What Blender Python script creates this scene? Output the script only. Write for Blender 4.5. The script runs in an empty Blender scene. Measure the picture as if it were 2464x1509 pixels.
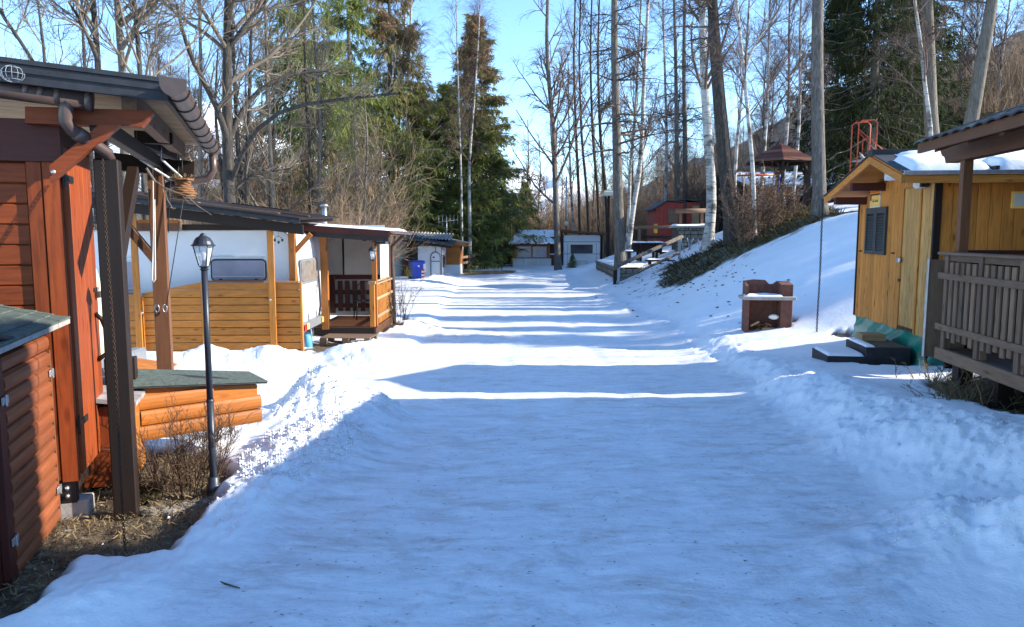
import bpy, math, random
import numpy as np
from mathutils import Vector, Matrix
random.seed(7)
RAD = math.radians
# ------------------------------------------------------------------ scene, camera, light
scn = bpy.context.scene
col = bpy.data.collections.new("campsite"); scn.collection.children.link(col)
FPX = 1780.0; CX = 1232.0; CY = 754.5; HOR = 565.0; EYE = 1.70
TILT = math.atan((CY - HOR) / FPX)
cam_d = bpy.data.cameras.new("camera"); cam = bpy.data.objects.new("camera", cam_d); col.objects.link(cam)
cam_d.lens = 36.0 * FPX / 2464.0; cam_d.sensor_width = 36.0; cam_d.clip_end = 12000; cam_d.clip_start = 0.05
cam.location = (0, 0, EYE); cam.rotation_euler = (math.pi / 2 - TILT, 0, 0); scn.camera = cam
SUN_EL = 25.0; SUN_AZ = 0.0          # azimuth measured from +X towards +Y
world = bpy.data.worlds.new("World"); scn.world = world; world.use_nodes = True
wn = world.node_tree.nodes; wl = world.node_tree.links
sky = wn.new("ShaderNodeTexSky"); sky.sky_type = 'NISHITA'; sky.sun_disc = False
sky.sun_elevation = RAD(SUN_EL); sky.sun_rotation = RAD(90 - SUN_AZ)
sky.altitude = 1500; sky.air_density = 1.0; sky.dust_density = 0.08; sky.ozone_density = 2.2
bg = wn["Background"]; bg.inputs[1].default_value = 0.15
hs = wn.new("ShaderNodeHueSaturation"); hs.inputs['Saturation'].default_value = 1.11
wl.new(sky.outputs[0], hs.inputs['Color']); wl.new(hs.outputs[0], bg.inputs[0])
sd = bpy.data.lights.new("sun", 'SUN'); sun = bpy.data.objects.new("sun", sd); col.objects.link(sun)
sd.energy = 3.7; sd.angle = RAD(0.5); sd.color = (1.0, 0.93, 0.82)
S = Vector((math.cos(RAD(SUN_EL)) * math.cos(RAD(SUN_AZ)), math.cos(RAD(SUN_EL)) * math.sin(RAD(SUN_AZ)), math.sin(RAD(SUN_EL))))
sun.rotation_euler = S.to_track_quat('Z', 'Y').to_euler()
scn.view_settings.view_transform = 'Standard'; scn.view_settings.look = 'None'
scn.view_settings.exposure = 1.57; scn.view_settings.gamma = 1.0
scn.view_settings.use_curve_mapping = False
scn.cycles.max_bounces = 6; scn.cycles.transparent_max_bounces = 8

# ------------------------------------------------------------------ measuring helpers
_ct, _st = math.cos(TILT), math.sin(TILT)
def ray(px, py):
    u = CY - py
    return np.array([px - CX, FPX * _ct + u * _st, -FPX * _st + u * _ct])
def at(px, py, Y):
    r = ray(px, py); k = Y / r[1]
    return np.array([r[0] * k, Y, EYE + r[2] * k])
class Frame:
    def __init__(s, x, y, deg, z=0.0):
        s.o = np.array([x, y, z]); s.a = RAD(deg); c, q = math.cos(s.a), math.sin(s.a)
        s.R = np.array([[c, q, 0], [-q, c, 0], [0, 0, 1.0]])
    def local(s, w): return s.R @ (np.array(w, float) - s.o)
    def world(s, l): return s.R.T @ np.array(l, float) + s.o
    def px(s, x, y, ax, val):
        o = s.R @ (np.array([0, 0, EYE]) - s.o); d = s.R @ ray(x, y)
        i = 'xyz'.index(ax); t = (val - o[i]) / d[i]
        return o + d * t

# ------------------------------------------------------------------ mesh helpers
def mesh_np(name, V, F):
    """V (n,3), F (m,k) index arrays of one polygon size"""
    me = bpy.data.meshes.new(name); V = np.ascontiguousarray(V, np.float32); F = np.ascontiguousarray(F, np.int32)
    me.vertices.add(len(V)); me.vertices.foreach_set("co", V.ravel())
    me.loops.add(F.size); me.loops.foreach_set("vertex_index", F.ravel())
    me.polygons.add(len(F)); me.polygons.foreach_set("loop_start", np.arange(0, F.size, F.shape[1], dtype=np.int32))
    me.update(calc_edges=True); return me
class MB:
    def __init__(s): s.v = []; s.f = []
    def add(s, vs, fs):
        n = len(s.v); s.v += [tuple(map(float, p)) for p in vs]; s.f += [tuple(i + n for i in f) for f in fs]; return s
    def box(s, x0, x1, y0, y1, z0, z1, c=0.0, M=None):
        lo = (min(x0, x1), min(y0, y1), min(z0, z1)); hi = (max(x0, x1), max(y0, y1), max(z0, z1))
        if c <= 0:
            vs = [(X, Y, Z) for X in (lo[0], hi[0]) for Y in (lo[1], hi[1]) for Z in (lo[2], hi[2])]
            fs = [(0, 1, 3, 2), (4, 6, 7, 5), (0, 4, 5, 1), (2, 3, 7, 6), (0, 2, 6, 4), (1, 5, 7, 3)]
        else:
            c = min(c, *(0.45 * (hi[i] - lo[i]) for i in range(3)))
            vs = []; ix = {}
            for sx in (0, 1):
                for sy in (0, 1):
                    for sz in (0, 1):
                        sg = (sx, sy, sz)
                        for a in range(3):
                            p = [(hi[i] if sg[i] else lo[i]) if i == a else ((hi[i] - c) if sg[i] else (lo[i] + c)) for i in range(3)]
                            ix[(sg, a)] = len(vs); vs.append(tuple(p))
            fs = []
            for a in range(3):
                b, d = (a + 1) % 3, (a + 2) % 3
                for q in (0, 1):
                    def g(i, j):
                        t = [0, 0, 0]; t[a] = q; t[b] = i; t[d] = j; return ix[(tuple(t), a)]
                    r = (g(0, 0), g(1, 0), g(1, 1), g(0, 1)); fs.append(r if q else r[::-1])
                for i in (0, 1):
                    for j in (0, 1):
                        t0 = [0, 0, 0]; t0[b] = i; t0[d] = j; t1 = list(t0); t1[a] = 1; t0, t1 = tuple(t0), tuple(t1)
                        r = (ix[(t0, b)], ix[(t1, b)], ix[(t1, d)], ix[(t0, d)]); fs.append(r if (i == j) == False else r[::-1])
            for sx in (0, 1):
                for sy in (0, 1):
                    for sz in (0, 1):
                        sg = (sx, sy, sz); fs.append((ix[(sg, 0)], ix[(sg, 1)], ix[(sg, 2)]))
        if M is not None: vs = [tuple(M @ Vector(p)) for p in vs]
        return s.add(vs, fs)
    def beam(s, p, q, w, h, c=0.004, up=(0, 0, 1)):
        p = Vector(p); q = Vector(q); d = q - p; L = d.length; d.normalize(); u = Vector(up)
        if abs(d.dot(u)) > 0.98: u = Vector((0, 1, 0))
        sd_ = d.cross(u).normalized(); u2 = sd_.cross(d)
        M = Matrix(((d.x, sd_.x, u2.x, p.x), (d.y, sd_.y, u2.y, p.y), (d.z, sd_.z, u2.z, p.z), (0, 0, 0, 1)))
        return s.box(0, L, -w / 2, w / 2, -h / 2, h / 2, c, M)
    def tube(s, pts, r, n=8, cap=True):
        P = [Vector(p) for p in pts]; k = len(P); rr = r if isinstance(r, (list, tuple)) else [r] * k
        rings = []; ref = None
        for i in range(k):
            t = (P[min(i + 1, k - 1)] - P[max(i - 1, 0)]).normalized()
            if ref is None:
                ref = Vector((0, 0, 1)) if abs(t.z) < 0.9 else Vector((0, 1, 0))
            a = (ref - t * ref.dot(t)).normalized(); b = t.cross(a); ref = a
            rings.append([P[i] + (a * math.cos(2 * math.pi * j / n) + b * math.sin(2 * math.pi * j / n)) * rr[i] for j in range(n)])
        vs = [v for rg in rings for v in rg]; fs = []
        for i in range(k - 1):
            for j in range(n):
                fs.append((i * n + j, i * n + (j + 1) % n, (i + 1) * n + (j + 1) % n, (i + 1) * n + j))
        if cap: fs.append(tuple(range(n))[::-1]); fs.append(tuple(range((k - 1) * n, k * n)))
        return s.add(vs, fs)
    def prism(s, pts, vec):
        n = len(pts); v = Vector(vec); P = [Vector(p) for p in pts]
        vs = P + [p + v for p in P]
        fs = [tuple(range(n)), tuple(range(n, 2 * n))[::-1]] + [(i, (i + 1) % n, (i + 1) % n + n, i + n) for i in range(n)]
        return s.add(vs, fs)
    def lathe(s, prof, c=(0, 0, 0), n=16, M=None):
        vs = []; fs = []
        for (r, z) in prof:
            for j in range(n):
                a = 2 * math.pi * j / n; p = Vector((c[0] + r * math.cos(a), c[1] + r * math.sin(a), c[2] + z))
                vs.append(M @ p if M is not None else p)
        for i in range(len(prof) - 1):
            for j in range(n): fs.append((i * n + j, i * n + (j + 1) % n, (i + 1) * n + (j + 1) % n, (i + 1) * n + j))
        return s.add(vs, fs)
    def grid(s, P):
        a = len(P); b = len(P[0]); vs = [p for r in P for p in r]
        return s.add(vs, [(i * b + j, i * b + j + 1, (i + 1) * b + j + 1, (i + 1) * b + j) for i in range(a - 1) for j in range(b - 1)])
    def sphere(s, c, r, n=12, m=8):
        r = (r, r, r) if not isinstance(r, (tuple, list)) else r
        prof = [(math.sin(math.pi * i / m), -math.cos(math.pi * i / m)) for i in range(m + 1)]
        M = Matrix.Translation(c) @ Matrix.Diagonal((r[0], r[1], r[2], 1))
        return s.lathe([(max(a, 1e-3), z) for a, z in prof], (0, 0, 0), n, M)
def tag(o, label=None, cat=None, group=None, kind=None):
    if label: o['label'] = label
    if cat: o['category'] = cat
    if group: o['group'] = group
    if kind: o['kind'] = kind
    return o
def put(name, me, mat, parent=None, smooth=False, label=None):
    if mat is not None and not me.materials: me.materials.append(mat)
    if smooth: me.polygons.foreach_set("use_smooth", [True] * len(me.polygons))
    o = bpy.data.objects.new(name, me); col.objects.link(o)
    if parent is not None: o.parent = parent
    if label: o['label'] = label
    return o
def build(mb, name, mat, parent=None, smooth=False, label=None):
    me = bpy.data.meshes.new(name); me.from_pydata(mb.v, [], mb.f); me.update()
    return put(name, me, mat, parent, smooth, label)
def thing(name, label, cat, loc=(0, 0, 0), deg=0, group=None):
    o = bpy.data.objects.new(name, None); o.empty_display_size = 0.2; col.objects.link(o)
    o.location = tuple(map(float, loc)); o.rotation_euler = (0, 0, RAD(deg)); return tag(o, label, cat, group)
def fthing(name, label, cat, fr, group=None):
    return thing(name, label, cat, fr.o, math.degrees(fr.a), group)
def pbox(name, mat, par, *b, c=0.003, label=None): return build(MB().box(*b, c=c), name, mat, par, label=label)
def pbeam(name, mat, par, p, q, w, h, c=0.004, up=(0, 0, 1), label=None): return build(MB().beam(p, q, w, h, c, up), name, mat, par, label=label)
def ptube(name, mat, par, pts, r, n=8, label=None): return build(MB().tube(pts, r, n), name, mat, par, True, label)
def copy_tree(o, parent=None):
    c = o.copy(); col.objects.link(c)
    if parent is not None: c.parent = parent
    for ch in kids_of.get(o.name, []): copy_tree(ch, c)
    return c
kids_of = {}

# ------------------------------------------------------------------ materials
class NT:
    def __init__(s, name):
        s.m = bpy.data.materials.new(name); s.m.use_nodes = True; s.n = s.m.node_tree.nodes; s.l = s.m.node_tree.links
        s.b = s.n["Principled BSDF"]
    def new(s, t, **k):
        x = s.n.new(t)
        for a, b in k.items():
            if a in x.inputs.keys() if hasattr(x.inputs, 'keys') else False: x.inputs[a].default_value = b
            else: setattr(x, a, b)
        return x
    def link(s, a, b): s.l.new(a, b)
    def coords(s, scale=(1, 1, 1), rnd=True, kind='Object'):
        tc = s.n.new("ShaderNodeTexCoord"); mp = s.n.new("ShaderNodeMapping"); mp.inputs['Scale'].default_value = scale
        s.link(tc.outputs[kind], mp.inputs['Vector'])
        if rnd:
            oi = s.n.new("ShaderNodeObjectInfo"); mu = s.n.new("ShaderNodeMath"); mu.operation = 'MULTIPLY'; mu.inputs[1].default_value = 37.0
            s.link(oi.outputs['Random'], mu.inputs[0]); s.link(mu.outputs[0], mp.inputs['Location'])
        return mp.outputs[0]
    def noise(s, vec, scale, detail=4, rough=0.55, dist=0.0):
        x = s.n.new("ShaderNodeTexNoise"); x.inputs['Scale'].default_value = scale; x.inputs['Detail'].default_value = detail
        x.inputs['Roughness'].default_value = rough; x.inputs['Distortion'].default_value = dist; s.link(vec, x.inputs['Vector']); return x.outputs['Fac']
    def ramp(s, fac, stops):
        x = s.n.new("ShaderNodeValToRGB"); e = x.color_ramp.elements
        while len(e) > 1: e.remove(e[-1])
        for i, (p, c) in enumerate(stops):
            q = e[0] if i == 0 else e.new(p); q.position = p; q.color = (*c, 1) if len(c) == 3 else c
        s.link(fac, x.inputs[0]); return x.outputs[0]
    def mix(s, fac, a, b, bt='MIX'):
        x = s.n.new("ShaderNodeMix"); x.data_type = 'RGBA'; x.blend_type = bt
        for sock, val in ((x.inputs[0], fac), (x.inputs[6], a), (x.inputs[7], b)):
            if isinstance(val, (int, float)): sock.default_value = val
            elif isinstance(val, tuple): sock.default_value = (*val, 1) if len(val) == 3 else val
            else: s.link(val, sock)
        return x.outputs[2]
    def bump(s, h, strength=0.3, dist=0.01):
        x = s.n.new("ShaderNodeBump"); x.inputs['Strength'].default_value = strength; x.inputs['Distance'].default_value = dist
        s.link(h, x.inputs['Height']); s.link(x.outputs[0], s.b.inputs['Normal'])
    def done(s, colr, rough=0.7, spec=0.3, metal=0.0):
        if isinstance(colr, tuple): s.b.inputs['Base Color'].default_value = (*colr, 1)
        else: s.link(colr, s.b.inputs['Base Color'])
        if isinstance(rough, (int, float)): s.b.inputs['Roughness'].default_value = rough
        else: s.link(rough, s.b.inputs['Roughness'])
        s.b.inputs['Specular IOR Level'].default_value = spec; s.b.inputs['Metallic'].default_value = metal; return s.m
def sc(c, k): return tuple(max(0, min(1, x * k)) for x in c)
def wood(name, c, axis='x', rough=0.55, knots=0.5, grain=1.0, var=0.35, spec=0.3, weather=None):
    t = NT(name); ax = {'x': (1.2, 14, 14), 'y': (14, 1.2, 14), 'z': (14, 14, 1.2)}[axis]
    v = t.coords(ax); g = t.noise(v, 3.0, 6, 0.65, 0.4)
    k2 = {'x': (3, 9, 9), 'y': (9, 3, 9), 'z': (9, 9, 3)}[axis]
    vk = t.coords(k2); vo = t.n.new("ShaderNodeTexVoronoi"); vo.inputs['Scale'].default_value = 0.9; t.link(vk, vo.inputs['Vector'])
    base = t.ramp(g, [(0.25, sc(c, 1 - 0.42 * grain)), (0.5, c), (0.78, sc(c, 1 + 0.3 * grain))])
    kn = t.ramp(vo.outputs['Distance'], [(0.0, (0.16, 0.10, 0.07)), (0.09, (0.36, 0.27, 0.22)), (0.2, (1, 1, 1))])
    base = t.mix(knots, base, kn, 'MULTIPLY')
    oi = t.n.new("ShaderNodeObjectInfo")
    base = t.mix(1.0, base, t.ramp(oi.outputs['Random'], [(0, (1 - var,) * 3), (1, (1.0 + var * 0.4, 1.0 + var * 0.2, 1.0))]), 'MULTIPLY')
    big = t.noise(t.coords((1, 1, 1)), 1.7, 3); base = t.mix(0.5, base, t.ramp(big, [(0.3, (0.72, 0.7, 0.7)), (0.7, (1.1, 1.1, 1.1))]), 'MULTIPLY')
    if weather: base = t.mix(t.ramp(t.noise(t.coords(ax), 1.5, 4), [(0.35, (0, 0, 0)), (0.7, (0.8, 0.8, 0.8))]), base, weather)
    t.bump(g, 0.25, 0.004); return t.done(base, rough, spec)
def plain(name, c, rough=0.5, metal=0.0, ns=8.0, amt=0.25, bump=0.1, spec=0.4, bd=0.004):
    t = NT(name); v = t.coords(); g = t.noise(v, ns, 5, 0.6)
    b = t.ramp(g, [(0.25, sc(c, 1 - amt)), (0.75, sc(c, 1 + amt * 0.6))])
    if bump: t.bump(t.noise(v, ns * 3, 4), bump, bd)
    return t.done(b, rough, spec, metal)
M = {}
RED = (0.27, 0.056, 0.013); ORG = (0.56, 0.235, 0.052)
for ax in 'xyz':
    M['red_' + ax] = wood('red stained wood ' + ax, RED, ax, 0.55, 0.6, 1.1, 0.3, 0.25)
    M['amber_' + ax] = wood('amber stained wood ' + ax, (0.50, 0.195, 0.033), ax, 0.55, 0.75, 0.9, 0.2)
    M['orange_' + ax] = wood('orange stained wood ' + ax, (0.42, 0.15, 0.03), ax, 0.5, 0.5, 0.7, 0.2)
    M['pine_' + ax] = wood('yellow pine ' + ax, (0.56, 0.228, 0.046), ax, 0.6, 0.75, 0.9, 0.22, 0.2)
    M['rough_pine_' + ax] = wood('weathered ribbed pine ' + ax, (0.50, 0.28, 0.088), ax, 0.7, 0.5, 1.2, 0.18)
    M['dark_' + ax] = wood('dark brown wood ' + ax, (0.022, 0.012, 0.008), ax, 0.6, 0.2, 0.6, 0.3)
    M['brown_' + ax] = wood('brown wood ' + ax, (0.14, 0.062, 0.03), ax, 0.55, 0.4, 0.7, 0.25)
    M['maroon_' + ax] = wood('maroon wood ' + ax, (0.075, 0.018, 0.012), ax, 0.55, 0.3, 0.6, 0.2)
    M['grey_' + ax] = wood('silvered grey wood ' + ax, (0.20, 0.13, 0.088), ax, 0.8, 0.5, 0.9, 0.35)
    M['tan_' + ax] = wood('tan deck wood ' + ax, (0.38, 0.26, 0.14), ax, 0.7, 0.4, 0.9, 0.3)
M['log'] = wood('varnished half log', (0.42, 0.145, 0.028), 'x', 0.4, 0.55, 0.8, 0.2, 0.5)
M['log_y'] = wood('varnished reddish half log', (0.24, 0.075, 0.03), 'y', 0.5, 0.35, 0.7, 0.22, 0.4)
M['slate'] = plain('green grey shingle', (0.10, 0.125, 0.11), 0.85, 0, 30, 0.5, 0.6, 0.2)
M['charcoal'] = plain('charcoal roofing', (0.028, 0.030, 0.036), 0.7, 0, 12, 0.4, 0.3)
M['brown_pipe'] = plain('brown plastic pipe', (0.085, 0.055, 0.045), 0.38, 0.0, 9, 0.3, 0.05, 0.5)
M['black'] = plain('black iron', (0.012, 0.012, 0.014), 0.5, 0.0, 10, 0.4, 0.1)
M['lamp_paint'] = plain('blue black lamp paint', (0.022, 0.027, 0.038), 0.42, 0.0, 14, 0.3, 0.15, 0.5)
M['steel'] = plain('galvanised steel', (0.48, 0.49, 0.5), 0.42, 0.85, 10, 0.3, 0.1)
M['rust'] = plain('rusty iron', (0.06, 0.032, 0.02), 0.8, 0.3, 40, 0.5, 0.3)
M['white'] = plain('caravan white', (0.66, 0.68, 0.70), 0.35, 0, 1.5, 0.08, 0.0, 0.5)
M['cream'] = plain('cream paint', (0.66, 0.62, 0.47), 0.4, 0, 1.5, 0.1, 0.0, 0.5)
M['sheet'] = plain('white tarpaulin sheet', (0.52, 0.53, 0.52), 0.6, 0, 1.3, 0.25, 0.1, 0.3)
M['grey_trim'] = plain('grey rubber trim', (0.18, 0.19, 0.21), 0.5)
M['dark_glass'] = plain('tinted caravan glass', (0.045, 0.045, 0.06), 0.08, 0, 2, 0.3, 0, 0.8)
M['haze_glass'] = plain('hazy acrylic window', (0.22, 0.23, 0.30), 0.18, 0, 2, 0.25, 0, 0.7)
M['curtain_glass'] = plain('window with curtains behind', (0.24, 0.21, 0.18), 0.15, 0, 6, 0.5, 0, 0.7)
M['red_plastic'] = plain('red lens', (0.5, 0.02, 0.015), 0.2)
M['orange_plastic'] = plain('orange lens', (0.75, 0.18, 0.02), 0.2)
M['blue_plastic'] = plain('blue bin plastic', (0.012, 0.055, 0.42), 0.35, 0, 5, 0.12, 0, 0.5)
M['sky_plastic'] = plain('light blue plastic', (0.12, 0.42, 0.62), 0.35)
M['concrete'] = plain('concrete', (0.36, 0.34, 0.31), 0.9, 0, 14, 0.3, 0.5)
M['brick_red'] = plain('red clay concrete', (0.16, 0.068, 0.048), 0.85, 0, 11, 0.4, 0.5)
M['tarp_green'] = plain('green tarpaulin', (0.015, 0.20, 0.15), 0.35, 0, 5, 0.4, 0.0, 0.5)
M['step_black'] = plain('black painted steps', (0.022, 0.022, 0.027), 0.65, 0, 9, 0.5, 0.2)
M['step_top'] = plain('brown mat', (0.12, 0.095, 0.065), 0.95, 0, 60, 0.5, 0.6)
M['paint_red'] = plain('weathered red paint', (0.27, 0.030, 0.016), 0.6, 0, 5, 0.35, 0.1)
M['slide_red'] = plain('slide red paint', (0.60, 0.085, 0.035), 0.4)
M['terracotta'] = plain('terracotta corrugated sheet', (0.30, 0.12, 0.075), 0.8, 0, 9, 0.5, 0.2)
M['grey_sheet'] = plain('grey corrugated sheet', (0.30, 0.28, 0.27), 0.8, 0, 9, 0.5, 0.2)
M['stone'] = plain('field stone', (0.22, 0.20, 0.17), 0.9, 0, 4, 0.5, 0.6, 0.2, 0.02)
M['mortar'] = plain('dark mortar', (0.07, 0.062, 0.055), 0.95, 0, 9, 0.3, 0.4)
M['grey_post'] = plain('grey galvanised post', (0.30, 0.34, 0.38), 0.6, 0.3)
M['wicker'] = wood('wicker', (0.24, 0.125, 0.06), 'x', 0.8, 0.2, 1.0, 0.3)
M['poster'] = plain('faded map poster', (0.62, 0.62, 0.45), 0.6, 0, 18, 0.4, 0)
M['sign_orange'] = plain('orange sign face', (0.85, 0.33, 0.04), 0.5, 0, 4, 0.1, 0)
M['sign_yellow'] = plain('yellow sign face', (0.85, 0.55, 0.14), 0.5, 0, 4, 0.1, 0)
M['sign_white'] = plain('white sign face', (0.75, 0.74, 0.70), 0.5, 0, 4, 0.1, 0)
M['ink'] = plain('dark brown print', (0.05, 0.02, 0.015), 0.6, 0, 4, 0.1, 0)
M['ink_red'] = plain('red print', (0.55, 0.03, 0.015), 0.6, 0, 4, 0.1, 0)
M['yellow_pl'] = plain('yellow plastic', (0.8, 0.45, 0.03), 0.4)
M['white_cord'] = plain('white cord', (0.62, 0.62, 0.60), 0.6)
M['shutter'] = plain('dark green grey shutter paint', (0.045, 0.05, 0.048), 0.55, 0, 10, 0.3, 0.1)
M['leaf_dry'] = plain('dry oak leaves', (0.15, 0.075, 0.042), 0.8, 0, 20, 0.5, 0)
M['bulb'] = plain('bulb glass', (0.75, 0.75, 0.72), 0.1, 0, 2, 0.1, 0, 0.8)
def glass(name, c=(0.9, 0.95, 1.0), alpha=0.25):
    t = NT(name); t.b.inputs['Alpha'].default_value = alpha; t.b.inputs['Base Color'].default_value = (*c, 1)
    t.b.inputs['Roughness'].default_value = 0.06; return t.m
M['pane'] = glass('lantern glass')
def bark(name, c, light=None, kind='larch'):
    t = NT(name)
    if kind == 'birch':
        v = t.coords((1, 1, 6)); g = t.noise(v, 2.2, 5, 0.7, 0.3); v2 = t.coords((1, 1, 1.2)); g2 = t.noise(v2, 1.6, 3, 0.6)
        b = t.ramp(g, [(0.34, (0.03, 0.027, 0.025)), (0.42, sc(c, 0.7)), (0.6, c)])
        b = t.mix(t.ramp(g2, [(0.5, (0, 0, 0)), (0.66, (1, 1, 1))]), b, (0.09, 0.08, 0.07))
        t.bump(g, 0.4, 0.01)
    else:
        v = t.coords((5, 5, 1.1)); g = t.noise(v, 3.2, 6, 0.7, 0.6); vo = t.n.new("ShaderNodeTexVoronoi"); vo.inputs['Scale'].default_value = 3.5; t.link(t.coords((4, 4, 1)), vo.inputs['Vector'])
        b = t.ramp(g, [(0.25, sc(c, 0.35)), (0.5, c), (0.75, light or sc(c, 1.6))])
        b = t.mix(0.6, b, t.ramp(vo.outputs['Distance'], [(0.0, (0.35, 0.35, 0.35)), (0.25, (1, 1, 1))]), 'MULTIPLY')
        t.bump(g, 0.9, 0.03)
    return t.done(b, 0.9, 0.1)
M['birch'] = bark('birch bark', (0.52, 0.50, 0.46), kind='birch')
M['larch'] = bark('larch bark', (0.13, 0.115, 0.100), (0.27, 0.245, 0.21))
M['dark_bark'] = bark('dark bark', (0.062, 0.054, 0.047), (0.13, 0.115, 0.10))
M['grey_bark'] = bark('grey bark', (0.17, 0.145, 0.115), (0.27, 0.24, 0.19))
M['twig_dark'] = plain('dark twigs', (0.105, 0.082, 0.066), 0.9, 0, 2, 0.4, 0, 0.1)
M['twig_grey'] = plain('grey brown twigs', (0.195, 0.158, 0.122), 0.9, 0, 2, 0.4, 0, 0.1)
M['twig_red'] = plain('reddish birch twigs', (0.17, 0.12, 0.10), 0.9, 0, 2, 0.4, 0, 0.1)
M['brush'] = plain('tan brushwood', (0.34, 0.235, 0.15), 0.95, 0, 0.35, 0.6, 0, 0.1)
M['brush_dark'] = plain('brown brushwood', (0.19, 0.135, 0.10), 0.95, 0, 0.35, 0.6, 0, 0.1)
def needles(name, c, c2, brown=None):
    t = NT(name); v = t.coords(); g = t.noise(v, 0.9, 5, 0.7)
    b = t.ramp(g, [(0.3, c), (0.62, c2)])
    if brown:
        tc = t.n.new("ShaderNodeTexCoord"); sp = t.n.new("ShaderNodeSeparateXYZ"); t.link(tc.outputs['Object'], sp.inputs[0])
        mr = t.n.new("ShaderNodeMapRange"); mr.inputs[1].default_value = 7; mr.inputs[2].default_value = 14; t.link(sp.outputs[2], mr.inputs[0])
        mu = t.n.new("ShaderNodeMath"); mu.operation = 'MULTIPLY'; t.link(mr.outputs[0], mu.inputs[0]); t.link(t.ramp(t.noise(v, 1.4, 4), [(0.38, (0, 0, 0)), (0.55, (1, 1, 1))]), mu.inputs[1])
        b = t.mix(mu.outputs[0], b, brown)
    m = t.done(b, 0.75, 0.15); tr = t.n.new("ShaderNodeBsdfTranslucent"); t.link(b, tr.inputs[0]); mx = t.n.new("ShaderNodeMixShader"); mx.inputs[0].default_value = 0.35
    out = t.n["Material Output"]; t.link(t.b.outputs[0], mx.inputs[1]); t.link(tr.outputs[0], mx.inputs[2]); t.link(mx.outputs[0], out.inputs[0]); return m
M['spruce'] = needles('spruce needles', (0.06, 0.085, 0.025), (0.27, 0.30, 0.085))
M['spruce_brown'] = needles('spruce needles with cones', (0.05, 0.075, 0.025), (0.21, 0.23, 0.07), (0.34, 0.22, 0.12))
M['spruce_dark'] = needles('dark fir needles', (0.014, 0.022, 0.010), (0.050, 0.062, 0.022))
M['grass'] = needles('heath and grass', (0.034, 0.028, 0.017), (0.095, 0.075, 0.036))
M['straw'] = plain('dry straw', (0.20, 0.14, 0.07), 0.9, 0, 5, 0.4, 0)
M['rootbrown'] = plain('dead brown stems', (0.10, 0.058, 0.032), 0.9, 0, 5, 0.4, 0)
def snow_mat():
    t = NT('snow'); v = t.coords((1, 1, 1), rnd=False); g = t.noise(v, 9, 6, 0.6); g2 = t.noise(v, 60, 3, 0.6)
    ad = t.n.new("ShaderNodeMath"); ad.operation = 'ADD'; t.link(g, ad.inputs[0]); mu = t.n.new("ShaderNodeMath"); mu.operation = 'MULTIPLY'; mu.inputs[1].default_value = 0.25
    t.link(g2, mu.inputs[0]); t.link(mu.outputs[0], ad.inputs[1]); t.bump(ad.outputs[0], 0.35, 0.02)
    return t.done((0.83, 0.845, 0.86), 0.6, 0.25)
M['snow'] = snow_mat()
# ------------------------------------------------------------------ terrain
ROWS = [
 (-60, [-60, -5, 5, 60], [.1, .0, .2, 2]),
 (-8, [-60, -3, 3, 5, 30], [0, 0, 0, .2, 1]),
 (0, [-60, -3, 3, 4.5, 8, 30], [0, 0, 0, .22, .5, 1]),
 (3.5, [-60, -3, 3, 4.2, 8, 30], [0, 0, 0, .2, .5, 1]),
 (5.5, [-60, -3, 2.7, 3.6, 5, 8, 30], [-.05, -.04, -.05, .2, .25, .5, 1]),
 (7.5, [-60, -3, 2.9, 3.6, 4.4, 5, 8, 30], [-.2, -.15, -.12, .08, .02, .05, .3, 1.2]),
 (10, [-60, -3, 3.2, 4.0, 5.3, 8, 30], [-.4, -.34, -.28, -.14, -.08, .25, 1.5]),
 (12.5, [-60, -3, 3.8, 4.6, 6, 8, 30], [-.6, -.52, -.48, -.28, -.10, .4, 2]),
 (14.5, [-60, -5, 3.9, 4.6, 5.6, 7, 10, 30], [-.6, -.6, -.55, -.3, -.17, .4, 1.0, 3]),
 (20, [-60, -5, 4.0, 5, 7, 9.5, 14, 40], [-.6, -.6, -.6, -.1, 1.0, 2.2, 2.6, 4]),
 (26, [-60, -5, 3.9, 5, 6.4, 8, 10, 14, 40], [-.6, -.6, -.6, -.25, .45, 1.45, 2.3, 2.8, 4.5]),
 (31, [-60, -5, 3.7, 4.6, 6, 8, 10, 14, 40], [-.6, -.6, -.6, -.4, .0, 1.0, 2.3, 2.9, 6]),
 (34, [-60, -5, 3.8, 4.5, 4.9, 7.2, 8.6, 11, 14, 40], [-.6, -.6, -.58, -.45, .05, .35, 1.2, 2.3, 3, 7]),
 (43, [-60, -5, 4.2, 4.7, 5.1, 7, 10, 14, 20, 50], [-.6, -.55, -.5, -.4, .2, .8, 1.1, 2.2, 4, 14]),
 (52, [-60, -5, 5, 8, 12, 20, 30, 60], [-.6, -.45, -.4, -.1, 1.2, 3, 6, 17]),
 (70, [-90, -5, 5, 12, 20, 35, 60, 90], [-.8, -1.2, -1.2, -.2, 2.5, 8, 18, 31]),
 (100, [-120, -30, 5, 15, 30, 50, 80, 150], [-2, -3, -2.5, -1, 4, 11, 23, 52]),
 (200, [-300, -60, 0, 20, 45, 70, 110, 300], [-5, -6, -5, 3, 12, 21, 36, 105]),
 (300, [-400, -100, 0, 28, 55, 85, 108, 140, 400], [-8, -8, -4, 12, 24, 36, 46, 59, 150]),
 (520, [-600, -100, 0, 120, 600], [-20, -20, -20, 0, 60]),
 (2600, [-3000, 0, 3000], [-30, -30, -30])]
RY = np.array([r[0] for r in ROWS], float)
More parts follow.
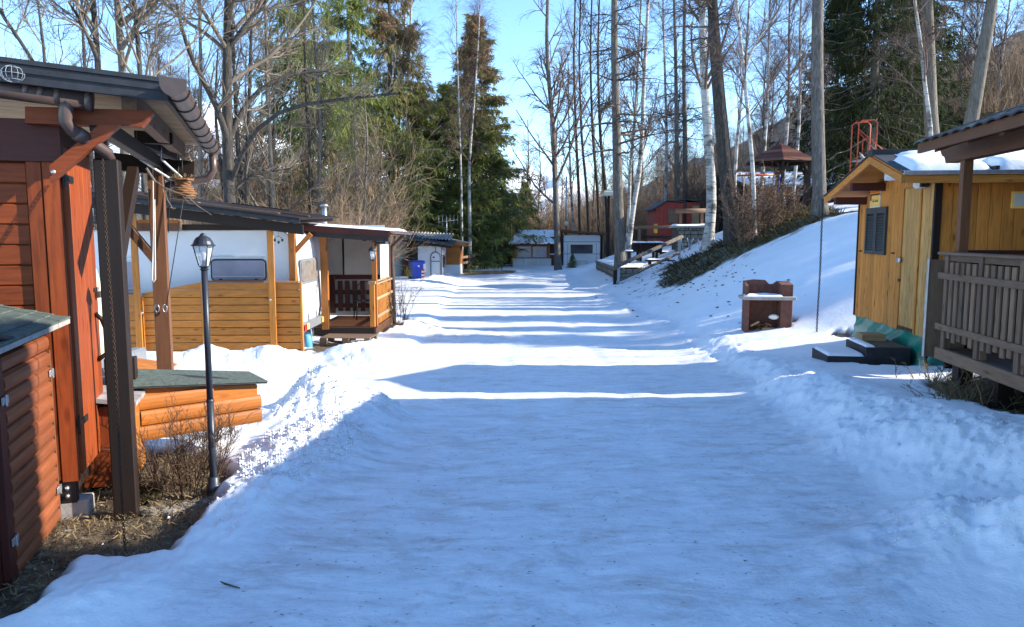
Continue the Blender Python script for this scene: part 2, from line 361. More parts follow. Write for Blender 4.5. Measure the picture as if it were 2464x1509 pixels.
def _H0(x, y):
    Z = np.stack([np.interp(x, r[1], r[2]) for r in ROWS]); i = np.clip(np.searchsorted(RY, y) - 1, 0, len(RY) - 2)
    t = np.clip((y - RY[i]) / (RY[i + 1] - RY[i]), 0, 1); t = t * t * (3 - 2 * t) * 0.5 + t * 0.5
    a = np.take_along_axis(Z, i[None], 0)[0]; b = np.take_along_axis(Z, (i + 1)[None], 0)[0]
    return a + (b - a) * t
def H(x, y):
    x = np.atleast_1d(np.asarray(x, float)); y = np.atleast_1d(np.asarray(y, float)); d = np.hypot(x, y) * 0.014 + 0.12; s = 0
    for ax, ay, w in ((0, 0, 2), (1, 0, 1), (-1, 0, 1), (0, 1, 1), (0, -1, 1), (.7, .7, 1), (-.7, .7, 1), (.7, -.7, 1), (-.7, -.7, 1)):
        s = s + w * _H0(x + ax * d, y + ay * d)
    return s / 10
def _h2(i, j, sd_):
    n = (i * 374761393 + j * 668265263 + sd_ * 974634777) & 0xFFFFFFFF
    n = ((n ^ (n >> 13)) * 1274126177) & 0xFFFFFFFF; n = n ^ (n >> 16); return (n & 0xFFFF) / 65535.0
def vnoise(x, y, sd_=0):
    i = np.floor(x).astype(np.int64); j = np.floor(y).astype(np.int64); fx = x - i; fy = y - j
    fx = fx * fx * (3 - 2 * fx); fy = fy * fy * (3 - 2 * fy)
    a = _h2(i, j, sd_); b = _h2(i + 1, j, sd_); c = _h2(i, j + 1, sd_); d = _h2(i + 1, j + 1, sd_)
    return (a + (b - a) * fx) * (1 - fy) + (c + (d - c) * fx) * fy - 0.5
def fbm(x, y, o=4, sd_=0, g=0.5):
    s = 0; a = 1.0; f = 1.0
    for k in range(o): s = s + a * vnoise(x * f + 17.3 * k, y * f - 9.1 * k, sd_ + k); a *= g; f *= 2.03
    return s
def h1(x, y): return float(H(x, y)[0])
def ghit(px, py, off=0.0):
    r = ray(px, py); Y = np.exp(np.linspace(math.log(1.2), math.log(400), 3000)); k = Y / r[1]
    z = EYE + r[2] * k; g = H(r[0] * k, Y) + off; i = int(np.argmax(z < g))
    if i == 0: i = len(Y) - 1
    return np.array([r[0] * k[i], Y[i], g[i]])
def seg_d(x, y, pts):
    best = None
    for (a, b) in zip(pts[:-1], pts[1:]):
        dx, dy = b[0] - a[0], b[1] - a[1]; L2 = dx * dx + dy * dy + 1e-9
        t = np.clip(((x - a[0]) * dx + (y - a[1]) * dy) / L2, 0, 1); d = np.hypot(x - a[0] - t * dx, y - a[1] - t * dy)
        w = a[2] + (b[2] - a[2]) * t; h = a[3] + (b[3] - a[3]) * t; v = h * np.exp(-(d / w) ** 2 * 1.2)
        best = v if best is None else np.maximum(best, v)
    return best
def poly_sd(x, y, P):
    P = np.array(P, float); n = len(P); dm = np.full(x.shape, 1e9); ins = np.zeros(x.shape, bool)
    for i in range(n):
        a = P[i]; b = P[(i + 1) % n]; e = b - a; L2 = (e ** 2).sum() + 1e-12
        t = np.clip(((x - a[0]) * e[0] + (y - a[1]) * e[1]) / L2, 0, 1); dm = np.minimum(dm, np.hypot(x - a[0] - t * e[0], y - a[1] - t * e[1]))
        c = ((a[1] > y) != (b[1] > y)); 
        with np.errstate(divide='ignore', invalid='ignore'): xi = a[0] + (y - a[1]) / (b[1] - a[1] + 1e-12) * e[0]
        ins ^= c & (x < xi)
    return np.where(ins, -dm, dm)
def gp(*pp): return [ghit(a, b)[:2] for a, b in pp]
# ridges of ploughed snow: (x, y, width, height)
def gr(px, py, w, h):
    g = ghit(px, py); return (g[0], g[1], w, h)
RIDGES = [
 [gr(795, 1010, .54, .43), gr(865, 1008, .42, .29), gr(910, 1010, .30, .08)],
 [gr(690, 1020, .45, .12), gr(795, 1010, .54, .43)],
 [gr(760, 1090, .42, .19), gr(690, 1160, .36, .13), gr(580, 1230, .30, .10), gr(440, 1370, .30, .05), gr(240, 1450, .3, .05)],
 [gr(810, 1030, .5, .20), gr(760, 1090, .42, .18)],
 [gr(885, 868, .75, .36), gr(960, 862, .6, .12)],
 [gr(820, 872, .4, .15), gr(885, 868, .7, .34)],
 [gr(420, 872, .5, .10), gr(500, 872, .5, .20), gr(560, 874, .5, .14), gr(640, 872, .5, .28), gr(690, 872, .5, .12)],
 [gr(985, 800, .8, .22), gr(1040, 805, .8, .12), gr(1150, 812, .9, .05)],
 [gr(1000, 690, .9, .30), gr(1060, 682, 1.0, .42), gr(1110, 678, .9, .20)],
 [gr(1290, 662, 1.2, .22), gr(1220, 668, 1.2, .25), gr(1400, 655, 1.4, .3)],
 [gr(1450, 715, .6, .10), gr(1560, 760, .6, .09), gr(1700, 830, .6, .10), gr(1850, 905, .6, .10), gr(2000, 985, .6, .11), gr(2150, 1060, .6, .13), gr(2400, 1100, .7, .17), gr(2700, 1160, .7, .2)],
 [gr(2500, 1330, .5, .22), gr(2330, 1290, .42, .14), gr(2150, 1360, .35, .05)]]
DIRT = [
 gp((60, 1475), (180, 1385), (215, 1352), (330, 1345), (410, 1335), (500, 1260), (535, 1215), (560, 1150), (545, 1110), (470, 1090), (350, 1090), (250, 1120), (100, 1200), (-200, 1300), (-100, 1475)),
 gp((2235, 925), (2300, 975), (2380, 1000), (2463, 1030), (2700, 1110), (3000, 1000), (2700, 880), (2290, 915)),
 gp((730, 868), (780, 866), (830, 845), (850, 832), (790, 826), (735, 832)),
 gp((925, 812), (965, 800), (1000, 776), (975, 768), (945, 785), (900, 806)),
 gp((1985, 818), (2060, 822), (2060, 806), (2010, 808)),
 gp((2090, 890), (2215, 890), (2270, 880), (2230, 850), (2100, 862)),
 gp((1790, 798), (1900, 798), (1915, 788), (1900, 780), (1800, 782)),
 gp((1100, 662), (1240, 658), (1240, 650), (1110, 652))]
G_GRASS = [gp((1590, 702), (1650, 690), (1700, 660), (1780, 622), (1860, 585), (1950, 548), (2040, 520), (1990, 512), (1900, 512)) + [np.array([8.6, 30.0]), np.array([6.6, 31.5])]]
ROAD = [(-2.0, -10), (-1.6, 2), (-1.5, 5), (-1.7, 7), (-2.2, 8.5), (-3.2, 9.4), (-9, 10.2), (-9, 12.4), (-3.4, 12.2), (-2.2, 13.0), (-1.9, 16), (-2.1, 24), (-2.5, 34), (-3.5, 44), (-9, 56), (-2, 56), (2, 48), (3.4, 44), (3.7, 30), (4.0, 18), (3.5, 12.5), (3.0, 9), (2.6, 6), (2.3, 4.4), (1.8, 3), (2.5, -10)]
angs = np.concatenate([np.arange(-180, -44, 3.0), np.arange(-44, 44, 0.185), np.arange(44, 180.1, 3.0)])
rad = [0.4]
while rad[-1] < 12: rad.append(rad[-1] * 1.007)
while rad[-1] < 60: rad.append(rad[-1] * 1.0095)
while rad[-1] < 3000: rad.append(rad[-1] * 1.045)
rad = np.array([0.0] + rad); A_, R_ = np.meshgrid(np.radians(angs), rad)
X = R_ * np.sin(A_); Yg = R_ * np.cos(A_)
Z = H(X, Yg); near = np.clip(1 - R_ / 120, 0, 1)
rd = poly_sd(X, Yg, ROAD); rdn = rd + 0.25 * fbm(X * 1.3, Yg * 1.3, 3, 5)
rid = 0; 
for r in RIDGES: rid = np.maximum(rid, seg_d(X, Yg, r))
rid = rid * (1 + 0.55 * fbm(X * 2.2, Yg * 2.2, 3, 11))
lump = np.clip(rid / 0.10, 0, 1); mnd = np.exp(-((X + 1.6) ** 2 + (Yg - 6.0) ** 2) / 2.2) * lump
grainy = np.abs(fbm(X * 9, Yg * 9, 4, 21, 0.6))
Z = Z + mnd * (.034 * fbm(X * 15, Yg * 15, 3, 35, .7) + .02 * fbm(X * 34, Yg * 34, 2, 36))
Z = Z + near * (rid + lump * (0.045 * grainy + 0.060 * fbm(X * 3.6, Yg * 3.6, 5, 31, .55) + 0.022 * fbm(X * 26, Yg * 26, 2, 33)))
off = np.clip(rdn / 0.35, 0, 1)
Z = Z + near * off * (0.10 * np.clip(Yg, 0, 12) / 12 + 0.05 * fbm(X * .8, Yg * .8, 4, 41)) + near * 0.012 * fbm(X * 1.1, Yg * 1.1, 5, 51)
Z = Z + near * (1 - off) * (0.012 * fbm(X * 5, Yg * 5, 4, 61))
for tx_, tk_ in ((-.55, .02), (1.05, .03), (.35, -.03), (1.95, -.02)):
    cx__ = tx_ + tk_ * Yg + .12 * np.sin(Yg * .35 + tx_ * 3); Z = Z - near * (1 - off) * .009 * np.exp(-((X - cx__) / .13) ** 2) * (1 + fbm(X * 2, Yg * 2, 2, 63))
dirt = np.zeros_like(X)
for P in DIRT:
    s_ = poly_sd(X, Yg, P) + 0.22 * fbm(X * 3.5, Yg * 3.5, 4, 71) * np.clip(R_ / 8, .5, 1.5); dirt = np.maximum(dirt, np.clip(0.5 - s_ / 0.08, 0, 1))
grs = np.zeros_like(X)
for P in G_GRASS:
    s_ = poly_sd(X, Yg, P) + 1.0 * fbm(X * 1.3, Yg * 1.3, 4, 81); grs = np.maximum(grs, np.clip(0.5 - s_ / 0.35, 0, 1))
# thin snow with earth showing, on the steep bank
thin = np.clip((fbm(X * 2.4, Yg * 2.4, 5, 91, .65) - .33) * 9, 0, 1) * np.clip(1 - np.abs(poly_sd(X, Yg, G_GRASS[0])) / 1.6, 0, 1)
Z = Z - 0.07 * near * dirt * np.clip(R_ / 3, 0, 1) + near * dirt * 0.03 * fbm(X * 12, Yg * 12, 3, 101) + 0.10 * grs * fbm(X * 4, Yg * 4, 3, 111)
wild = np.clip((R_ - 57) / 6, 0, 1) * np.clip((Yg - 20) / 20, 0, 1)
wild = np.maximum(wild, np.clip((X - 14) / 5, 0, 1) * np.clip((Yg - 42) / 6, 0, 1))
far_n = np.clip((R_ - 60) / 60, 0, 1); Z = Z + far_n * np.clip((Z + 3) / 25, 0, 1) * 9 * fbm(X / 28, Yg / 28, 5, 121)
nv, na = X.shape
V = np.stack([X.ravel(), Yg.ravel(), Z.ravel()], 1)
idx = np.arange(nv * na).reshape(nv, na)
Q = np.stack([idx[:-1, :-1].ravel(), idx[1:, :-1].ravel(), idx[1:, 1:].ravel(), idx[:-1, 1:].ravel()], 1)
fm = lambda a: a.ravel()[Q].mean(1)
q_road = fm(rdn) < 0; q_dirt = fm(dirt) > 0.5; q_grs = fm(grs) > 0.5
far_q = fm(R_) > 57
def ground_mat():
    t = NT('ground'); tc = t.n.new("ShaderNodeTexCoord"); v = tc.outputs['Object']
    def attr(nm):
        a = t.n.new("ShaderNodeAttribute"); a.attribute_name = nm; return a.outputs['Fac']
    mp = t.n.new("ShaderNodeMapping"); mp.inputs['Scale'].default_value = (1, 2.6, 1); t.link(v, mp.inputs['Vector'])
    snow = t.ramp(t.noise(v, 1.6, 5, .6), [(.3, (.80, .82, .84)), (.7, (.87, .88, .89))])
    ice = t.ramp(t.noise(mp.outputs[0], 3.0, 8, .76, .4), [(.30, (.50, .51, .55)), (.46, (.68, .70, .74)), (.62, (.80, .82, .85)), (.75, (.86, .87, .88))])
    brown = t.ramp(t.noise(mp.outputs[0], 1.3, 10, .8, .6), [(.50, (0, 0, 0)), (.64, (.6, .6, .6))])
    ice = t.mix(brown, ice, (.40, .33, .30))
    sp = t.ramp(t.noise(mp.outputs[0], 22, 5, .7), [(.60, (0, 0, 0)), (.70, (.75, .75, .75))])
    ice = t.mix(sp, ice, (.34, .30, .28))
    c = t.mix(attr('road'), snow, ice)
    di = t.ramp(t.noise(v, 14, 6, .7), [(.3, (.035, .025, .018)), (.5, (.10, .075, .05)), (.62, (.16, .13, .075)), (.74, (.45, .46, .47))])
    gr_ = t.ramp(t.noise(v, 9, 6, .7), [(.3, (.03, .028, .014)), (.55, (.08, .075, .03)), (.75, (.15, .12, .06))])
    wd = t.ramp(t.noise(v, .35, 8, .75), [(.3, (.06, .05, .042)), (.5, (.15, .12, .09)), (.62, (.22, .18, .14)), (.74, (.5, .5, .52))])
    c = t.mix(attr('dirt'), c, di); c = t.mix(attr('grass'), c, gr_); c = t.mix(attr('wild'), c, wd)
    ro = t.mix(attr('road'), (.6, .6, .6), t.ramp(t.noise(mp.outputs[0], 3, 4), [(.4, (.34, .34, .34)), (.65, (.6, .6, .6))]))
    n1 = t.noise(v, 14, 6, .65); n2 = t.noise(v, 70, 2, .5)
    ad = t.n.new("ShaderNodeMath"); ad.operation = 'MULTIPLY_ADD'; ad.inputs[1].default_value = .25; t.link(n2, ad.inputs[0]); t.link(n1, ad.inputs[2])
    t.bump(ad.outputs[0], .55, .018); return t.done(c, ro, .25)
M['ground'] = ground_mat()
def sub_ground(name, mask):
    q = Q[mask]; u, inv = np.unique(q, return_inverse=True); me = mesh_np(name, V[u], inv.reshape(q.shape))
    for nm, a in (('dirt', np.maximum(dirt, thin * .8)), ('road', np.clip(.5 - rdn / .3, 0, 1) * near), ('grass', grs), ('wild', wild)):
        at_ = me.attributes.new(nm, 'FLOAT', 'POINT'); at_.data.foreach_set('value', a.ravel()[u].astype(np.float32))
    return tag(put(name, me, M['ground'], smooth=True), kind='structure')
sub_ground('road', q_road & ~q_dirt & ~far_q)
sub_ground('bare_ground', q_dirt & ~q_grs)
sub_ground('grass_bank', q_grs)
sub_ground('snow_ground', ~q_road & ~q_dirt & ~q_grs & ~far_q)
sub_ground('hills', far_q & ~q_dirt & ~q_grs)
def gz(x, y): # real surface height incl. ridges
    x = np.atleast_1d(np.asarray(x, float)); y = np.atleast_1d(np.asarray(y, float)); z = H(x, y); r_ = 0
    for r in RIDGES: r_ = np.maximum(r_, seg_d(x, y, r))
    o_ = np.clip(poly_sd(x, y, ROAD) / .35, 0, 1); return z + r_ + .1 * o_ * np.clip(y, 0, 12) / 12
# snow mountains far behind the valley
def mountain():
    a = np.radians(np.linspace(-62, 50, 420)); el = []
    d0 = np.degrees(a); ridge = np.interp(d0, [-62, -40, -30, -22, -12, -4, 2, 8, 16, 26, 50], [560, 620, 620, 560, 430, 330, 265, 230, 300, 420, 500])
    rows = []
    for k, t in enumerate(np.linspace(0, 1, 60)):
        R = 2600 + 900 * t; x = R * np.sin(a); y = R * np.cos(a); z = -60 + (ridge + 60) * t ** .8
        z = z + 150 * t ** .5 * (np.abs(fbm(x / 420, y / 420, 6, 7, .55)) * -1.0 + .22) ; rows.append(np.stack([x, y, z], 1))
    back = rows[-1].copy(); back[:, :2] *= 1.3; back[:, 2] = -80; rows.append(back)
    P = np.array(rows); n, m = P.shape[:2]; ix = np.arange(n * m).reshape(n, m)
    F = np.stack([ix[:-1, :-1].ravel(), ix[1:, :-1].ravel(), ix[1:, 1:].ravel(), ix[:-1, 1:].ravel()], 1)
    t = NT('snowy mountain'); tc = t.n.new("ShaderNodeTexCoord"); ge = t.n.new("ShaderNodeSeparateXYZ"); t.link(tc.outputs['Object'], ge.inputs[0])
    n1 = t.noise(tc.outputs['Object'], .012, 8, .7)
    mr = t.n.new("ShaderNodeMapRange"); mr.inputs[1].default_value = 20; mr.inputs[2].default_value = 220; t.link(ge.outputs[2], mr.inputs[0])
    ad = t.n.new("ShaderNodeMath"); ad.operation = 'ADD'; t.link(mr.outputs[0], ad.inputs[0]); t.link(n1, ad.inputs[1])
    c = t.ramp(ad.outputs[0], [(.5, (.07, .085, .10)), (.78, (.35, .38, .42)), (.95, (.80, .82, .85))])
    m_ = t.done(c, .8, .1)
    tag(put('mountain', mesh_np('mountain', P.reshape(-1, 3), F), m_, smooth=True), kind='structure')
mountain()
# ------------------------------------------------------------------ red cabin, front left
c0 = at(163, 700, 4.4); FA = Frame(c0[0], c0[1], 18.0)
cabin = fthing('red_cabin', 'red-brown stained plank cabin with dark lean-to roof and gutters in the left foreground', 'cabin', FA)
def log_round(mb, a0, a1, r, c, axis, n=6, flat=0.0):
    """half log: arc bulging along +out; c=(centre u, v)"""
def planks_h(par, mat, x0, x1, y, z0, z1, step, name='plank', th=.02, top=None, gap=.004):
    z = z0
    while z < z1 - .005:
        zt = min(z + step, z1)
        if top is None: pbox(name, mat, par, x0, x1, y - th, y, z + gap / 2, zt - gap / 2, c=.006)
        else:
            a, b = top(x0), top(x1); lo = z + gap / 2; hi = zt - gap / 2
            if max(a, b) > lo + .01:
                pts = [(x0, lo)]; 
                ns = 12; up = [(x0 + (x1 - x0) * i / ns) for i in range(ns + 1)]
                line = [(u, min(hi, top(u))) for u in up if top(u) > lo]
                if line:
                    poly = [(line[0][0], lo), (line[-1][0], lo)] + line[::-1]
                    q = [(p[0], y - th, p[1]) for p in poly]; build(MB().prism(q, (0, th, 0)), name, mat, par)
        z += step
zb = FA.px(189, 1156, 'x', 0)[2]
W = build(MB().box(-3.2, -.03, .03, .73, zb + .01, 2.36), 'wall', M['maroon_x'], cabin)
planks_h(cabin, M['red_x'], -3.2, -.175, .03, zb, 2.35, .119)
pbox('corner_board', M['red_z'], cabin, -.172, -.095, -.012, .03, zb, 2.35); pbox('corner_board', M['red_z'], cabin, -.09, .0, -.016, .028, zb - .01, 2.35)
pbox('eave_strip', M['maroon_x'], cabin, -3.2, .02, -.03, .03, 2.12, 2.36)  # dark maroon strip stands in for roof shade on the upper planks
# door on the side that faces the road
door = pbox('door', M['red_z'], cabin, -.028, -.006, .034, .73, zb + .02, 2.22)
for k in range(6): pbox('board', M['red_z'], door, -.006, .012, .036 + k * .1155, .036 + (k + 1) * .1155 - .004, zb + .02, 2.22, c=.005)
pbox('door_post', M['maroon_z'], cabin, -.05, .006, .732, .75, zb, 2.3)
def hinge(y, z, par, x=.014):
    h = pbox('hinge', M['black'], par, x, x + .006, y, y + .20, z - .022, z + .022); return h
hz = [FA.px(155, 428, 'x', .02)[2], FA.px(200, 1015, 'x', .02)[2]]
for z in hz:
    h = hinge(.02, z, door); pbox('hinge_plate', M['black'], h, .012, .024, -.012, .02, z - .06, z + .06)
hp = [FA.px(222, 765, 'x', .016), FA.px(257, 835, 'x', .075), FA.px(228, 873, 'x', .016)]
y_ = .60
hdl = build(MB().tube([(.014, y_, hp[0][2] + .02), (.05, y_ + .01, hp[0][2] - .02), (.10, y_ + .02, hp[1][2] + .03), (.10, y_ + .02, hp[1][2] - .03), (.05, y_ + .01, hp[2][2] + .03), (.014, y_, hp[2][2])], .015, 8), 'handle', M['dark_z'], door, True)
pz = FA.px(228, 706, 'x', .02)[2]
pl = pbox('padlock', M['brown_pipe'], door, .02, .045, .64, .68, pz - .035, pz + .01); build(MB().tube([(.03, .645, pz + .01), (.03, .645, pz + .035), (.03, .675, pz + .035), (.03, .675, pz + .01)], .005, 6), 'shackle', M['steel'], pl)
pbox('hasp', M['black'], door, .012, .022, .61, .73, pz + .01, pz + .035)
# underside of the cabin
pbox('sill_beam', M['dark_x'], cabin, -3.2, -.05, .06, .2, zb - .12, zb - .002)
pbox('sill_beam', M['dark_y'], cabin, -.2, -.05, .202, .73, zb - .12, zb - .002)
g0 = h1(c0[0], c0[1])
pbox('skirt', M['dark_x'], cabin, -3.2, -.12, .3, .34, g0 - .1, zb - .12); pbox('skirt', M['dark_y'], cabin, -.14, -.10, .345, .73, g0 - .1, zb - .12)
pbox('concrete_block', M['concrete'], cabin, -.16, .04, .0, .16, g0 - .05, g0 + .09, c=.008)
bt = pbox('bracket_plate', M['black'], cabin, -.12, -.02, -.0, .055, zb - .15, zb - .01)
for z_ in (.05, .10): build(MB().sphere((-.07, -.006, zb - z_), .014, 8, 6), 'bolt', M['steel'], bt, True)
# main roof
ya = -.30; P0 = FA.px(0, 138, 'y', ya); P1 = FA.px(402, 190, 'y', ya); sl = (P1[2] - P0[2]) / (P1[0] - P0[0])
xe = P1[0]; ze = P1[2]; yb = 2.55; xl = -3.6
rz = lambda x: ze + sl * (x - xe)
def slab(mb, x0, x1, y0, y1, d0, d1): # slab following the roof slope, d = depth below the line
    return mb.prism([(x0, y0, rz(x0) - d0), (x1, y0, rz(x1) - d0), (x1, y0, rz(x1) - d1), (x0, y0, rz(x0) - d1)], (0, y1 - y0, 0))
build(slab(MB(), xl, xe + .02, ya - .03, yb, 0.0, .025), 'roof_sheet', M['charcoal'], cabin)
build(slab(MB(), xl, xe, ya - .012, ya + .03, .028, .125), 'fascia', M['charcoal'], cabin)
build(slab(MB(), xl, xe, ya - .022, ya - .013, .028, .07), 'drip_edge', M['charcoal'], cabin)
pb_ = (yb - ya - .04) / 34
for k in range(34):
    y0 = ya + .035 + k * pb_
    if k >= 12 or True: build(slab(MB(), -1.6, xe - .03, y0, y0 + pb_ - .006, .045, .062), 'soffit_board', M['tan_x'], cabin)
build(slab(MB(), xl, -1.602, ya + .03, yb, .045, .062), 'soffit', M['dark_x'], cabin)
build(slab(MB(), xe - .028, xe, ya + .032, yb, .028, .12), 'fascia', M['dark_y'], cabin)
for px_ in (297,):
    q = FA.px(px_, 240, 'y', -.05); build(slab(MB(), q[0], q[0] + .08, -.12, yb - .05, .064, .19), 'rafter', M['grey_y'], cabin)
build(slab(MB(), -1.55, -1.44, -.12, yb - .05, .064, .2), 'rafter', M['dark_y'], cabin)
# gutter at the right eave
gx = FA.px(418, 215, 'y', -.36)[0]; gz0 = FA.px(418, 212, 'y', -.36)[2]
def half_pipe(x, z, y0, y1, r, n=12, dz=0.0):
    mb = MB()
    for rr, fl in ((r, 1), (r - .004, 0)):
        rows = [[(x + rr * math.cos(math.pi + math.pi * j / n), y, z + rr * math.sin(math.pi + math.pi * j / n) + dz * (y - y0)) for j in range(n + 1)] for y in (y0, y1)]
        mb.grid(rows)
    return mb
gut = build(half_pipe(gx, gz0 + .02, -.38, yb + .1, .066, dz=-.012), 'gutter', M['brown_pipe'], cabin, True)
cap = MB(); cap.prism([(gx + .07 * math.cos(math.pi + math.pi * j / 12), -.386, gz0 + .02 + .07 * math.sin(math.pi + math.pi * j / 12)) for j in range(13)] + [(gx + .07, -.386, gz0 + .045), (gx - .07, -.386, gz0 + .06)], (0, .008, 0))
build(cap, 'gutter_cap', M['brown_pipe'], gut)
for k in range(8):
    y = -.22 + k * .37; z = gz0 + .02 - .012 * (y + .38)
    build(MB().tube([(gx + .07 * math.cos(math.pi + math.pi * j / 10), y, z + .07 * math.sin(math.pi + math.pi * j / 10)) for j in range(11)], .0055, 5), 'gutter_bracket', M['black'], gut)
e1 = (gx, yb, gz0 - .05); q2 = FA.px(385, 452, 'y', yb - .05)
ptube('downpipe', M['brown_pipe'], cabin, [(gx, yb, gz0 - .04), (gx, yb, gz0 - .22), (gx - .05, yb, gz0 - .30), (q2[0] + .08, yb - .02, q2[2] + .03), (q2[0], yb - .04, q2[2] - .02)], .038, 12)
# small gutter across the front with its elbow and slanting downpipe
yg = -.22; a = FA.px(-400, 160, 'y', yg); b = FA.px(212, 243, 'y', yg)
g2 = build(MB().tube([a, b], [.05, .05], 14), 'front_gutter', M['brown_pipe'], cabin, True)
b2 = FA.px(208, 242, 'y', yg); build(MB().tube([b2, b2 + (b - a) / np.linalg.norm(b - a) * .03], .058, 14), 'gutter_cap', M['brown_pipe'], g2, True)
for px_ in (60, 95, 135):
    p = FA.px(px_, 205 + px_ * .19, 'y', yg); d_ = (b - a) / np.linalg.norm(b - a); build(MB().tube([p, p + d_ * .03], .054, 14), 'gutter_joint', M['brown_pipe'], g2, True)
dp = [FA.px(162, 245, 'y', yg), FA.px(160, 262, 'y', yg), FA.px(158, 292, 'y', yg), FA.px(172, 312, 'y', yg + .02), FA.px(258, 368, 'y', yg + .15), FA.px(266, 385, 'y', yg + .17)]
build(MB().tube(dp, [.044, .04, .038, .036, .034, .03], 12), 'slanting_downpipe', M['brown_pipe'], cabin, True)
p = dp[3]; d_ = (dp[4] - dp[3]) / np.linalg.norm(dp[4] - dp[3]); build(MB().tube([p + d_ * .03, p + d_ * .09], .042, 12), 'pipe_collar', M['brown_pipe'], cabin, True)
# bracket beam and brace on the front wall
pp = lambda lst, y: [FA.px(u, v, 'y', y) for u, v in lst]
build(MB().prism(pp([(60, 256), (366, 266), (368, 272), (340, 305), (60, 296)], -.14), (0, .09, 0)), 'bracket_beam', M['red_x'], cabin)
build(MB().prism(pp([(119, 398), (238, 300), (290, 300), (120, 440)], -.17), (0, .07, 0)), 'brace', M['red_x'], cabin)
bo = FA.px(128, 414, 'y', -.18); build(MB().sphere(bo, (.014, .01, .014)), 'bolt', M['steel'], cabin, True)
# porch posts and beams
gp1 = ghit(302, 1240); P1p = FA.local(gp1); px1, py1 = P1p[0], P1p[1] + .06
zt = FA.px(262, 385, 'y', py1)[2]
pbox('porch_post', M['dark_z'], cabin, px1 - .065, px1 + .065, py1 - .06, py1 + .06, h1(gp1[0], gp1[1]) - .1, zt, c=.006)
fp = FA.local(at(398, 880, 6.75)); fx, fy = fp[0], fp[1]
zf = rz(fx) - .30
pbox('porch_post', M['brown_z'], cabin, fx - .065, fx + .065, fy - .06, fy + .06, -.4, zf, c=.006)
pbeam('porch_beam', M['dark_y'], cabin, (px1 - .03, py1 - .1, zt + .20), (px1 - .03, 2.4, zt + .20), .07, .10); pbox('porch_post_head', M['dark_z'], cabin, px1 - .06, px1, py1 - .04, py1 + .04, zt + .002, zt + .149)
q1 = FA.px(262, 388, 'y', fy); q2 = FA.px(469, 410, 'y', fy)
pbeam('porch_beam', M['dark_x'], cabin, q1, q2, .10, .15); pbeam('porch_beam', M['dark_x'], cabin, FA.px(330, 330, 'y', 1.4), FA.px(416, 335, 'y', 1.4), .08, .09)
pbeam('porch_brace', M['brown_x'], cabin, FA.px(378, 630, 'y', fy), FA.px(262, 492, 'y', fy), .07, .12, up=(0, 1, 0))
pbeam('porch_brace', M['dark_x'], cabin, FA.px(330, 330, 'y', 1.4), FA.px(420, 372, 'y', 2.2), .05, .10)
pbeam('porch_brace', M['dark_y'], cabin, (px1, py1 + .9, zt), (px1, py1 + .2, zt - .55), .07, .10)
pbox('porch_rail', M['dark_y'], cabin, -.02, px1 - .07, .95, 1.05, FA.px(240, 925, 'y', 1.0)[2] - .1, FA.px(240, 895, 'y', 1.0)[2] + .1)
# rear body of the cabin closes the view behind the door
pbox('rear_wall', M['dark_y'], cabin, -3.2, -.055, .732, .76, zb + .02, 2.2)
# chain hanging from the slanting downpipe to the ground
def chain(name, label, a, b, link=.035, r=.004, sway=.0, mat='rust', group=None):
    a = Vector(a); b = Vector(b); n = max(2, int((b - a).length / (link * .72))); mb = MB(); d = (b - a).normalized(); u = d.orthogonal().normalized(); w = d.cross(u)
    for i in range(n):
        t = (i + .5) / n; c = a.lerp(b, t) + u * math.sin(t * 9) * sway; s_ = u if i % 2 else w
        pts = [c + d * math.cos(k * math.pi / 3) * link * .5 + s_ * math.sin(k * math.pi / 3) * link * .28 for k in range(7)]
        mb.tube(pts, r, 4, False)
    mb.v = [tuple(Vector(v) - b) for v in mb.v]
    o = build(mb, name, M[mat]); o.location = b; return tag(o, label, 'chain', group)
ca = FA.world(FA.px(247, 383, 'y', yg + .1)); cb = ghit(303, 1337)
chain('rain_chain', 'rusty rain chain hanging from the red cabin downpipe in front of the dark post', ca, (cb[0], cb[1], cb[2] + .01), .022, .0024, .004)
c1 = FA.world(FA.px(162, 188, 'y', -.1)); chain('short_chain', 'short rusty chain end hanging under the dark roof fascia above the front gutter', c1, c1 - np.array([0, 0, .07]), .03, .004)
# wire cage
wc = FA.world(FA.px(30, 178, 'y', -.33)); mb = MB(); R_c = .055
for k in range(6):
    a_ = k * math.pi / 6; mb.tube([(R_c * math.cos(t) * math.cos(a_), R_c * math.cos(t) * math.sin(a_), R_c * math.sin(t) * .8) for t in np.linspace(0, 2 * math.pi, 19)], .0015, 5, False)
for z in (-.03, 0, .03): mb.tube([(math.sqrt(R_c ** 2 - (z / .8) ** 2) * math.cos(t), math.sqrt(R_c ** 2 - (z / .8) ** 2) * math.sin(t), z) for t in np.linspace(0, 2 * math.pi, 19)], .0015, 5, False)
wl_ = build(mb, 'wire_cage', M['grey_post'], None, True); wl_.location = wc; tag(wl_, 'round wire cage hanging under the roof edge of the red cabin', 'wire cage')
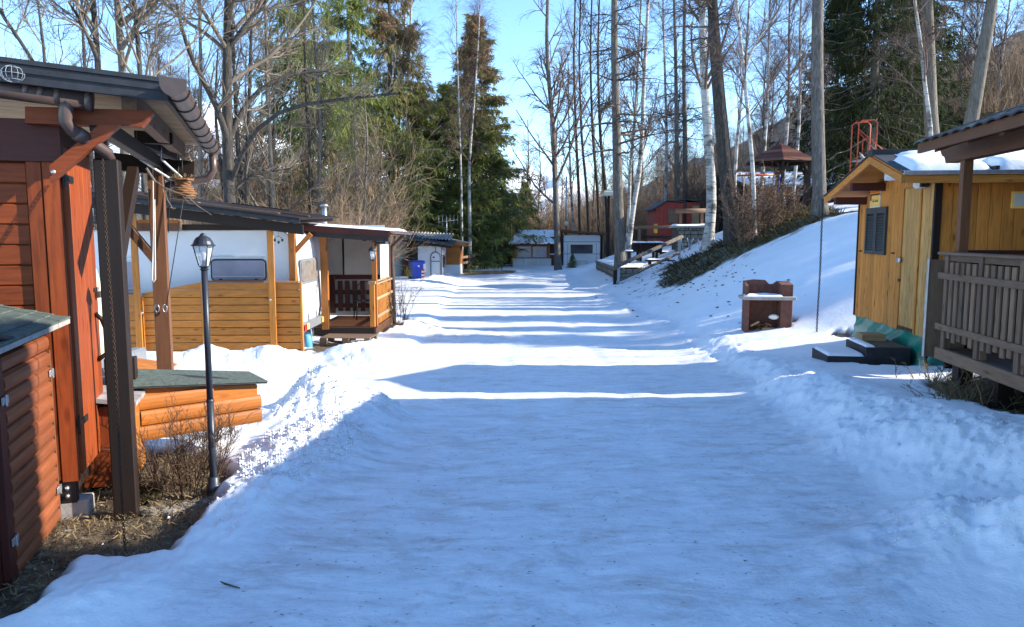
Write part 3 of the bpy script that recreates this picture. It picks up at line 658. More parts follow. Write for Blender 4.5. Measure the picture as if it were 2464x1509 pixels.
# drying rods, cords, basket
yr = 1.6
rods = fthing('drying_rack', 'pair of white hanging rods with cords under the red cabin porch roof', 'drying rack', FA)
for (h0, h1_, e) in (((338, 352), (338, 384), (411, 431)), ((388, 345), (388, 383), (448, 437))):
    a, b, c_ = (FA.px(*h0, 'y', yr), FA.px(*h1_, 'y', yr), FA.px(*e, 'y', yr + .5)); ptube('hook', M['steel'], rods, [a, b], .004, 6); ptube('rod', M['white_cord'], rods, [b, c_], .009, 8)
for (p, q, m_) in (((411, 431), (405, 560), 'black'), ((448, 437), (400, 738), 'black'), ((368, 400), (370, 675), 'white_cord'), ((430, 372), (428, 470), 'black')):
    ptube('cord', M[m_], rods, [FA.px(*p, 'y', fy - .12), FA.px(*q, 'y', fy - .12)], .004, 5)
ptube('cord', M['white_cord'], rods, [FA.px(369, 560, 'y', fy - .1), FA.px(366, 672, 'y', fy - .1), FA.px(370, 680, 'y', fy - .1), FA.px(374, 672, 'y', fy - .1), FA.px(372, 480, 'y', fy - .1)], .005, 5)
for x_ in (378, 397):
    c_ = FA.px(x_, 742, 'y', fy - .085); ptube('carabiner', M['steel'], rods, [c_ + np.array([.018 * math.sin(t), 0, .035 * math.cos(t)]) for t in np.linspace(0, 2 * math.pi, 11)], .0045, 5)
bk = FA.world(FA.px(441, 452, 'y', 1.9)); bas = thing('wicker_basket', 'round woven wicker basket hanging under the red cabin porch beam', 'basket', bk)
mb = MB(); 
for k in range(9):
    z = -.085 + k * .019; r_ = .07 + .022 * math.sin(k * .8) ; mb.tube([((r_ + .006 * math.sin(6 * t + k * 3.1)) * math.cos(t), (r_ + .006 * math.sin(6 * t + k * 3.1)) * math.sin(t), z) for t in np.linspace(0, 2 * math.pi, 25)], .011, 5, False)
build(mb, 'weave', M['wicker'], bas, True); ptube('hanger', M['black'], bas, [(0, 0, .07), (0, 0, .26)], .004, 5)
mb = MB(); rs = random.Random(3)
for k in range(60):
    a_ = rs.uniform(0, 6.28); e_ = rs.uniform(.2, 1.4); p0 = Vector((.05 * math.cos(a_), .05 * math.sin(a_), .06)); mb.tube([p0, p0 + Vector((math.cos(a_) * math.cos(e_), math.sin(a_) * math.cos(e_), math.sin(e_))) * .06], [.006, .002], 4)
build(mb, 'moss', M['straw'], bas)
tw = MB(); q = lambda u, v, y=1.2: FA.px(u, v, 'y', y)
tw.tube([q(352, 405), q(372, 435), q(395, 452), q(420, 462), q(450, 472), q(475, 495), q(510, 518)], [.009, .008, .007, .006, .005, .004, .002], 6)
tw.tube([q(395, 452), q(402, 480), q(418, 505)], [.006, .005, .002], 5); tw.tube([q(450, 472), q(480, 478), q(505, 470)], [.004, .003, .002], 5); tw.tube([q(435, 467), q(455, 490), q(470, 492)], [.004, .003, .002], 5)
o = build(tw, 'bare_branch', M['grey_bark']); o.location = FA.o; o.rotation_euler = (0, 0, FA.a); tag(o, 'pale bare branch hung up across the red cabin porch post', 'branch')

# ------------------------------------------------------------------ log locker
fc = FA.px(143, 1262, 'y', -.06); xb = fc[0]; zb2 = fc[2]
lock = fthing('log_locker', 'low locker with half-log door and grey green shingle roof against the red cabin wall', 'locker', FA)
yn = -1.35; yd0 = FA.px(42, 1391, 'x', xb)[1]; ztop = FA.px(112, 812, 'x', xb)[2] + .005
zr1 = ztop - .085
build(MB().box(-3.0, xb - .03, yn, -.005, zb2, ztop), 'body', M['maroon_y'], lock)
def halflog(x, y0, y1, z0, z1, out=.022, n=5):
    r = (z1 - z0) / 2; zc = (z0 + z1) / 2
    pts = [(x, y0, z0)] + [(x + out * math.sin(math.pi * (j) / n) ** .7, y0, zc - r * math.cos(math.pi * j / n)) for j in range(1, n)] + [(x, y0, z1)]
    return MB().prism(pts, (0, y1 - y0, 0))
def log_x(x0, x1, y, z0, z1, out=.03, n=6, M_=None):
    r = (z1 - z0) / 2; zc = (z0 + z1) / 2
    pts = [(x0, y, z0)] + [(x0, y - out * math.sin(math.pi * j / n) ** .7, zc - r * math.cos(math.pi * j / n)) for j in range(1, n)] + [(x0, y, z1)]
    return MB().prism(pts, (x1 - x0, 0, 0))
build(halflog(xb - .03, yd0 - .02, -.02, zr1, ztop, .03), 'top_log', M['log_y'], lock)
dr = pbox('door', M['log_y'], lock, xb - .028, xb - .016, yd0, -.03, zb2 + .01, zr1 - .008)
nl = 12; dz = (zr1 - .01 - zb2 - .012) / nl
for k in range(nl):
    z0 = zb2 + .012 + k * dz; s_ = yd0 * .5 + .02 * math.sin(k * 1.9) - .02
    build(halflog(xb - .016, yd0 + .005, s_ - .003, z0, z0 + dz - .002, .024), 'half_log', M['log_y'], dr)
    build(halflog(xb - .016, s_ + .003, -.034, z0, z0 + dz - .002, .022), 'half_log', M['log_y'], dr)
pbox('door_stile', M['brown_z'], dr, xb - .016, xb + .004, -.032, -.02, zb2, zr1)
pbox('corner_post', M['maroon_z'], lock, xb - .03, xb + .006, yd0 - .1, yd0 - .012, zb2 - .12, ztop); 
for (y, z) in ((yd0 - .03, FA.px(15, 958, 'x', xb)[2]), (yd0 - .03, FA.px(35, 1295, 'x', xb)[2]), (-.06, FA.px(107, 905, 'x', xb)[2]), (-.06, FA.px(135, 1180, 'x', xb)[2])):
    h = pbox('hinge', M['steel'], dr, xb + .008, xb + .016, y - .045, y + .045, z - .02, z + .02); build(MB().tube([(xb + .018, y, z - .028), (xb + .018, y, z + .028)], .007, 8), 'hinge_pin', M['steel'], h)
for y in (-.12, -.7): pbox('foot', M['concrete'], lock, xb - .25, xb - .05, y - .1, y + .08, -.06, zb2 - .003, c=.01)
# shingle roof, sloping down towards the road
e_ = FA.px(166, 764, 'y', -.02); w_ = FA.px(0, 735, 'y', -.02); sl2 = (e_[2] - w_[2]) / (e_[0] - w_[0]); rx = lambda x: e_[2] + sl2 * (x - e_[0])
def rslab(mb, x0, x1, y0, y1, d0, d1): return mb.prism([(x0, y0, rx(x0) - d0), (x1, y0, rx(x1) - d0), (x1, y0, rx(x1) - d1), (x0, y0, rx(x0) - d1)], (0, y1 - y0, 0))
rf = build(rslab(MB(), e_[0] - 1.3, e_[0] - .004, yn, -.018, .006, .026), 'roof_board', M['maroon_x'], lock)
build(rslab(MB(), e_[0] - .05, e_[0] + .004, yn, -.018, .008, .034), 'drip_edge', M['concrete'], lock)
rs = random.Random(11)
for r_ in range(9):
    x1 = e_[0] + .008 - r_ * .085; y = -.02 - (.07 if r_ % 2 else 0.0)
    if r_ % 2: build(MB().prism([(x1 - .1, -.018, rx(x1 - .1) + .004), (x1, -.018, rx(x1) + .006), (x1, -.018, rx(x1) - .001), (x1 - .1, -.018, rx(x1 - .1) - .004)], (0, -.049, 0)), 'shingle', M['slate'], rf)
    while y > yn + .05:
        w = .148 + rs.uniform(-.012, .012); y2 = max(y - w, yn); t0 = .0045 + rs.uniform(0, .002)
        build(MB().prism([(x1 - .095, y - .002, rx(x1 - .095) - .0005 + .001 * (r_ % 3)), (x1, y - .002, rx(x1) + t0 + .003), (x1, y - .002, rx(x1) - .001), (x1 - .095, y - .002, rx(x1 - .095) - .004)], (0, -(y - y2) + .003, 0)), 'shingle', M['slate'], rf); y = y2
ptube('roof_pipe', M['charcoal'], lock, [FA.px(-60, 800, 'x', e_[0] - .02), FA.px(34, 818, 'x', e_[0] - .02)], .017, 10)

# ------------------------------------------------------------------ garden lamp
def lantern(par, z, s=1.0, mats=('lamp_paint',), parent_part=None):
    P_ = M['lamp_paint']
    def sq(prof, nm, mt, p, n=4, rot=math.pi / 4):
        Mx = Matrix.Rotation(rot, 4, 'Z'); return build(MB().lathe([(r * s, z + h * s) for r, h in prof], (0, 0, 0), n, Mx), nm, mt, p)
    base = sq([(.001, 0), (.045, 0), (.05, .012), (.03, .02), (.055, .035), (.055, .045), (.001, .045)], 'lantern_base', P_, par, 8)
    top = sq([(.118, .265), (.128, .262), (.128, .270), (.112, .280), (.098, .315), (.072, .352), (.045, .366), (.036, .372), (.028, .388), (.012, .402), (.001, .405)], 'lantern_roof', P_, par, 16)
    sq([(.112, .265), (.06, .268), (.001, .268)], 'roof_lining', P_, top, 16)
    for k in range(4):
        a = math.pi / 4 + k * math.pi / 2; c_, q_ = math.cos(a), math.sin(a)
        build(MB().tube([(.056 * s * c_, .056 * s * q_, z + .045 * s), (.112 * s * c_, .112 * s * q_, z + .268 * s)], .0065 * s, 6), 'lantern_bar', P_, par, True)
        b = a + math.pi / 2; c2, q2 = math.cos(b), math.sin(b)
        vs = [(.053 * s * c_, .053 * s * q_, z + .046 * s), (.053 * s * c2, .053 * s * q2, z + .046 * s), (.107 * s * c2, .107 * s * q2, z + .266 * s), (.107 * s * c_, .107 * s * q_, z + .266 * s)]
        n_ = (Vector(vs[1]) - Vector(vs[0])).cross(Vector(vs[2]) - Vector(vs[0])).normalized() * -.002
        build(MB().prism(vs, n_), 'pane', M['pane'], par)
    bl = build(MB().lathe([(.001, z + .045 * s), (.022 * s, z + .045 * s), (.022 * s, z + .10 * s), (.018 * s, z + .105 * s)], (0, 0, 0), 12), 'bulb_socket', M['black'], par)
    build(MB().lathe([(.016 * s, z + .102 * s), (.017 * s, z + .118 * s), (.03 * s, z + .15 * s), (.03 * s, z + .17 * s), (.018 * s, z + .195 * s), (.001, z + .20 * s)], (0, 0, 0), 14), 'bulb', M['bulb'], bl, True)
    build(MB().lathe([(.0195 * s, z + .085 * s), (.0195 * s, z + .118 * s)], (0, 0, 0), 12), 'bulb_cap', M['steel'], bl, True)
lg = ghit(515, 1184); lg[2] = h1(lg[0], lg[1])
lh = at(497, 650, lg[1])[2] - lg[2]
lamp = thing('garden_lamp', 'slim dark blue-grey garden lamp post with clear lantern standing by the left snow bank', 'lamp', lg)
ptube('post', M['lamp_paint'], lamp, [(0, 0, -.05), (0, 0, lh * .42)], .0235, 14); ptube('upper_post', M['lamp_paint'], lamp, [(0, 0, lh * .42), (0, 0, lh)], .0205, 14)
build(MB().lathe([(.001, -.02), (.045, -.02), (.045, .05), (.036, .055), (.036, .10), (.025, .108)], n=14), 'foot', M['lamp_paint'], lamp, True)
build(MB().lathe([(.026, lh * .42 - .008), (.026, lh * .42 + .004), (.021, lh * .42 + .01)], n=14), 'joint_ring', M['lamp_paint'], lamp, True)
lantern(lamp, lh, .60)

# ------------------------------------------------------------------ storage box with half-log side
d0 = at(333, 990, 5.3); FD = Frame(d0[0], d0[1], 40.0)
sb = fthing('log_storage_box', 'small orange half-log storage box with green shingle roof behind the garden lamp', 'storage box', FD)
zl0 = FD.px(342, 1062, 'y', 0)[2]; xr = FD.px(626, 965, 'y', 0)[0]; zt0 = FD.px(350, 934, 'y', 0)[2]; zt1 = FD.px(624, 925, 'y', 0)[2]
ztp = lambda x: zt0 + (zt1 - zt0) * x / xr
lhgt = .115
for k in range(4):
    z0 = zl0 + k * lhgt
    if z0 + .03 > ztp(xr): break
    xe2 = xr
    z1 = z0 + lhgt - .002
    if z1 > ztp(xr) and z1 <= ztp(0): 
        xe2 = max(.2, min(xr, (z1 - zt0) / (zt1 - zt0) * xr)) if zt1 != zt0 else xr
    build(log_x(0.0 + (.012 if k % 2 else 0), xe2, 0, z0, min(z1, ztp(0)), .032), 'half_log', M['log'], sb)
build(MB().prism([(.04, .0, zl0 + .02), (xr - .02, 0, zl0 + .02), (xr - .02, 0, zt1), (.04, 0, zt0)], (0, .38, 0)), 'body', M['orange_x'], sb)
ra, rb_ = (-.06, xr + .04)
def droof(mb, x0, x1, y0, y1, h0, h1_):
    f = lambda x, y: zt0 + (zt1 - zt0) * x / xr + .015 + (y + .06) * (.15 - .11 * x / xr)
    return mb.add([(x0, y0, f(x0, y0) + h0), (x1, y0, f(x1, y0) + h0), (x1, y1, f(x1, y1) + h0), (x0, y1, f(x0, y1) + h0), (x0, y0, f(x0, y0) + h1_), (x1, y0, f(x1, y0) + h1_), (x1, y1, f(x1, y1) + h1_), (x0, y1, f(x0, y1) + h1_)], [(0, 1, 2, 3), (7, 6, 5, 4), (0, 4, 5, 1), (1, 5, 6, 2), (2, 6, 7, 3), (3, 7, 4, 0)])
rfd = build(droof(MB(), ra, rb_, -.06, .36, 0, .014), 'roof_board', M['charcoal'], sb)
for r_ in range(4):
    y = -.066 + r_ * .10; x = ra - (.06 if r_ % 2 else 0)
    while x < rb_ - .01:
        x2 = min(x + .15 + rs.uniform(-.01, .01), rb_ + .004); build(droof(MB(), max(x, ra) + .0015, x2, y, y + .115, .0145 + .0012 * r_, .022 + .0015 * r_), 'shingle', M['slate'], rfd); x = x2
# lower cabinet part facing the road, left of the logs
cbp = FA.local(at(322, 1178, 4.98)); cz0 = h1(*FA.world(cbp)[:2]) + .01; cz1 = FA.px(322, 962, 'x', cbp[0])[2]
cabn = fthing('wood_cabinet', 'low orange-red cabinet with dark hinges standing right behind the dark porch post', 'cabinet', FA)
pbox('body', M['red_z'], cabn, cbp[0] - .5, cbp[0] - .012, cbp[1], cbp[1] + .5, cz0, cz1)
cd = pbox('door', M['orange_z'], cabn, cbp[0] - .01, cbp[0] + .01, cbp[1] + .01, cbp[1] + .48, cz0 + .02, cz1 - .02)
for z in (cz0 + .25, cz1 - .12): pbox('hinge', M['steel'], cd, cbp[0] + .011, cbp[0] + .02, cbp[1] + .0, cbp[1] + .07, z - .025, z + .025)
build(MB().prism([(cbp[0] - .55, cbp[1] - .05, cz1 + .1), (cbp[0] + .05, cbp[1] - .05, cz1), (cbp[0] + .05, cbp[1] - .05, cz1 + .03), (cbp[0] - .55, cbp[1] - .05, cz1 + .13)], (0, .75, 0)), 'roof', M['grey_sheet'], cabn)

# ------------------------------------------------------------------ cream camper van nose seen between the posts
vx = at(333, 800, 8.2)
vx = at(333, 800, 9.8)
van = thing('camper_van', 'cream camper van with its rounded nose showing between the porch posts', 'van', (vx[0], 8.2, -.33), 0)
vz = lambda py, Y=8.0: at(300, py, Y)[2] + .33
VP_ = lambda u, v: (at(u, v, 9.8)[0] - vx[0], at(u, v, 9.8)[2] + .33)
hl = [VP_(334, 990), VP_(334, 905), VP_(320, 872), VP_(303, 835), VP_(286, 775), VP_(268, 728), VP_(252, 718), VP_(236, 660), VP_(215, 600), VP_(190, 570), VP_(-150, 565), (-3.6, .35), (-.1, .35)]
build(MB().prism([(x, 0, z) for x, z in hl], (0, 1.6, 0)), 'body', M['cream'], van)
build(MB().prism([(VP_(243, 712)[0], -.012, vz(712)), (VP_(222, 650)[0], -.012, vz(650)), (VP_(150, 650)[0], -.012, vz(650)), (VP_(150, 712)[0], -.012, vz(712))], (0, .01, 0)), 'side_window', M['dark_glass'], van)
build(MB().box(-3.5, VP_(268, 728)[0], -.015, 0, vz(740), vz(733)), 'trim', M['grey_trim'], van)
build(MB().box(VP_(248, 680)[0], VP_(272, 680)[0], -.16, -.04, vz(700, 7.9), vz(672, 7.9), c=.02), 'mirror', M['white'], van)
build(MB().box(-.14, .05, -.03, 1.72, .30, .52, c=.03), 'bumper', M['grey_trim'], van)
for x in (-.75, -3.0): build(MB().lathe([(.1, -.09), (.3, -.09), (.33, -.05), (.33, .05), (.3, .09), (.1, .09)], n=20, M=Matrix.Translation((x, .1, .3)) @ Matrix.Rotation(math.pi / 2, 4, 'X')), 'wheel', M['black'], van, True)
# little orange roofed hutch
hv = at(345, 895, 8.6); hut = thing('wooden_hutch', 'small orange-red wooden hutch with slatted lid beside the cream van', 'hutch', (hv[0] + .1, 8.6, h1(hv[0], 8.6)), 12)
build(MB().box(-.35, .12, 0, .5, 0, .33), 'body', M['orange_x'], hut)
for k in range(4): build(MB().beam((-.4, -.06 + k * .15, .44 - .0 * k), (.18, -.06 + k * .15, .33), .14, .02), 'lid_slat', M['orange_x'], hut)
# ------------------------------------------------------------------ caravan with carport and board fence
YF = 14.0; GZ = -.6
f0 = at(727, 700, YF); FF = Frame(f0[0], YF, 1.5)
fpx = lambda u, v, y=0.0: FF.px(u, v, 'y', y)
def round_rect(u0, v0, u1, v1, r, n=5):
    pts = []
    for cx_, cy_, a0 in ((u1 - r, v1 - r, 0), (u0 + r, v1 - r, 90), (u0 + r, v0 + r, 180), (u1 - r, v0 + r, 270)):
        for k in range(n + 1):
            a = RAD(a0 + 90 * k / n); pts.append((cx_ + r * math.cos(a), cy_ + r * math.sin(a)))
    return pts
def window_y(par, x0, x1, z0, z1, y, r, glass_m, frame_m, fr=.035, curtain=False):
    """window in a wall facing -y"""
    a = build(MB().prism([(u, y, v) for u, v in round_rect(x0, z0, x1, z1, r)], (0, -.02, 0)), 'window', frame_m, par)
    build(MB().prism([(u, y - .021, v) for u, v in round_rect(x0 + fr, z0 + fr, x1 - fr, z1 - fr, max(r - fr, .01))], (0, -.012, 0)), 'pane', glass_m, a)
    return a
def window_x(par, y0, y1, z0, z1, x, r, glass_m, frame_m, fr=.035):
    a = build(MB().prism([(x, u, v) for u, v in round_rect(y0, z0, y1, z1, r)], (.02, 0, 0)), 'window', frame_m, par)
    build(MB().prism([(x + .021, u, v) for u, v in round_rect(y0 + fr, z0 + fr, y1 - fr, z1 - fr, max(r - fr, .01))], (.012, 0, 0)), 'pane', glass_m, a)
    return a
yc = .32
cv = fthing('caravan', 'white caravan behind the orange board fence under the dark carport roof', 'caravan', FF)
xr_ = fpx(717, 600, yc)[0]; zt_ = fpx(640, 554, yc)[2]; xl_ = -5.6; zb_ = GZ + .42
prof = [(xl_, zb_), (xl_, zt_ - .05), (xl_ + .1, zt_), (xr_ - .38, zt_)] + [(xr_ - .38 + .30 * math.sin(t), zt_ - .34 + .34 * math.cos(t)) for t in np.linspace(.25, 1.45, 6)] + [(xr_ - .03, zt_ - .8), (xr_, zb_ + .35), (xr_ - .06, zb_)]
build(MB().prism([(x, yc, z) for x, z in prof], (0, 2.1, 0)), 'body', M['white'], cv)
build(MB().tube([(x, yc - .004, z) for x, z in prof[3:-1]], .014, 6), 'edge_trim', M['grey_trim'], cv)
build(MB().tube([(xl_, yc - .004, zt_ - .03), (xr_ - .38, yc - .004, zt_ - .0)], .012, 6), 'roof_trim', M['steel'], cv)
for (u0, v0, u1, v1, g_) in ((287, 705, 331, 626, 'haze_glass'), (509, 677, 641, 623, 'haze_glass')):
    a = fpx(u0, v0, yc); b = fpx(u1, v1, yc); w_ = window_y(cv, a[0], b[0], a[2], b[2], yc, .09, M['haze_glass'], M['white'] if u0 < 300 else M['black'], .03)
    build(MB().box(a[0], b[0], yc - .03, yc - .001, b[2] + .03, b[2] + .045).box(a[0] + .05, b[0] - .05, yc - .042, yc - .034, a[2] + .09, a[2] + .10), 'rain_strip', M['steel'], w_)
    for k in (.18, .82): pbox('latch', M['black'], w_, a[0] + (b[0] - a[0]) * k - .03, a[0] + (b[0] - a[0]) * k + .03, yc - .046, yc - .034, a[2] + .03, a[2] + .055)
wa = FF.px(724, 692, 'x', xr_); wb = FF.px(763, 619, 'x', xr_)
window_x(cv, wa[1], wb[1], wa[2] + .05, wb[2], xr_ - .015, .12, M['curtain_glass'], M['grey_trim'], .05)
for y in (yc + .7, yc + 1.4): pbox('panel_seam', M['grey_trim'], cv, xr_ - .02, xr_ + .004, y, y + .012, zb_ + .1, wa[2] - .02)
pbox('bumper', M['grey_trim'], cv, xr_ - .1, xr_ + .05, yc + .02, yc + 2.08, zb_ - .02, zb_ + .14)
for i, (y0, m_) in enumerate(((yc + .05, 'red_plastic'), (yc + .25, 'sign_yellow'), (yc + 1.55, 'sign_yellow'), (yc + 1.72, 'orange_plastic'), (yc + 1.88, 'red_plastic'))):
    pbox('tail_light', M[m_], cv, xr_ + .052, xr_ + .085, y0, y0 + .15, zb_ + .0, zb_ + .12, c=.01)
for x in (-1.6, -4.2): pbox('support', M['concrete'], cv, x, x + .2, yc + .3, yc + .6, GZ - .1, zb_ - .002)
build(MB().box(xl_, xr_ - .15, yc + .02, yc + .06, GZ - .1, zb_ - .003), 'skirt', M['grey_trim'], cv)

fen = fthing('board_fence', 'orange varnished board fence with posts in front of the white caravan', 'fence', FF)
X = lambda u, v=760: fpx(u, v)[0]
zf0 = GZ - .03; zA = fpx(300, 708)[2]; zB = fpx(560, 679)[2]; zC = fpx(690, 680)[2]
st = (zB - zf0) / 10
z_of = lambda u, v: fpx(u, v)[2]
planks_h(fen, M['amber_x'], X(215), X(327), 0, zf0, zA, st, 'board', .022, gap=.011)
x1_, x2_ = X(346), X(489); z1_, z2_ = fpx(346, 706)[2], fpx(489, 679)[2]
planks_h(fen, M['amber_x'], x1_, x2_, 0, zf0, zB + .05, st, 'board', .022, top=lambda u: z1_ + (z2_ - z1_) * (u - x1_) / (x2_ - x1_), gap=.011)
planks_h(fen, M['amber_x'], X(497), X(653), 0, zf0, zB, st, 'board', .022, gap=.011)
planks_h(fen, M['amber_x'], X(655), X(723), 0, zf0, zC, st, 'board', .022, gap=.011)
for u in (489, 641.5, 653):
    pass
pbox('backing', M['dark_x'], fen, X(348), X(722), .004, .02, zf0, zA - .02); pbox('joint_board', M['amber_z'], fen, X(487), X(498), -.04, -.003, zf0, zB + .012)
pbox('corner_board', M['amber_z'], fen, X(723.5), X(729), -.05, .03, zf0, zC + .015)
pbox('cap_board', M['brown_x'], fen, X(499), X(640), -.05, .03, zB + .004, zB + .03); pbox('cap_board', M['amber_x'], fen, X(659), X(723), -.05, .03, zC + .004, zC + .03)
pbox('cap_board', M['grey_x'], fen, X(215), X(327), -.05, .03, zA + .004, zA + .03)
pbox('brace_board', M['amber_z'], fen, X(344), X(348), -.05, -.024, zf0, zA - .05); pbox('brace_board', M['amber_z'], fen, X(657), X(660), -.05, -.001, zf0, zC - .05)
for u, v in ((342, 753), (344, 860), (489, 726), (491, 862), (650, 722), (654, 838)):
    p = fpx(u, v, -.17 if u not in (489, 491) else -.045); build(MB().sphere(p, (.024, .012, .024), 8, 6), 'bolt', M['steel'], fen, True)
rs = random.Random(4)

cp = fthing('carport', 'low dark carport roof with orange posts over the caravan', 'carport', FF)
zr = lambda u, y=-.45: 0
r0 = fpx(215, 484, -.45); r1 = fpx(722, 546, -.45)      # lower edge of the fascia's top board
e0 = fpx(282, 469, -.45); e1_ = fpx(745, 528, -.45); slp = (e1_[2] - e0[2]) / (e1_[0] - e0[0])
top = lambda x: e0[2] + slp * (x - e0[0])
xs0 = X(160); xs1 = fpx(722, 530, -.45)[0]
def cslab(mb, x0, x1, y0, y1, d0, d1, rise=.03): 
    mb.add([(x0, y0, top(x0) - d0), (x1, y0, top(x1) - d0), (x1, y1, top(x1) - d0 + rise * (y1 - y0)), (x0, y1, top(x0) - d0 + rise * (y1 - y0)), (x0, y0, top(x0) - d1), (x1, y0, top(x1) - d1), (x1, y1, top(x1) - d1 + rise * (y1 - y0)), (x0, y1, top(x0) - d1 + rise * (y1 - y0))], [(0, 1, 2, 3), (7, 6, 5, 4), (0, 4, 5, 1), (1, 5, 6, 2), (2, 6, 7, 3), (3, 7, 4, 0)]); return mb
build(cslab(MB(), xs0, xs1, -.5, 3.0, 0.0, .03), 'roof_sheet', M['dark_x'], cp)
build(cslab(MB(), xs0, xs1, -.48, -.45, .033, .10), 'fascia', M['charcoal'], cp)
build(cslab(MB(), xs0, xs1, -.28, -.2, .12, .30), 'edge_beam', M['dark_x'], cp)
for k in range(9):
    x = xs0 + .3 + k * (xs1 - xs0 - .5) / 8; build(cslab(MB(), x, x + .08, -.44, 2.9, .035, .115), 'rafter', M['dark_y'], cp)
for u0, u1 in ((316, 333), (640, 656), (700, 718)):
    yy = -.15 if u0 < 690 else .25; vb = 858; a = fpx(u0 + 6, 700, yy)[0]; wdt = .085
    x_ = fpx((u0 + u1) / 2 + (4 if u0 < 400 else 6 if u0 < 690 else 0), 700, yy)[0]
    if u0 < 690: pbox('post', M['amber_z'], cp, x_ - .06, x_ + .06, yy - .06 + .055, yy + .06 - .03, GZ - .02, top(x_) - .30 + .02)
    else: pbox('post', M['orange_z'], cp, x_ - .06, x_ + .06, yc - .2, yc - .08, zC + .0, top(x_) - .28)
    if u0 < 690: pbox('post_shoe', M['steel'], cp, x_ - .075, x_ + .075, yy - .02, yy + .04, GZ - .1, GZ + .10)
pbeam('brace', M['orange_x'], cp, fpx(703, 612, yc - .14), fpx(748, 563, yc - .14), .05, .09)
pbox('light_board', M['brown_x'], cp, X(318), X(435), .1, .13, fpx(318, 556, .1)[2], fpx(318, 531, .1)[2])
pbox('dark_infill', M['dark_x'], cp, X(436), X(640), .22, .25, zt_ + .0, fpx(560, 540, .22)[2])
pbox('light_strip', M['orange_x'], cp, X(338), X(435), .08, .098, fpx(318, 537, .1)[2], fpx(318, 529, .1)[2])
# loose boards on the carport roof
for k, (u0, v0, u1, v1, yy) in enumerate(((290, 465, 345, 460, .2), (335, 478, 480, 484, -.2), (350, 474, 455, 481, .1), (300, 470, 400, 470, .6), (486, 482, 672, 511, -.42), (560, 494, 700, 512, 1.2), (600, 503, 745, 521, .5))):
    a = fpx(u0, v0, yy); b = fpx(u1, v1, yy); a[2] = top(a[0]) + .035 + .03 * yy + .02 * (k % 3); b[2] = top(b[0]) + .035 + .03 * yy + .02 * (k % 3)
    pbeam('roof_board', M[('brown_x', 'grey_x', 'dark_x')[k % 3]], cp, a, b, .14, .022)
wcm = fpx(670, 572, -.25); wch = thing('wind_chime', 'small black wind chime hanging in front of the caravan', 'wind chime', FF.world(wcm))
mb = MB().tube([(0, 0, .12), (0, 0, .02)], .003, 4).tube([(-.07, 0, -.01), (0, 0, .03), (.07, 0, -.01)], .004, 4)
build(mb, 'hanger', M['black'], wch)
for x, z in ((-.07, -.04), (.07, -.04), (0, -.08)): pbox('chime', M['black'], wch, x - .016, x + .016, -.016, .016, z - .03, z + .02)

# ------------------------------------------------------------------ porch of the second pitch
YP = 16.0; FP = Frame(at(903, 700, YP)[0], YP, 0)
qpx = lambda u, v, y=0.0: FP.px(u, v, 'y', y)
por = fthing('porch', 'covered wooden porch with white sheet walls and orange posts next to the caravan', 'porch', FP)
xL = qpx(752, 700)[0]; zD = qpx(850, 789)[2]; D = 2.25
build(MB().box(xL, -.04, .01, .05, zD - .16, zD - .002), 'deck_fascia', M['dark_x'], por); build(MB().box(-.04, .0, .01, D, zD - .16, zD - .002), 'deck_fascia', M['brown_y'], por)
for k in range(15): pbox('deck_board', M['brown_x'], por, xL, .03, .0 + k * D / 15, (k + 1) * D / 15 - .008, zD, zD + .025)
build(MB().box(xL + .05, -.35, .12, .16, GZ - .1, zD - .16), 'crawl_skirt', M['dark_x'], por)
pw = lambda u, y=0: qpx(u, 650, y)[0]
zR = qpx(782, 566)[2] + .02
x_ = pw(781); pbox('post', M['orange_z'], por, x_ - .075, x_ + .075, -.06, .06, zD - .03, zR)
x_ = pw(901, .1); pbox('post', M['orange_z'], por, x_ - .05, x_ + .05, .06, .16, zD + .026, zR)
pbox('newel', M['amber_z'], por, -.115, -.015, -.05, .05, zD + .026, qpx(897, 684)[2])
pbox('newel_cap', M['tan_x'], por, -.14, .01, -.07, .07, qpx(897, 684)[2], qpx(897, 677)[2])
xpr = FP.px(931, 650, 'y', D - .1)[0]; pbox('post', M['brown_z'], por, -.1, -.02, D - .14, D - .06, zD + .026, zR - .05)
# side railing facing the sun
zt_r = qpx(897, 684)[2]
for (za, zb__) in ((zt_r - .02, zt_r + .02), (zD + .60, zD + .66), (zD + .20, zD + .27)): pbox('rail', M['tan_y'], por, .006, .03, .05, D - .1, za, zb__)
nb = 14
for k in range(nb):
    y = .08 + k * (D - .25) / nb; pbox('picket', M['amber_z'], por, -.03, .003, y, y + .062, zD + .05, zt_r - .03 + .03 * math.sin(k))
# back wall: white sheets on a dark frame, pickets before them
yb2 = D - .02
sx = [qpx(784, 600, yb2)[0] - .15, qpx(826, 600, yb2)[0], -.16]
zs0 = qpx(800, 663, yb2)[2]; zs1 = qpx(800, 562, yb2)[2] + .2
for a, b in ((sx[0], sx[1] - .02), (sx[1] + .02, sx[2])): pbox('wall_sheet', M['sheet'], por, a, b, yb2, yb2 + .02, zs0, zs1); 
pbox('wall_sheet', M['sheet'], por, sx[0], sx[2], yb2, yb2 + .02, zD + .03, zs0 - .09)
pbox('stud', M['dark_z'], por, sx[1] - .02, sx[1] + .02, yb2 - .03, yb2 + .02, zs0, zs1); pbox('wall_rail', M['maroon_x'], por, sx[0], sx[2], yb2 - .05, yb2 + .02, zs0 - .09, zs0 + .02)
for zz in (810, 970): 
    z = 541.4 + zz * .1994; z = qpx(800, z, yb2 - .08)[2]; pbox('inner_rail', M['maroon_x'], por, sx[0], sx[2], yb2 - .10, yb2 - .07, z - .05, z + .05)
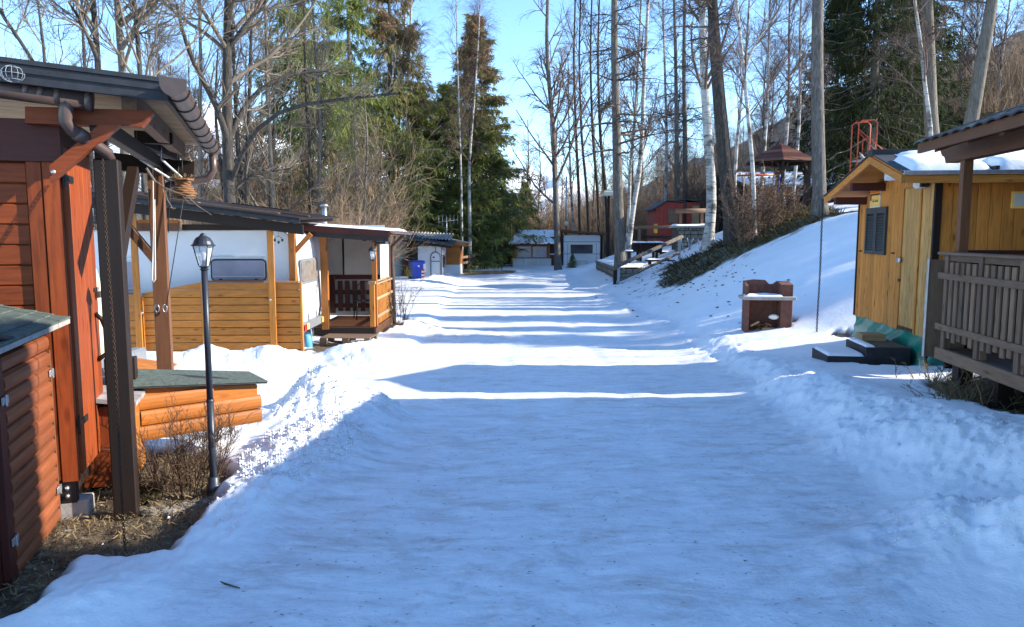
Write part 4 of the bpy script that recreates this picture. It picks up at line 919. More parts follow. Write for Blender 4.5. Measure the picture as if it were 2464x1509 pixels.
for k, zx in enumerate((275, 375, 460, 550, 645)):
    x = qpx(746 + zx * .1994, 700, yb2 - .1)[0]; w = .075 if k else .09; pbox('inner_picket', M['maroon_z'], por, x - w, x + w - .03, yb2 - .125, yb2 - .101, zD + (.05 if k else 0) + .1, zs0 - (.12 if k else .0))
pbox('side_sheet', M['sheet'], por, -.06, -.045, .95, D - .15, zt_r + .06, zR - .1); pbox('side_rail', M['tan_y'], por, -.07, -.03, .2, D - .15, zt_r + .022, zt_r + .06)
build(MB().box(xL - .25, xL - .2, .1, D, GZ, zR), 'left_wall', M['sheet'], por)
# roof
ra_ = FP.px(728, 541, 'y', -.3); rb2 = FP.px(950, 556, 'y', -.3); sp_ = (rb2[2] - ra_[2]) / (rb2[0] - ra_[0]); zt2 = lambda x: ra_[2] + sp_ * (x - ra_[0]); xe_ = FP.px(952, 556, 'y', -.2)[0] - .12
def pslab(mb, x0, x1, y0, y1, a, b): return mb.prism([(x0, y0, zt2(x0) + a), (x1, y0, zt2(x1) + a), (x1, y0, zt2(x1) + b), (x0, y0, zt2(x0) + b)], (0, y1 - y0, 0))
build(pslab(MB(), xL - .45, xe_, -.3, D + .2, -.05, 0.0), 'roof_boards', M['orange_y'], por)
build(pslab(MB(), xL - .45, xe_, -.335, -.303, -.13, -.0), 'fascia', M['maroon_x'], por); build(pslab(MB(), xL - .45, xe_ - .05, -.1, .1, -.24, -.053), 'head_beam', M['charcoal'], por)
build(pslab(MB(), xe_ + .002, xe_ + .03, -.3, D + .2, -.10, -.02), 'fascia', M['brown_y'], por)
def snow_slab(par, P, th=.05, n=(40, 12), seed=1, name='snow_cover', amp=.4, edge=.06):
    """P(u,v)-> point on the roof; soft snow with rounded uneven edge"""
    a, b = n; us = np.linspace(0, 1, a); vs = np.linspace(0, 1, b); p00, p10, p01 = Vector(P(0, 0)), Vector(P(1, 0)), Vector(P(0, 1)); Lu = (p10 - p00).length; Lv = (p01 - p00).length
    rows = []
    for i, u in enumerate(us):
        row = []
        for j, v in enumerate(vs):
            du = min(u, 1 - u) * Lu; dv = min(v, 1 - v) * Lv; e = min(1, du / edge) ; f = min(1, dv / edge); h = th * math.sqrt(max(0, 1 - (1 - e) ** 2)) * math.sqrt(max(0, 1 - (1 - f) ** 2))
            h *= 1 + amp * float(fbm(np.array([u * Lu * 2.1]), np.array([v * Lv * 2.1 + seed]), 3, seed)[0]); p = Vector(P(u, v)); row.append((p.x, p.y, p.z + h + .001))
        rows.append(row)
    mb = MB().grid(rows); lo = [[(p[0], p[1], p[2] - .004) if False else tuple(Vector(P(us[i], vs[j])) + Vector((0, 0, -.0)))  for j, p in enumerate(r)] for i, r in enumerate(rows)]
    return build(mb, name, M['snow'], par, True)
snow_slab(por, lambda u, v: (xL - .42 + u * (xe_ - xL + .40), -.28 + v * (D + .4), zt2(xL - .42 + u * (xe_ - xL + .40))), .045, (50, 14), 3)
gxx = xe_ + .07; gb = qpx(950, 560, -.2)
g_ = build(half_pipe(gxx, zt2(xe_) - .0, -.3, D + .3, .06, dz=-.01), 'gutter', M['brown_pipe'], por, True)
for k in range(6): y = -.2 + k * .48; build(MB().tube([(gxx + .063 * math.cos(math.pi + math.pi * j / 8), y, zt2(xe_) + .063 * math.sin(math.pi + math.pi * j / 8)) for j in range(9)], .005, 4), 'gutter_bracket', M['steel'], g_)
yd = D + .15; pts = [FP.px(u, v, 'y', yd) for u, v in ((968, 562), (966, 573), (943, 594), (943, 620), (949, 779))]
ptube('downpipe', M['brown_pipe'], por, pts, .055, 12)
# wall lamp on the post
wl2 = thing('wall_lantern', 'small black wall lantern on the orange porch post', 'lantern', FP.world(qpx(897, 622, -.12)))
ptube('arm', M['black'], wl2, [(0, 0, .33), (0, .02, .36), (.05, .12, .36)], .01, 6)
build(MB().box(.03, .26, .08, .10, .31, .36).box(.03, .07, .06, .12, .26, .40), 'bracket', M['black'], wl2)
lantern(wl2, -.06, .82)
be = thing('bell', 'small dark bell hanging at the top of the porch opening', 'bell', FP.world(qpx(877, 572, .3)))
build(MB().lathe([(.001, .06), (.015, .055), (.02, .0), (.035, -.04), (.055, -.07), (.05, -.072), (.001, -.05)], n=12), 'bell_body', M['black'], be, True); ptube('bracket', M['black'], be, [(0, 0, .06), (0, 0, .10), (.12, 0, .10)], .008, 6)
hk = thing('antler_hook', 'curved dark wall hook shaped like an antler on the left porch post', 'hook', FP.world(qpx(785, 592, -.05)))
build(MB().tube([(0, 0, -.1), (.01, -.03, 0), (.03, -.06, .07), (.12, -.08, .12), (.17, -.08, .14), (.2, -.08, .12)], [.022, .018, .014, .012, .01, .006], 6), 'horn', M['brown_x'], hk, True); build(MB().tube([(.03, -.06, .07), (.02, -.07, .14)], [.01, .005], 5), 'tine', M['brown_x'], hk, True)
# chair on the porch
chx = qpx(877, 750, 1.5)
ch = thing('garden_chair', 'dark metal garden chair standing on the porch deck', 'chair', (FP.world((chx[0], 1.55, zD + .026))), 200)
pbox('seat', M['black'], ch, -.22, .22, -.2, .2, .42, .45)
for x in (-.2, .2):
    for y in (-.18, .18): ptube('leg', M['black'], ch, [(x, y, .42), (x * 1.15, y * 1.2, 0)], .013, 6)
build(MB().tube([(-.21, .19, .44), (-.21, .24, .8), (-.1, .26, .9), (.1, .26, .9), (.21, .24, .8), (.21, .19, .44)], .013, 6), 'back_frame', M['black'], ch, True)
for x in (-.1, 0, .1): ptube('back_bar', M['black'], ch, [(x, .2, .44), (x, .255, .88)], .009, 5)
for x in (-.22, .22): build(MB().tube([(x, .2, .62), (x, 0, .66), (x, -.15, .6), (x, -.18, .44)], .012, 6), 'armrest', M['black'], ch, True)
# pallet lying before the porch
pa = at(840, 820, 15.2); pal = thing('pallet', 'dark wooden pallet lying in front of the porch step', 'pallet', (pa[0], 15.2, GZ + .04), -4)
for k in range(6): pbox('slat', M['grey_x'], pal, -.52, .52, -.3 + k * .105, -.22 + k * .105, .16, .18)
for x in (-.46, 0, .46): 
    for y in (-.27, .25): pbox('block', M['grey_x'], pal, x - .06, x + .06, y - .04, y + .06, .03, .158)
for y in (-.27, .25): pbox('base_board', M['grey_x'], pal, -.52, .52, y - .04, y + .06, .0, .028)
# watering can, canister
w0 = at(752, 828, 14.9); wcn = thing('watering_can', 'light blue plastic watering can standing at the fence corner', 'watering can', (w0[0] - .02, 14.6, GZ + .03))
build(MB().lathe([(.001, 0), (.10, 0), (.10, .18), (.085, .26), (.06, .30), (.001, .30)], n=16), 'body', M['sky_plastic'], wcn, True)
build(MB().tube([(-.08, 0, .05), (-.20, -.02, .25), (-.24, -.02, .32)], [.025, .018, .03], 8), 'spout', M['sky_plastic'], wcn, True); build(MB().tube([(.0, 0, .29), (-.0, 0, .40), (.08, 0, .40), (.10, 0, .12)], .013, 6), 'handle', M['sky_plastic'], wcn, True)
bt_ = thing('black_canister', 'small black canister beside the blue watering can', 'canister', (w0[0] - .24, 14.75, GZ + .03)); build(MB().lathe([(.001, 0), (.09, 0), (.09, .22), (.05, .28), (.03, .30), (.001, .30)], n=14), 'body', M['black'], bt_, True); ptube('cap', M['grey_trim'], bt_, [(0, 0, .30), (0, 0, .33)], .028, 10)
# chimney pipe
c_ = at(781, 522, 17.2); chm = thing('flue_pipe', 'shiny metal flue pipe with round cowl on the carport roof', 'chimney', c_); 
ptube('pipe', M['steel'], chm, [(0, 0, -.35), (0, 0, .22)], .055, 14); build(MB().lathe([(.07, .24), (.105, .25), (.06, .29), (.001, .30)], n=14), 'cowl', M['steel'], chm, True); ptube('cowl_stem', M['steel'], chm, [(0, 0, .2), (0, 0, .27)], .02, 6)

# ------------------------------------------------------------------ second row: awning, shed caravan, bin
Y2 = 39.0; F2 = Frame(at(1063, 640, Y2)[0], Y2, 0); g2z = h1(F2.o[0], Y2)
tpx = lambda u, v, y=0.0: F2.px(u, v, 'y', y)
sc_ = fthing('caravan_shed', 'pale grey caravan front with arched door next to the blue bin', 'caravan', F2)
xa = tpx(1006, 640)[0]; zt3 = tpx(1035, 594)[2] + .03; z03 = g2z - .1
xe3 = 0.0; ye3 = 2.6
build(MB().box(xa, 0, 0, ye3, z03, zt3), 'body', M['white'], sc_)
dx0, dx1 = tpx(1037, 640)[0], tpx(1060, 640)[0]; dr_ = (dx1 - dx0) / 2; dz = tpx(1048, 607)[2]
arch = [(dx0, -.012, z03 + .1), (dx1, -.012, z03 + .1)] + [((dx0 + dx1) / 2 + dr_ * math.cos(t), -.012, dz - dr_ + dr_ * math.sin(t)) for t in np.linspace(0, math.pi, 13)]
ad = build(MB().prism(arch, (0, .01, 0)), 'arched_door', M['white'], sc_)
build(MB().tube([(p[0], -.02, p[2]) for p in arch[2:]] + [(dx0, -.02, z03 + .1)], .035, 6), 'door_trim', M['grey_trim'], ad); build(MB().tube([(dx1, -.02, z03 + .1), (dx1, -.02, dz - dr_)], .035, 6), 'door_trim', M['grey_trim'], ad)
pbox('door_seam', M['grey_trim'], ad, dx0, dx1, -.03, -.013, z03 + .95, z03 + 1.0); pbox('lock', M['black'], ad, dx0 + .1, dx0 + .2, -.035, -.013, z03 + 1.15, z03 + 1.22)
pbox('corner_trim', M['grey_trim'], sc_, -.03, .02, -.02, .03, z03, zt3); pbox('vertical_trim', M['grey_trim'], sc_, (dx0 + dx1) / 2 - .02, (dx0 + dx1) / 2 + .02, -.02, 0, dz, zt3)
for z in (zt3 - .5, z03 + 1.25): pbox('band', M['grey_trim'], sc_, .0, .02, .04, ye3, z - .02, z + .02)
pbox('band', M['grey_trim'], sc_, .0, .02, 1.2, 1.26, z03, zt3 - .53); window_x(sc_, .55, 1.7, zt3 - 1.15, zt3 - .55, .022, .12, M['dark_glass'], M['black'], .06)
pr = fthing('lean_to_roof', 'long low grey corrugated roof over the pale awning and caravan shed', 'roof', F2)
def corr(mb, P, nu, amp, waves, nv=2):
    return mb.grid([[tuple(Vector(P(u, v)) + Vector((0, 0, amp * math.sin(2 * math.pi * waves * u)))) for v in np.linspace(0, 1, nv)] for u in np.linspace(0, 1, nu)])
qa = tpx(940, 570, -.5); qb = tpx(1088, 592, -.5); ye_ = 3.0
sheets = build(corr(MB(), lambda u, v: (qa[0] + (qb[0] - qa[0]) * u, -.5 + v * (ye_ + .5), qa[2] + (qb[2] - qa[2]) * u + v * .25), 200, .022, 26), 'lower_sheet', M['charcoal'], pr)
qc = tpx(965, 571, 1.4); qd = tpx(1084, 577, 1.4)
build(corr(MB(), lambda u, v: (qc[0] + (qd[0] - qc[0]) * u, 1.2 + v * 3.5, qc[2] + (qd[2] - qc[2]) * u + v * .32), 200, .04, 15), 'upper_sheet', M['grey_sheet'], pr)
pbeam('edge_beam', M['dark_x'], pr, tpx(940, 577, -.42), tpx(1086, 595, -.42), .06, .12)
aw = fthing('awning_wall', 'sunlit white awning wall with faded map poster beside the porch', 'awning', F2)
w1 = tpx(944, 640, 1.0)[0]; w2 = tpx(976, 640, 1.0)[0]; w3 = tpx(1006, 640, 2.6)[0]; zq = tpx(960, 575, 1.0)[2]
FAw = (w1, w2)
build(MB().prism([(w1 - .4, -1.2, z03), (w2, 1.0, z03), (w2, 1.0, zq), (w1 - .4, -1.2, zq + .05)], (-.03, .03, 0)), 'front_sheet', M['sheet'], aw)
build(MB().prism([(w2, 1.0, z03), (w2 + .05, 3.2, z03), (w2 + .05, 3.2, zq), (w2, 1.0, zq)], (-.02, 0, 0)), 'side_sheet', M['sheet'], aw)
build(MB().prism([(w2, 3.2, z03), (xa, 2.4, z03), (xa, 2.4, zq), (w2, 3.2, zq)], (0, .02, 0)), 'back_sheet', M['cream'], aw)
nn = Vector((w2 - w1 + .4, 2.2, 0)).normalized(); n2 = Vector((nn.y, -nn.x, 0)) * .02
def onw(t, z): p = Vector((w1 - .4, -1.2, z)) + Vector((w2 - w1 + .4, 2.2, 0)) * t; return p + n2
build(MB().prism([onw(.62, tpx(960, 627)[2]), onw(.80, tpx(960, 627)[2]), onw(.80, tpx(960, 597)[2]), onw(.62, tpx(960, 597)[2])], n2 * .5), 'map_poster', M['poster'], aw)
pbox('small_green_sign', M['tarp_green'], aw, w2 - .45, w2 - .1, .3, .33, tpx(960, 597)[2], tpx(960, 592)[2])
cab = fthing('wooden_cupboard', 'narrow brown wooden cupboard standing in the awning opening', 'cupboard', F2)
a = tpx(973, 690, .4); b = tpx(987, 625, .4); pbox('body', M['amber_z'], cab, a[0], b[0], .4, .8, z03, b[2]); pbox('top', M['dark_x'], cab, a[0] - .05, b[0] + .05, .35, .85, b[2] + .002, b[2] + .05); pbox('door', M['maroon_z'], cab, a[0] + .04, b[0] - .04, .375, .397, b[2] - .5, b[2] - .04)
pbox('wall_box', M['black'], cab, b[0] + .32, b[0] + .45, .9, 1.0, b[2] - .2, b[2] + .15)
osd = fthing('orange_shed', 'small orange wooden shed with white base and lean roof at the road bend', 'shed', F2)
s0 = tpx(1084, 640, 2.7)[0]; s1 = tpx(1107, 640, 3.2)[0]; zs = tpx(1095, 637, 3.0)[2]; zt4 = tpx(1095, 588, 3.0)[2]
build(MB().box(s0 - .3, s1, 3.0, 5.4, z03, zs), 'base', M['white'], osd); build(MB().box(s0 - .3, s1, 3.0, 5.4, zs, zt4), 'wall', M['orange_x'], osd)
for k in range(6): pbox('board', M['orange_x'], osd, s0 - .3, s1 + .01, 2.97, 2.997, zs + k * (zt4 - zs) / 6, zs + (k + 1) * (zt4 - zs) / 6 - .01)
ra4 = tpx(1063, 573, 2.5); rb4 = tpx(1122, 587, 2.5)
build(MB().prism([ra4, rb4, rb4 + np.array([0, 0, -.16]), ra4 + np.array([0, 0, -.22])], (0, 3.2, 0)), 'roof_frame', M['orange_x'], osd); build(MB().prism([ra4 + np.array([-.05, 0, .03]), rb4 + np.array([.08, 0, .03]), rb4 + np.array([.08, 0, .002]), ra4 + np.array([-.05, 0, .002])], (0, 3.3, 0)), 'roof_sheet', M['grey_sheet'], osd)
bn = at(1003, 672, 37.3); bnz = h1(bn[0], 37.3)
wb_ = thing('wheelie_bin', 'blue wheeled rubbish bin with a red and white striped post in front', 'bin', (bn[0], 37.3, bnz), 25)
build(MB().add([(-.24, -.26, .08), (.24, -.26, .08), (.24, .26, .08), (-.24, .26, .08), (-.32, -.36, .92), (.32, -.36, .92), (.32, .36, .92), (-.32, .36, .92)], [(0, 3, 2, 1), (4, 5, 6, 7), (0, 1, 5, 4), (1, 2, 6, 5), (2, 3, 7, 6), (3, 0, 4, 7)]), 'body', M['blue_plastic'], wb_)
build(MB().box(-.35, .35, -.40, .42, .925, .96, c=.02).box(-.3, .3, -.34, .3, .96, 1.0, c=.03), 'lid', M['blue_plastic'], wb_); build(MB().tube([(-.25, .45, .93), (.25, .45, .93)], .02, 6), 'handle', M['blue_plastic'], wb_)
for x in (-.27, .27): build(MB().lathe([(.02, -.03), (.1, -.03), (.1, .03), (.02, .03)], n=14, M=Matrix.Translation((x, .3, .1)) @ Matrix.Rotation(math.pi / 2, 4, 'Y')), 'wheel', M['black'], wb_)
build(MB().lathe([(.001, -.004), (.05, -.004), (.05, .004), (.001, .004)], n=14, M=Matrix.Translation((0, -.335, .72)) @ Matrix.Rotation(math.pi / 2 + .1, 4, 'X')), 'round_label', M['sign_white'], wb_)
mk = at(1018, 680, 36.6); mks = thing('striped_marker', 'red and white striped marker board leaning before the blue bin', 'marker post', (mk[0], 36.6, h1(mk[0], 36.6)))
for k in range(7): pbox('white_band' if k % 2 else 'red_band', M['sign_white'] if k % 2 else M['ink_red'], mks, -.07, .07, -.015, .015, k * .085, (k + 1) * .085, c=0)
pbox('notice', M['sign_white'], mks, .02, .14, .02, .035, .45, .85)
# aerials
def aerial(name, label, x, y, z0, z1, n, seed):
    t = thing(name, label, 'aerial', (x, y, z0), 20 * seed); ptube('mast', M['steel'], t, [(0, 0, 0), (0, 0, z1 - z0)], .022, 6); h_ = z1 - z0
    ptube('boom', M['steel'], t, [(-.5, 0, h_ - .3), (.7, 0, h_ - .15)], .015, 5)
    for k in range(n):
        x_ = -.45 + k * 1.1 / (n - 1); ptube('element', M['steel'], t, [(x_, 0, h_ - .29 + .12 * (x_ + .5) - .38 + .02 * k), (x_, 0, h_ - .29 + .12 * (x_ + .5) + .38 - .02 * k)], .010, 4)
    return t
a = at(1075, 576, 42); aerial('tv_aerial', 'television aerial on a mast above the grey corrugated roof', a[0], 42, a[2] - .5, at(1075, 522, 42)[2], 6, 1)
a = at(1231, 572, 50); aerial('tv_aerial', 'tall television aerial with long upright rods left of the snowy far cabin', a[0], 50, a[2] - .6, at(1231, 503, 50)[2], 6, 2)
a = at(1212, 560, 51); aerial('tv_aerial', 'small crooked television aerial in front of the far spruce', a[0], 51, a[2] - .3, at(1212, 522, 51)[2], 4, 0)

# ------------------------------------------------------------------ far cabin and caravan
Y3 = 50.0; F3 = Frame(at(1345, 640, Y3)[0], Y3, 0); g3 = h1(F3.o[0], Y3) - .15
rpx = lambda u, v, y=0.0: F3.px(u, v, 'y', y)
fc_ = fthing('far_cabin', 'small wooden cabin with snow patched terracotta roof at the end of the road', 'cabin', F3)
x0, x1 = rpx(1238, 600)[0], rpx(1322, 600)[0]; zw = rpx(1280, 622)[2]; zh = rpx(1280, 589)[2]
build(MB().box(x0, x1, 0, 2.6, g3, zh), 'wall', M['brown_x'], fc_)
build(MB().box(x0 - .1, x1 + .12, -.1, -.02, g3 - .1, zw), 'white_tarp', M['sheet'], fc_)
for k in (.33, .66): pbox('tarp_seam', M['sign_white'], fc_, x0 + (x1 - x0) * k, x0 + (x1 - x0) * k + .03, -.12, -.102, g3, zw)
for k in range(2):
    a = x0 + .18 + k * (x1 - x0 - .25) / 2; b = a + (x1 - x0 - .25) / 2 - .12; w_ = pbox('window', M['orange_x'], fc_, a - .06, b + .06, -.05, -.018, zw + .02, zh - .03); pbox('pane', M['haze_glass'], w_, a, b, -.06, -.051, zw + .08, zh - .12)
for x in (x0, x1 - .08): pbox('corner_post', M['orange_z'], fc_, x, x + .1, -.09, -.052, zw + .01, zh)
pe0 = rpx(1221, 588, -.5); pe1 = rpx(1338, 588, -.5); pr0 = rpx(1246, 555, 1.6); pr1 = rpx(1336, 555, 1.6)
bil = lambda u, v: Vector(pe0).lerp(Vector(pe1), u).lerp(Vector(pr0).lerp(Vector(pr1), u), v)
build(corr(MB(), bil, 260, .025, 32, 6), 'roof_sheet', M['terracotta'], fc_); build(MB().prism([pr0, pr1, pe1 + np.array([0, 3.6, 0]), pe0 + np.array([0, 3.6, 0])], (0, 0, -.03)), 'rear_roof', M['terracotta'], fc_)
def patchy_snow(par, P, th, n, seed, thr):
    a, b = n; V_, F_ = [], []; h = lambda u, v: float(fbm(np.array([u * 14]), np.array([v * 7 + seed]), 4, seed, .65)[0]) - thr - 1.0 * max(0, .35 - v)
    us = np.linspace(.02, .98, a); vs = np.linspace(.02, .98, b); pts = [[tuple(Vector(P(u, v)) + Vector((0, 0, .03 + max(-.03, min(th, h(u, v) * th * 4))))) for v in vs] for u in us]
    return build(MB().grid(pts), 'snow_patches', M['snow'], par, True)
patchy_snow(fc_, bil, .05, (90, 50), 5, -.28)
bw = fthing('brown_lean_to', 'dark brown board lean-to between the far cabin and the far caravan', 'lean-to', F3)
a, b = rpx(1323, 600, .3)[0], rpx(1354, 600, .3)[0]; build(MB().box(a, b, .3, 2.5, g3, rpx(1340, 570, .3)[2]), 'wall', M['maroon_z'], bw)
for k in range(5): pbox('board', M['brown_z'], bw, a + k * (b - a) / 5, a + (k + 1) * (b - a) / 5 - .02, .27, .297, g3, rpx(1340, 613, .3)[2])
pbox('ledge', M['white'], bw, a, b, .2, .3, rpx(1340, 613, .3)[2] + .002, rpx(1340, 611, .3)[2] + .02)
fv = fthing('far_caravan', 'white caravan end under a flat dark roof at the end of the road', 'caravan', F3)
a, b = rpx(1356, 600)[0], rpx(1444, 600)[0]; z0, z1 = rpx(1400, 641)[2] - .1, rpx(1400, 566)[2]
build(MB().prism([(u, 0, v) for u, v in round_rect(a, z0, b, z1, .12)], (0, 4.5, 0)), 'body', M['white'], fv)
for z in (rpx(1400, 582)[2], rpx(1400, 611)[2]): pbox('band', M['grey_trim'], fv, a + .01, b - .01, -.012, -.001, z - .02, z + .02)
for x in (a + .25, b - .25): pbox('seam', M['grey_trim'], fv, x, x + .02, -.01, -.001, z0 + .2, z1 - .55)
wa_ = rpx(1371, 612); wb2 = rpx(1428, 587); window_y(fv, wa_[0], wb2[0], wa_[2], wb2[2], -.001, .1, M['dark_glass'], M['cream'], .05)
fr_ = fthing('far_carport', 'flat dark roof on pale boards over the far caravan', 'carport', F3)
r0_, r1_ = rpx(1347, 553, -.4), rpx(1461, 561, -.4); build(MB().prism([r0_, r1_, r1_ + np.array([0, 0, -.12]), r0_ + np.array([0, 0, -.16])], (0, 5.2, 0)), 'roof', M['brown_x'], fr_)
for k in range(4): x = rpx(1447, 600, .1 + k * .8)[0] ; pbox('side_board', M['grey_z'], fr_, b + .18, b + .22, .1 + k * .75, .1 + k * .75 + .6, z0, rpx(1452, 566, .1)[2])
pbox('post', M['grey_z'], fr_, b + .15, b + .25, -.2, -.1, z0, r1_[2] - .1); pbox('post', M['dark_z'], fr_, a - .2, a - .08, -.2, -.1, z0, r0_[2] - .12)
pbox('top_board', M['tan_x'], fr_, a + .8, a + 2.4, -.25, -.2, r0_[2] - .24, r0_[2] - .17)
box_ = fthing('propane_locker', 'small white gas box at the foot of the far caravan', 'gas box', F3); a2, b2_ = rpx(1385, 630, -.6)[0], rpx(1414, 630, -.6)[0]
zz = h1(F3.o[0] + a2, Y3 - .6); pbox('body', M['sheet'], box_, a2, b2_, -.9, -.5, zz - .1, rpx(1400, 626, -.6)[2]); pbox('lid', M['white'], box_, a2 - .05, b2_ + .05, -.95, -.45, rpx(1400, 626, -.6)[2] + .002, rpx(1400, 624, -.6)[2] + .02)
cpz = at(1362, 553, 51); fp_ = thing('tall_flue', 'very tall thin metal flue rising above the far caravan roof', 'chimney', cpz); ptube('pipe', M['steel'], fp_, [(0, 0, -.4), (0, 0, at(1360, 425, 51)[2] - cpz[2])], .05, 8); build(MB().lathe([(.06, .25), (.18, .32), (.18, .5), (.12, .55), (.06, .58)], n=10), 'flue_cap', M['cream'], fp_, True)
lx = at(1463, 640, 46); lp = thing('street_lamp', 'thin dark lamp pole with cream box head near the far caravan', 'lamp', (lx[0], 46, h1(lx[0], 46))); lh_ = at(1463, 472, 46)[2] - h1(lx[0], 46)
ptube('pole', M['dark_z'], lp, [(0, 0, -.2), (0, 0, lh_)], .065, 8); build(MB().box(-.33, .33, -.25, .25, lh_, lh_ + .28, c=.04).box(-.28, .28, -.2, .2, lh_ + .28, lh_ + .36), 'lamp_head', M['cream'], lp)
# rail fence beside the wood
for (u0, v0, u1, v1, Y_, lab) in ((1110, 652, 1142, 640, 44, 'low weathered rail fence beside the orange shed'), (1140, 645, 1245, 636, 53, 'low dark rail fence between the spruces and the far cabin')):
    a = at(u0, v0, Y_); b = at(u1, v1, Y_ + (1 if Y_ > 50 else 3)); rfn = thing('rail_fence', lab, 'fence', (0, 0, 0)); n_ = 3 if Y_ < 50 else 6
    for k in range(n_):
        t = k / (n_ - 1); p = a + (b - a) * t; g = h1(p[0], p[1]); pbox('post', M['grey_z'], rfn, p[0] - .07, p[0] + .07, p[1] - .05, p[1] + .05, g - .2, g + 1.0)
    for dz in (.55, .88): pbeam('rail', M['grey_x'], rfn, (a[0], a[1] - .08, h1(a[0], a[1]) + dz), (b[0], b[1] - .08, h1(b[0], b[1]) + dz), .06, .14)
# pale houses glimpsed through the trees on the left
def house(x, y, w, d, h, wall, roof, lab, name='distant_house', rh=2.0, nw=3, ns=2, z=None):
    z = h1(x, y) if z is None else z; t = thing(name, lab, 'house', (x, y, z - .3)); build(MB().box(-w / 2, w / 2, 0, d, 0, h), 'wall', M[wall], t)
    build(MB().prism([(-w / 2 - .5, -.6, h - .1), (w / 2 + .5, -.6, h - .1), (w / 2 + .5, d / 2, h + rh), (-w / 2 - .5, d / 2, h + rh)], (0, 0, .15)).prism([(-w / 2 - .5, d + .6, h - .1), (w / 2 + .5, d + .6, h - .1), (w / 2 + .5, d / 2, h + rh), (-w / 2 - .5, d / 2, h + rh)], (0, 0, .15)), 'roof', M[roof], t)
    for i in range(nw):
        for j in range(ns):
            x_ = -w / 2 + (i + .5) * w / nw; z_ = .9 + j * (h - .4) / ns; q = pbox('window', M['brown_z'], t, x_ - .5, x_ + .5, -.05, -.002, z_, z_ + 1.2); pbox('pane', M['dark_glass'], q, x_ - .42, x_ + .42, -.07, -.051, z_ + .08, z_ + 1.12)
    return t
house(-29, 62, 11, 7, 5.5, 'sheet', 'snow', 'pale house glimpsed behind the bare trees on the left', nw=4)
house(-38, 100, 9, 8, 6, 'terracotta', 'snow', 'orange-walled house on the rise behind the bare trees on the left', nw=3, ns=2, z=6)
# ------------------------------------------------------------------ yellow pine cabin on the right
K0 = at(2239, 700, 9.45); FY = Frame(K0[0], K0[1], -7.2)
yc_ = fthing('pine_cabin', 'yellow pine board cabin with shuttered window and snow on its roof on the right', 'cabin', FY)
zb_y = FY.px(2239, 814, 'y', 0)[2]; Lw = FY.px(2061, 700, 'x', 0)[1]
zwt = FY.px(2240, 425, 'y', 0)[2]
ynr = -.30; yfr = Lw + .95; xo = -.36
ev = FY.px(2173, 411, 'y', ynr); xo = min(-.2, ev[0]); zev = ev[2]
pk = FY.px(2097, 368, 'x', xo); far = FY.px(1985, 470, 'x', xo)
ypk = pk[1]; zpk = pk[2]; yfr = far[1]; zfr = far[2]
roofz = lambda y: zev + (zpk - zev) * (y - ynr) / (ypk - ynr) if y < ypk else zpk + (zfr - zpk) * (y - ypk) / (yfr - ypk)
XE = 4.2
build(MB().prism([(.025, .0, zb_y), (.025, Lw, zb_y), (.025, Lw, roofz(Lw) - .13), (.025, ypk, zpk - .16), (.025, .0, roofz(0) - .13)], (XE, 0, 0)), 'wall', M['pine_z'], yc_)
bx = lambda u, v=600: FY.px(u, v, 'x', 0)[1]
yd1 = bx(2172); yd2 = bx(2214); ypn = bx(2168)
wy0, wy1 = bx(2135, 600), bx(2087, 600); wz0 = FY.px(2110, 612, 'x', 0)[2]; wz1 = FY.px(2110, 500, 'x', 0)[2]
# vertical boards on the side facing the road
nb = 22
for k in range(nb):
    y0 = Lw * k / nb; y1 = Lw * (k + 1) / nb - .008; ym = (y0 + y1) / 2
    mat = M['rough_pine_z'] if ym < yd1 else M['pine_z']; zt_ = roofz(ym) - .14
    if yd2 < ym < yd1:
        pbox('board', mat, yc_, -.012 + .0, .022, y0, y1, FY.px(2200, 447, 'x', 0)[2] + .01, zt_); continue
    pbox('board', mat, yc_, -.012 - .002 * (k % 2), .022, y0, y1, zb_y - .01, zt_, c=.005)
dzt = FY.px(2195, 452, 'x', 0)[2]
dd = pbox('door', M['rough_pine_z'], yc_, -.006, .022, yd2 + .01, yd1 - .01, zb_y, dzt)
for k in range(5):
    a = yd2 + .02 + k * (yd1 - yd2 - .04) / 5; pbox('board', M['rough_pine_z'], dd, -.016, -.0065, a, a + (yd1 - yd2 - .04) / 5 - .004, zb_y + .005, dzt - .005)
for y in (yd2, yd1): pbox('jamb', M['pine_z'], yc_, -.032, -.014, y - .02, y + .02, zb_y, dzt + .02)
pbox('lintel', M['pine_y'], yc_, -.032, -.014, yd2 + .021, yd1 - .021, dzt + .0, dzt + .04)
lk = FY.px(2167, 626, 'x', -.03); lb = pbox('lock', M['steel'], dd, -.075, -.034, lk[1] - .05, lk[1] + .05, lk[2] - .035, lk[2] + .035, c=.012); pbox('latch', M['rust'], dd, -.045, -.034, lk[1] - .02, lk[1] + .02, lk[2] - .30, lk[2] - .26)
pbox('grille', M['rust'], dd, -.02, -.017, yd2 + .03, yd1 - .03, zb_y + .01, zb_y + .06)
for k in range(10): pbox('threshold_slat', M['grey_z'], dd, -.026, -.0205, yd2 + .03 + k * (yd1 - yd2 - .06) / 10, yd2 + .04 + k * (yd1 - yd2 - .06) / 10, zb_y + .01, zb_y + .06, c=0)
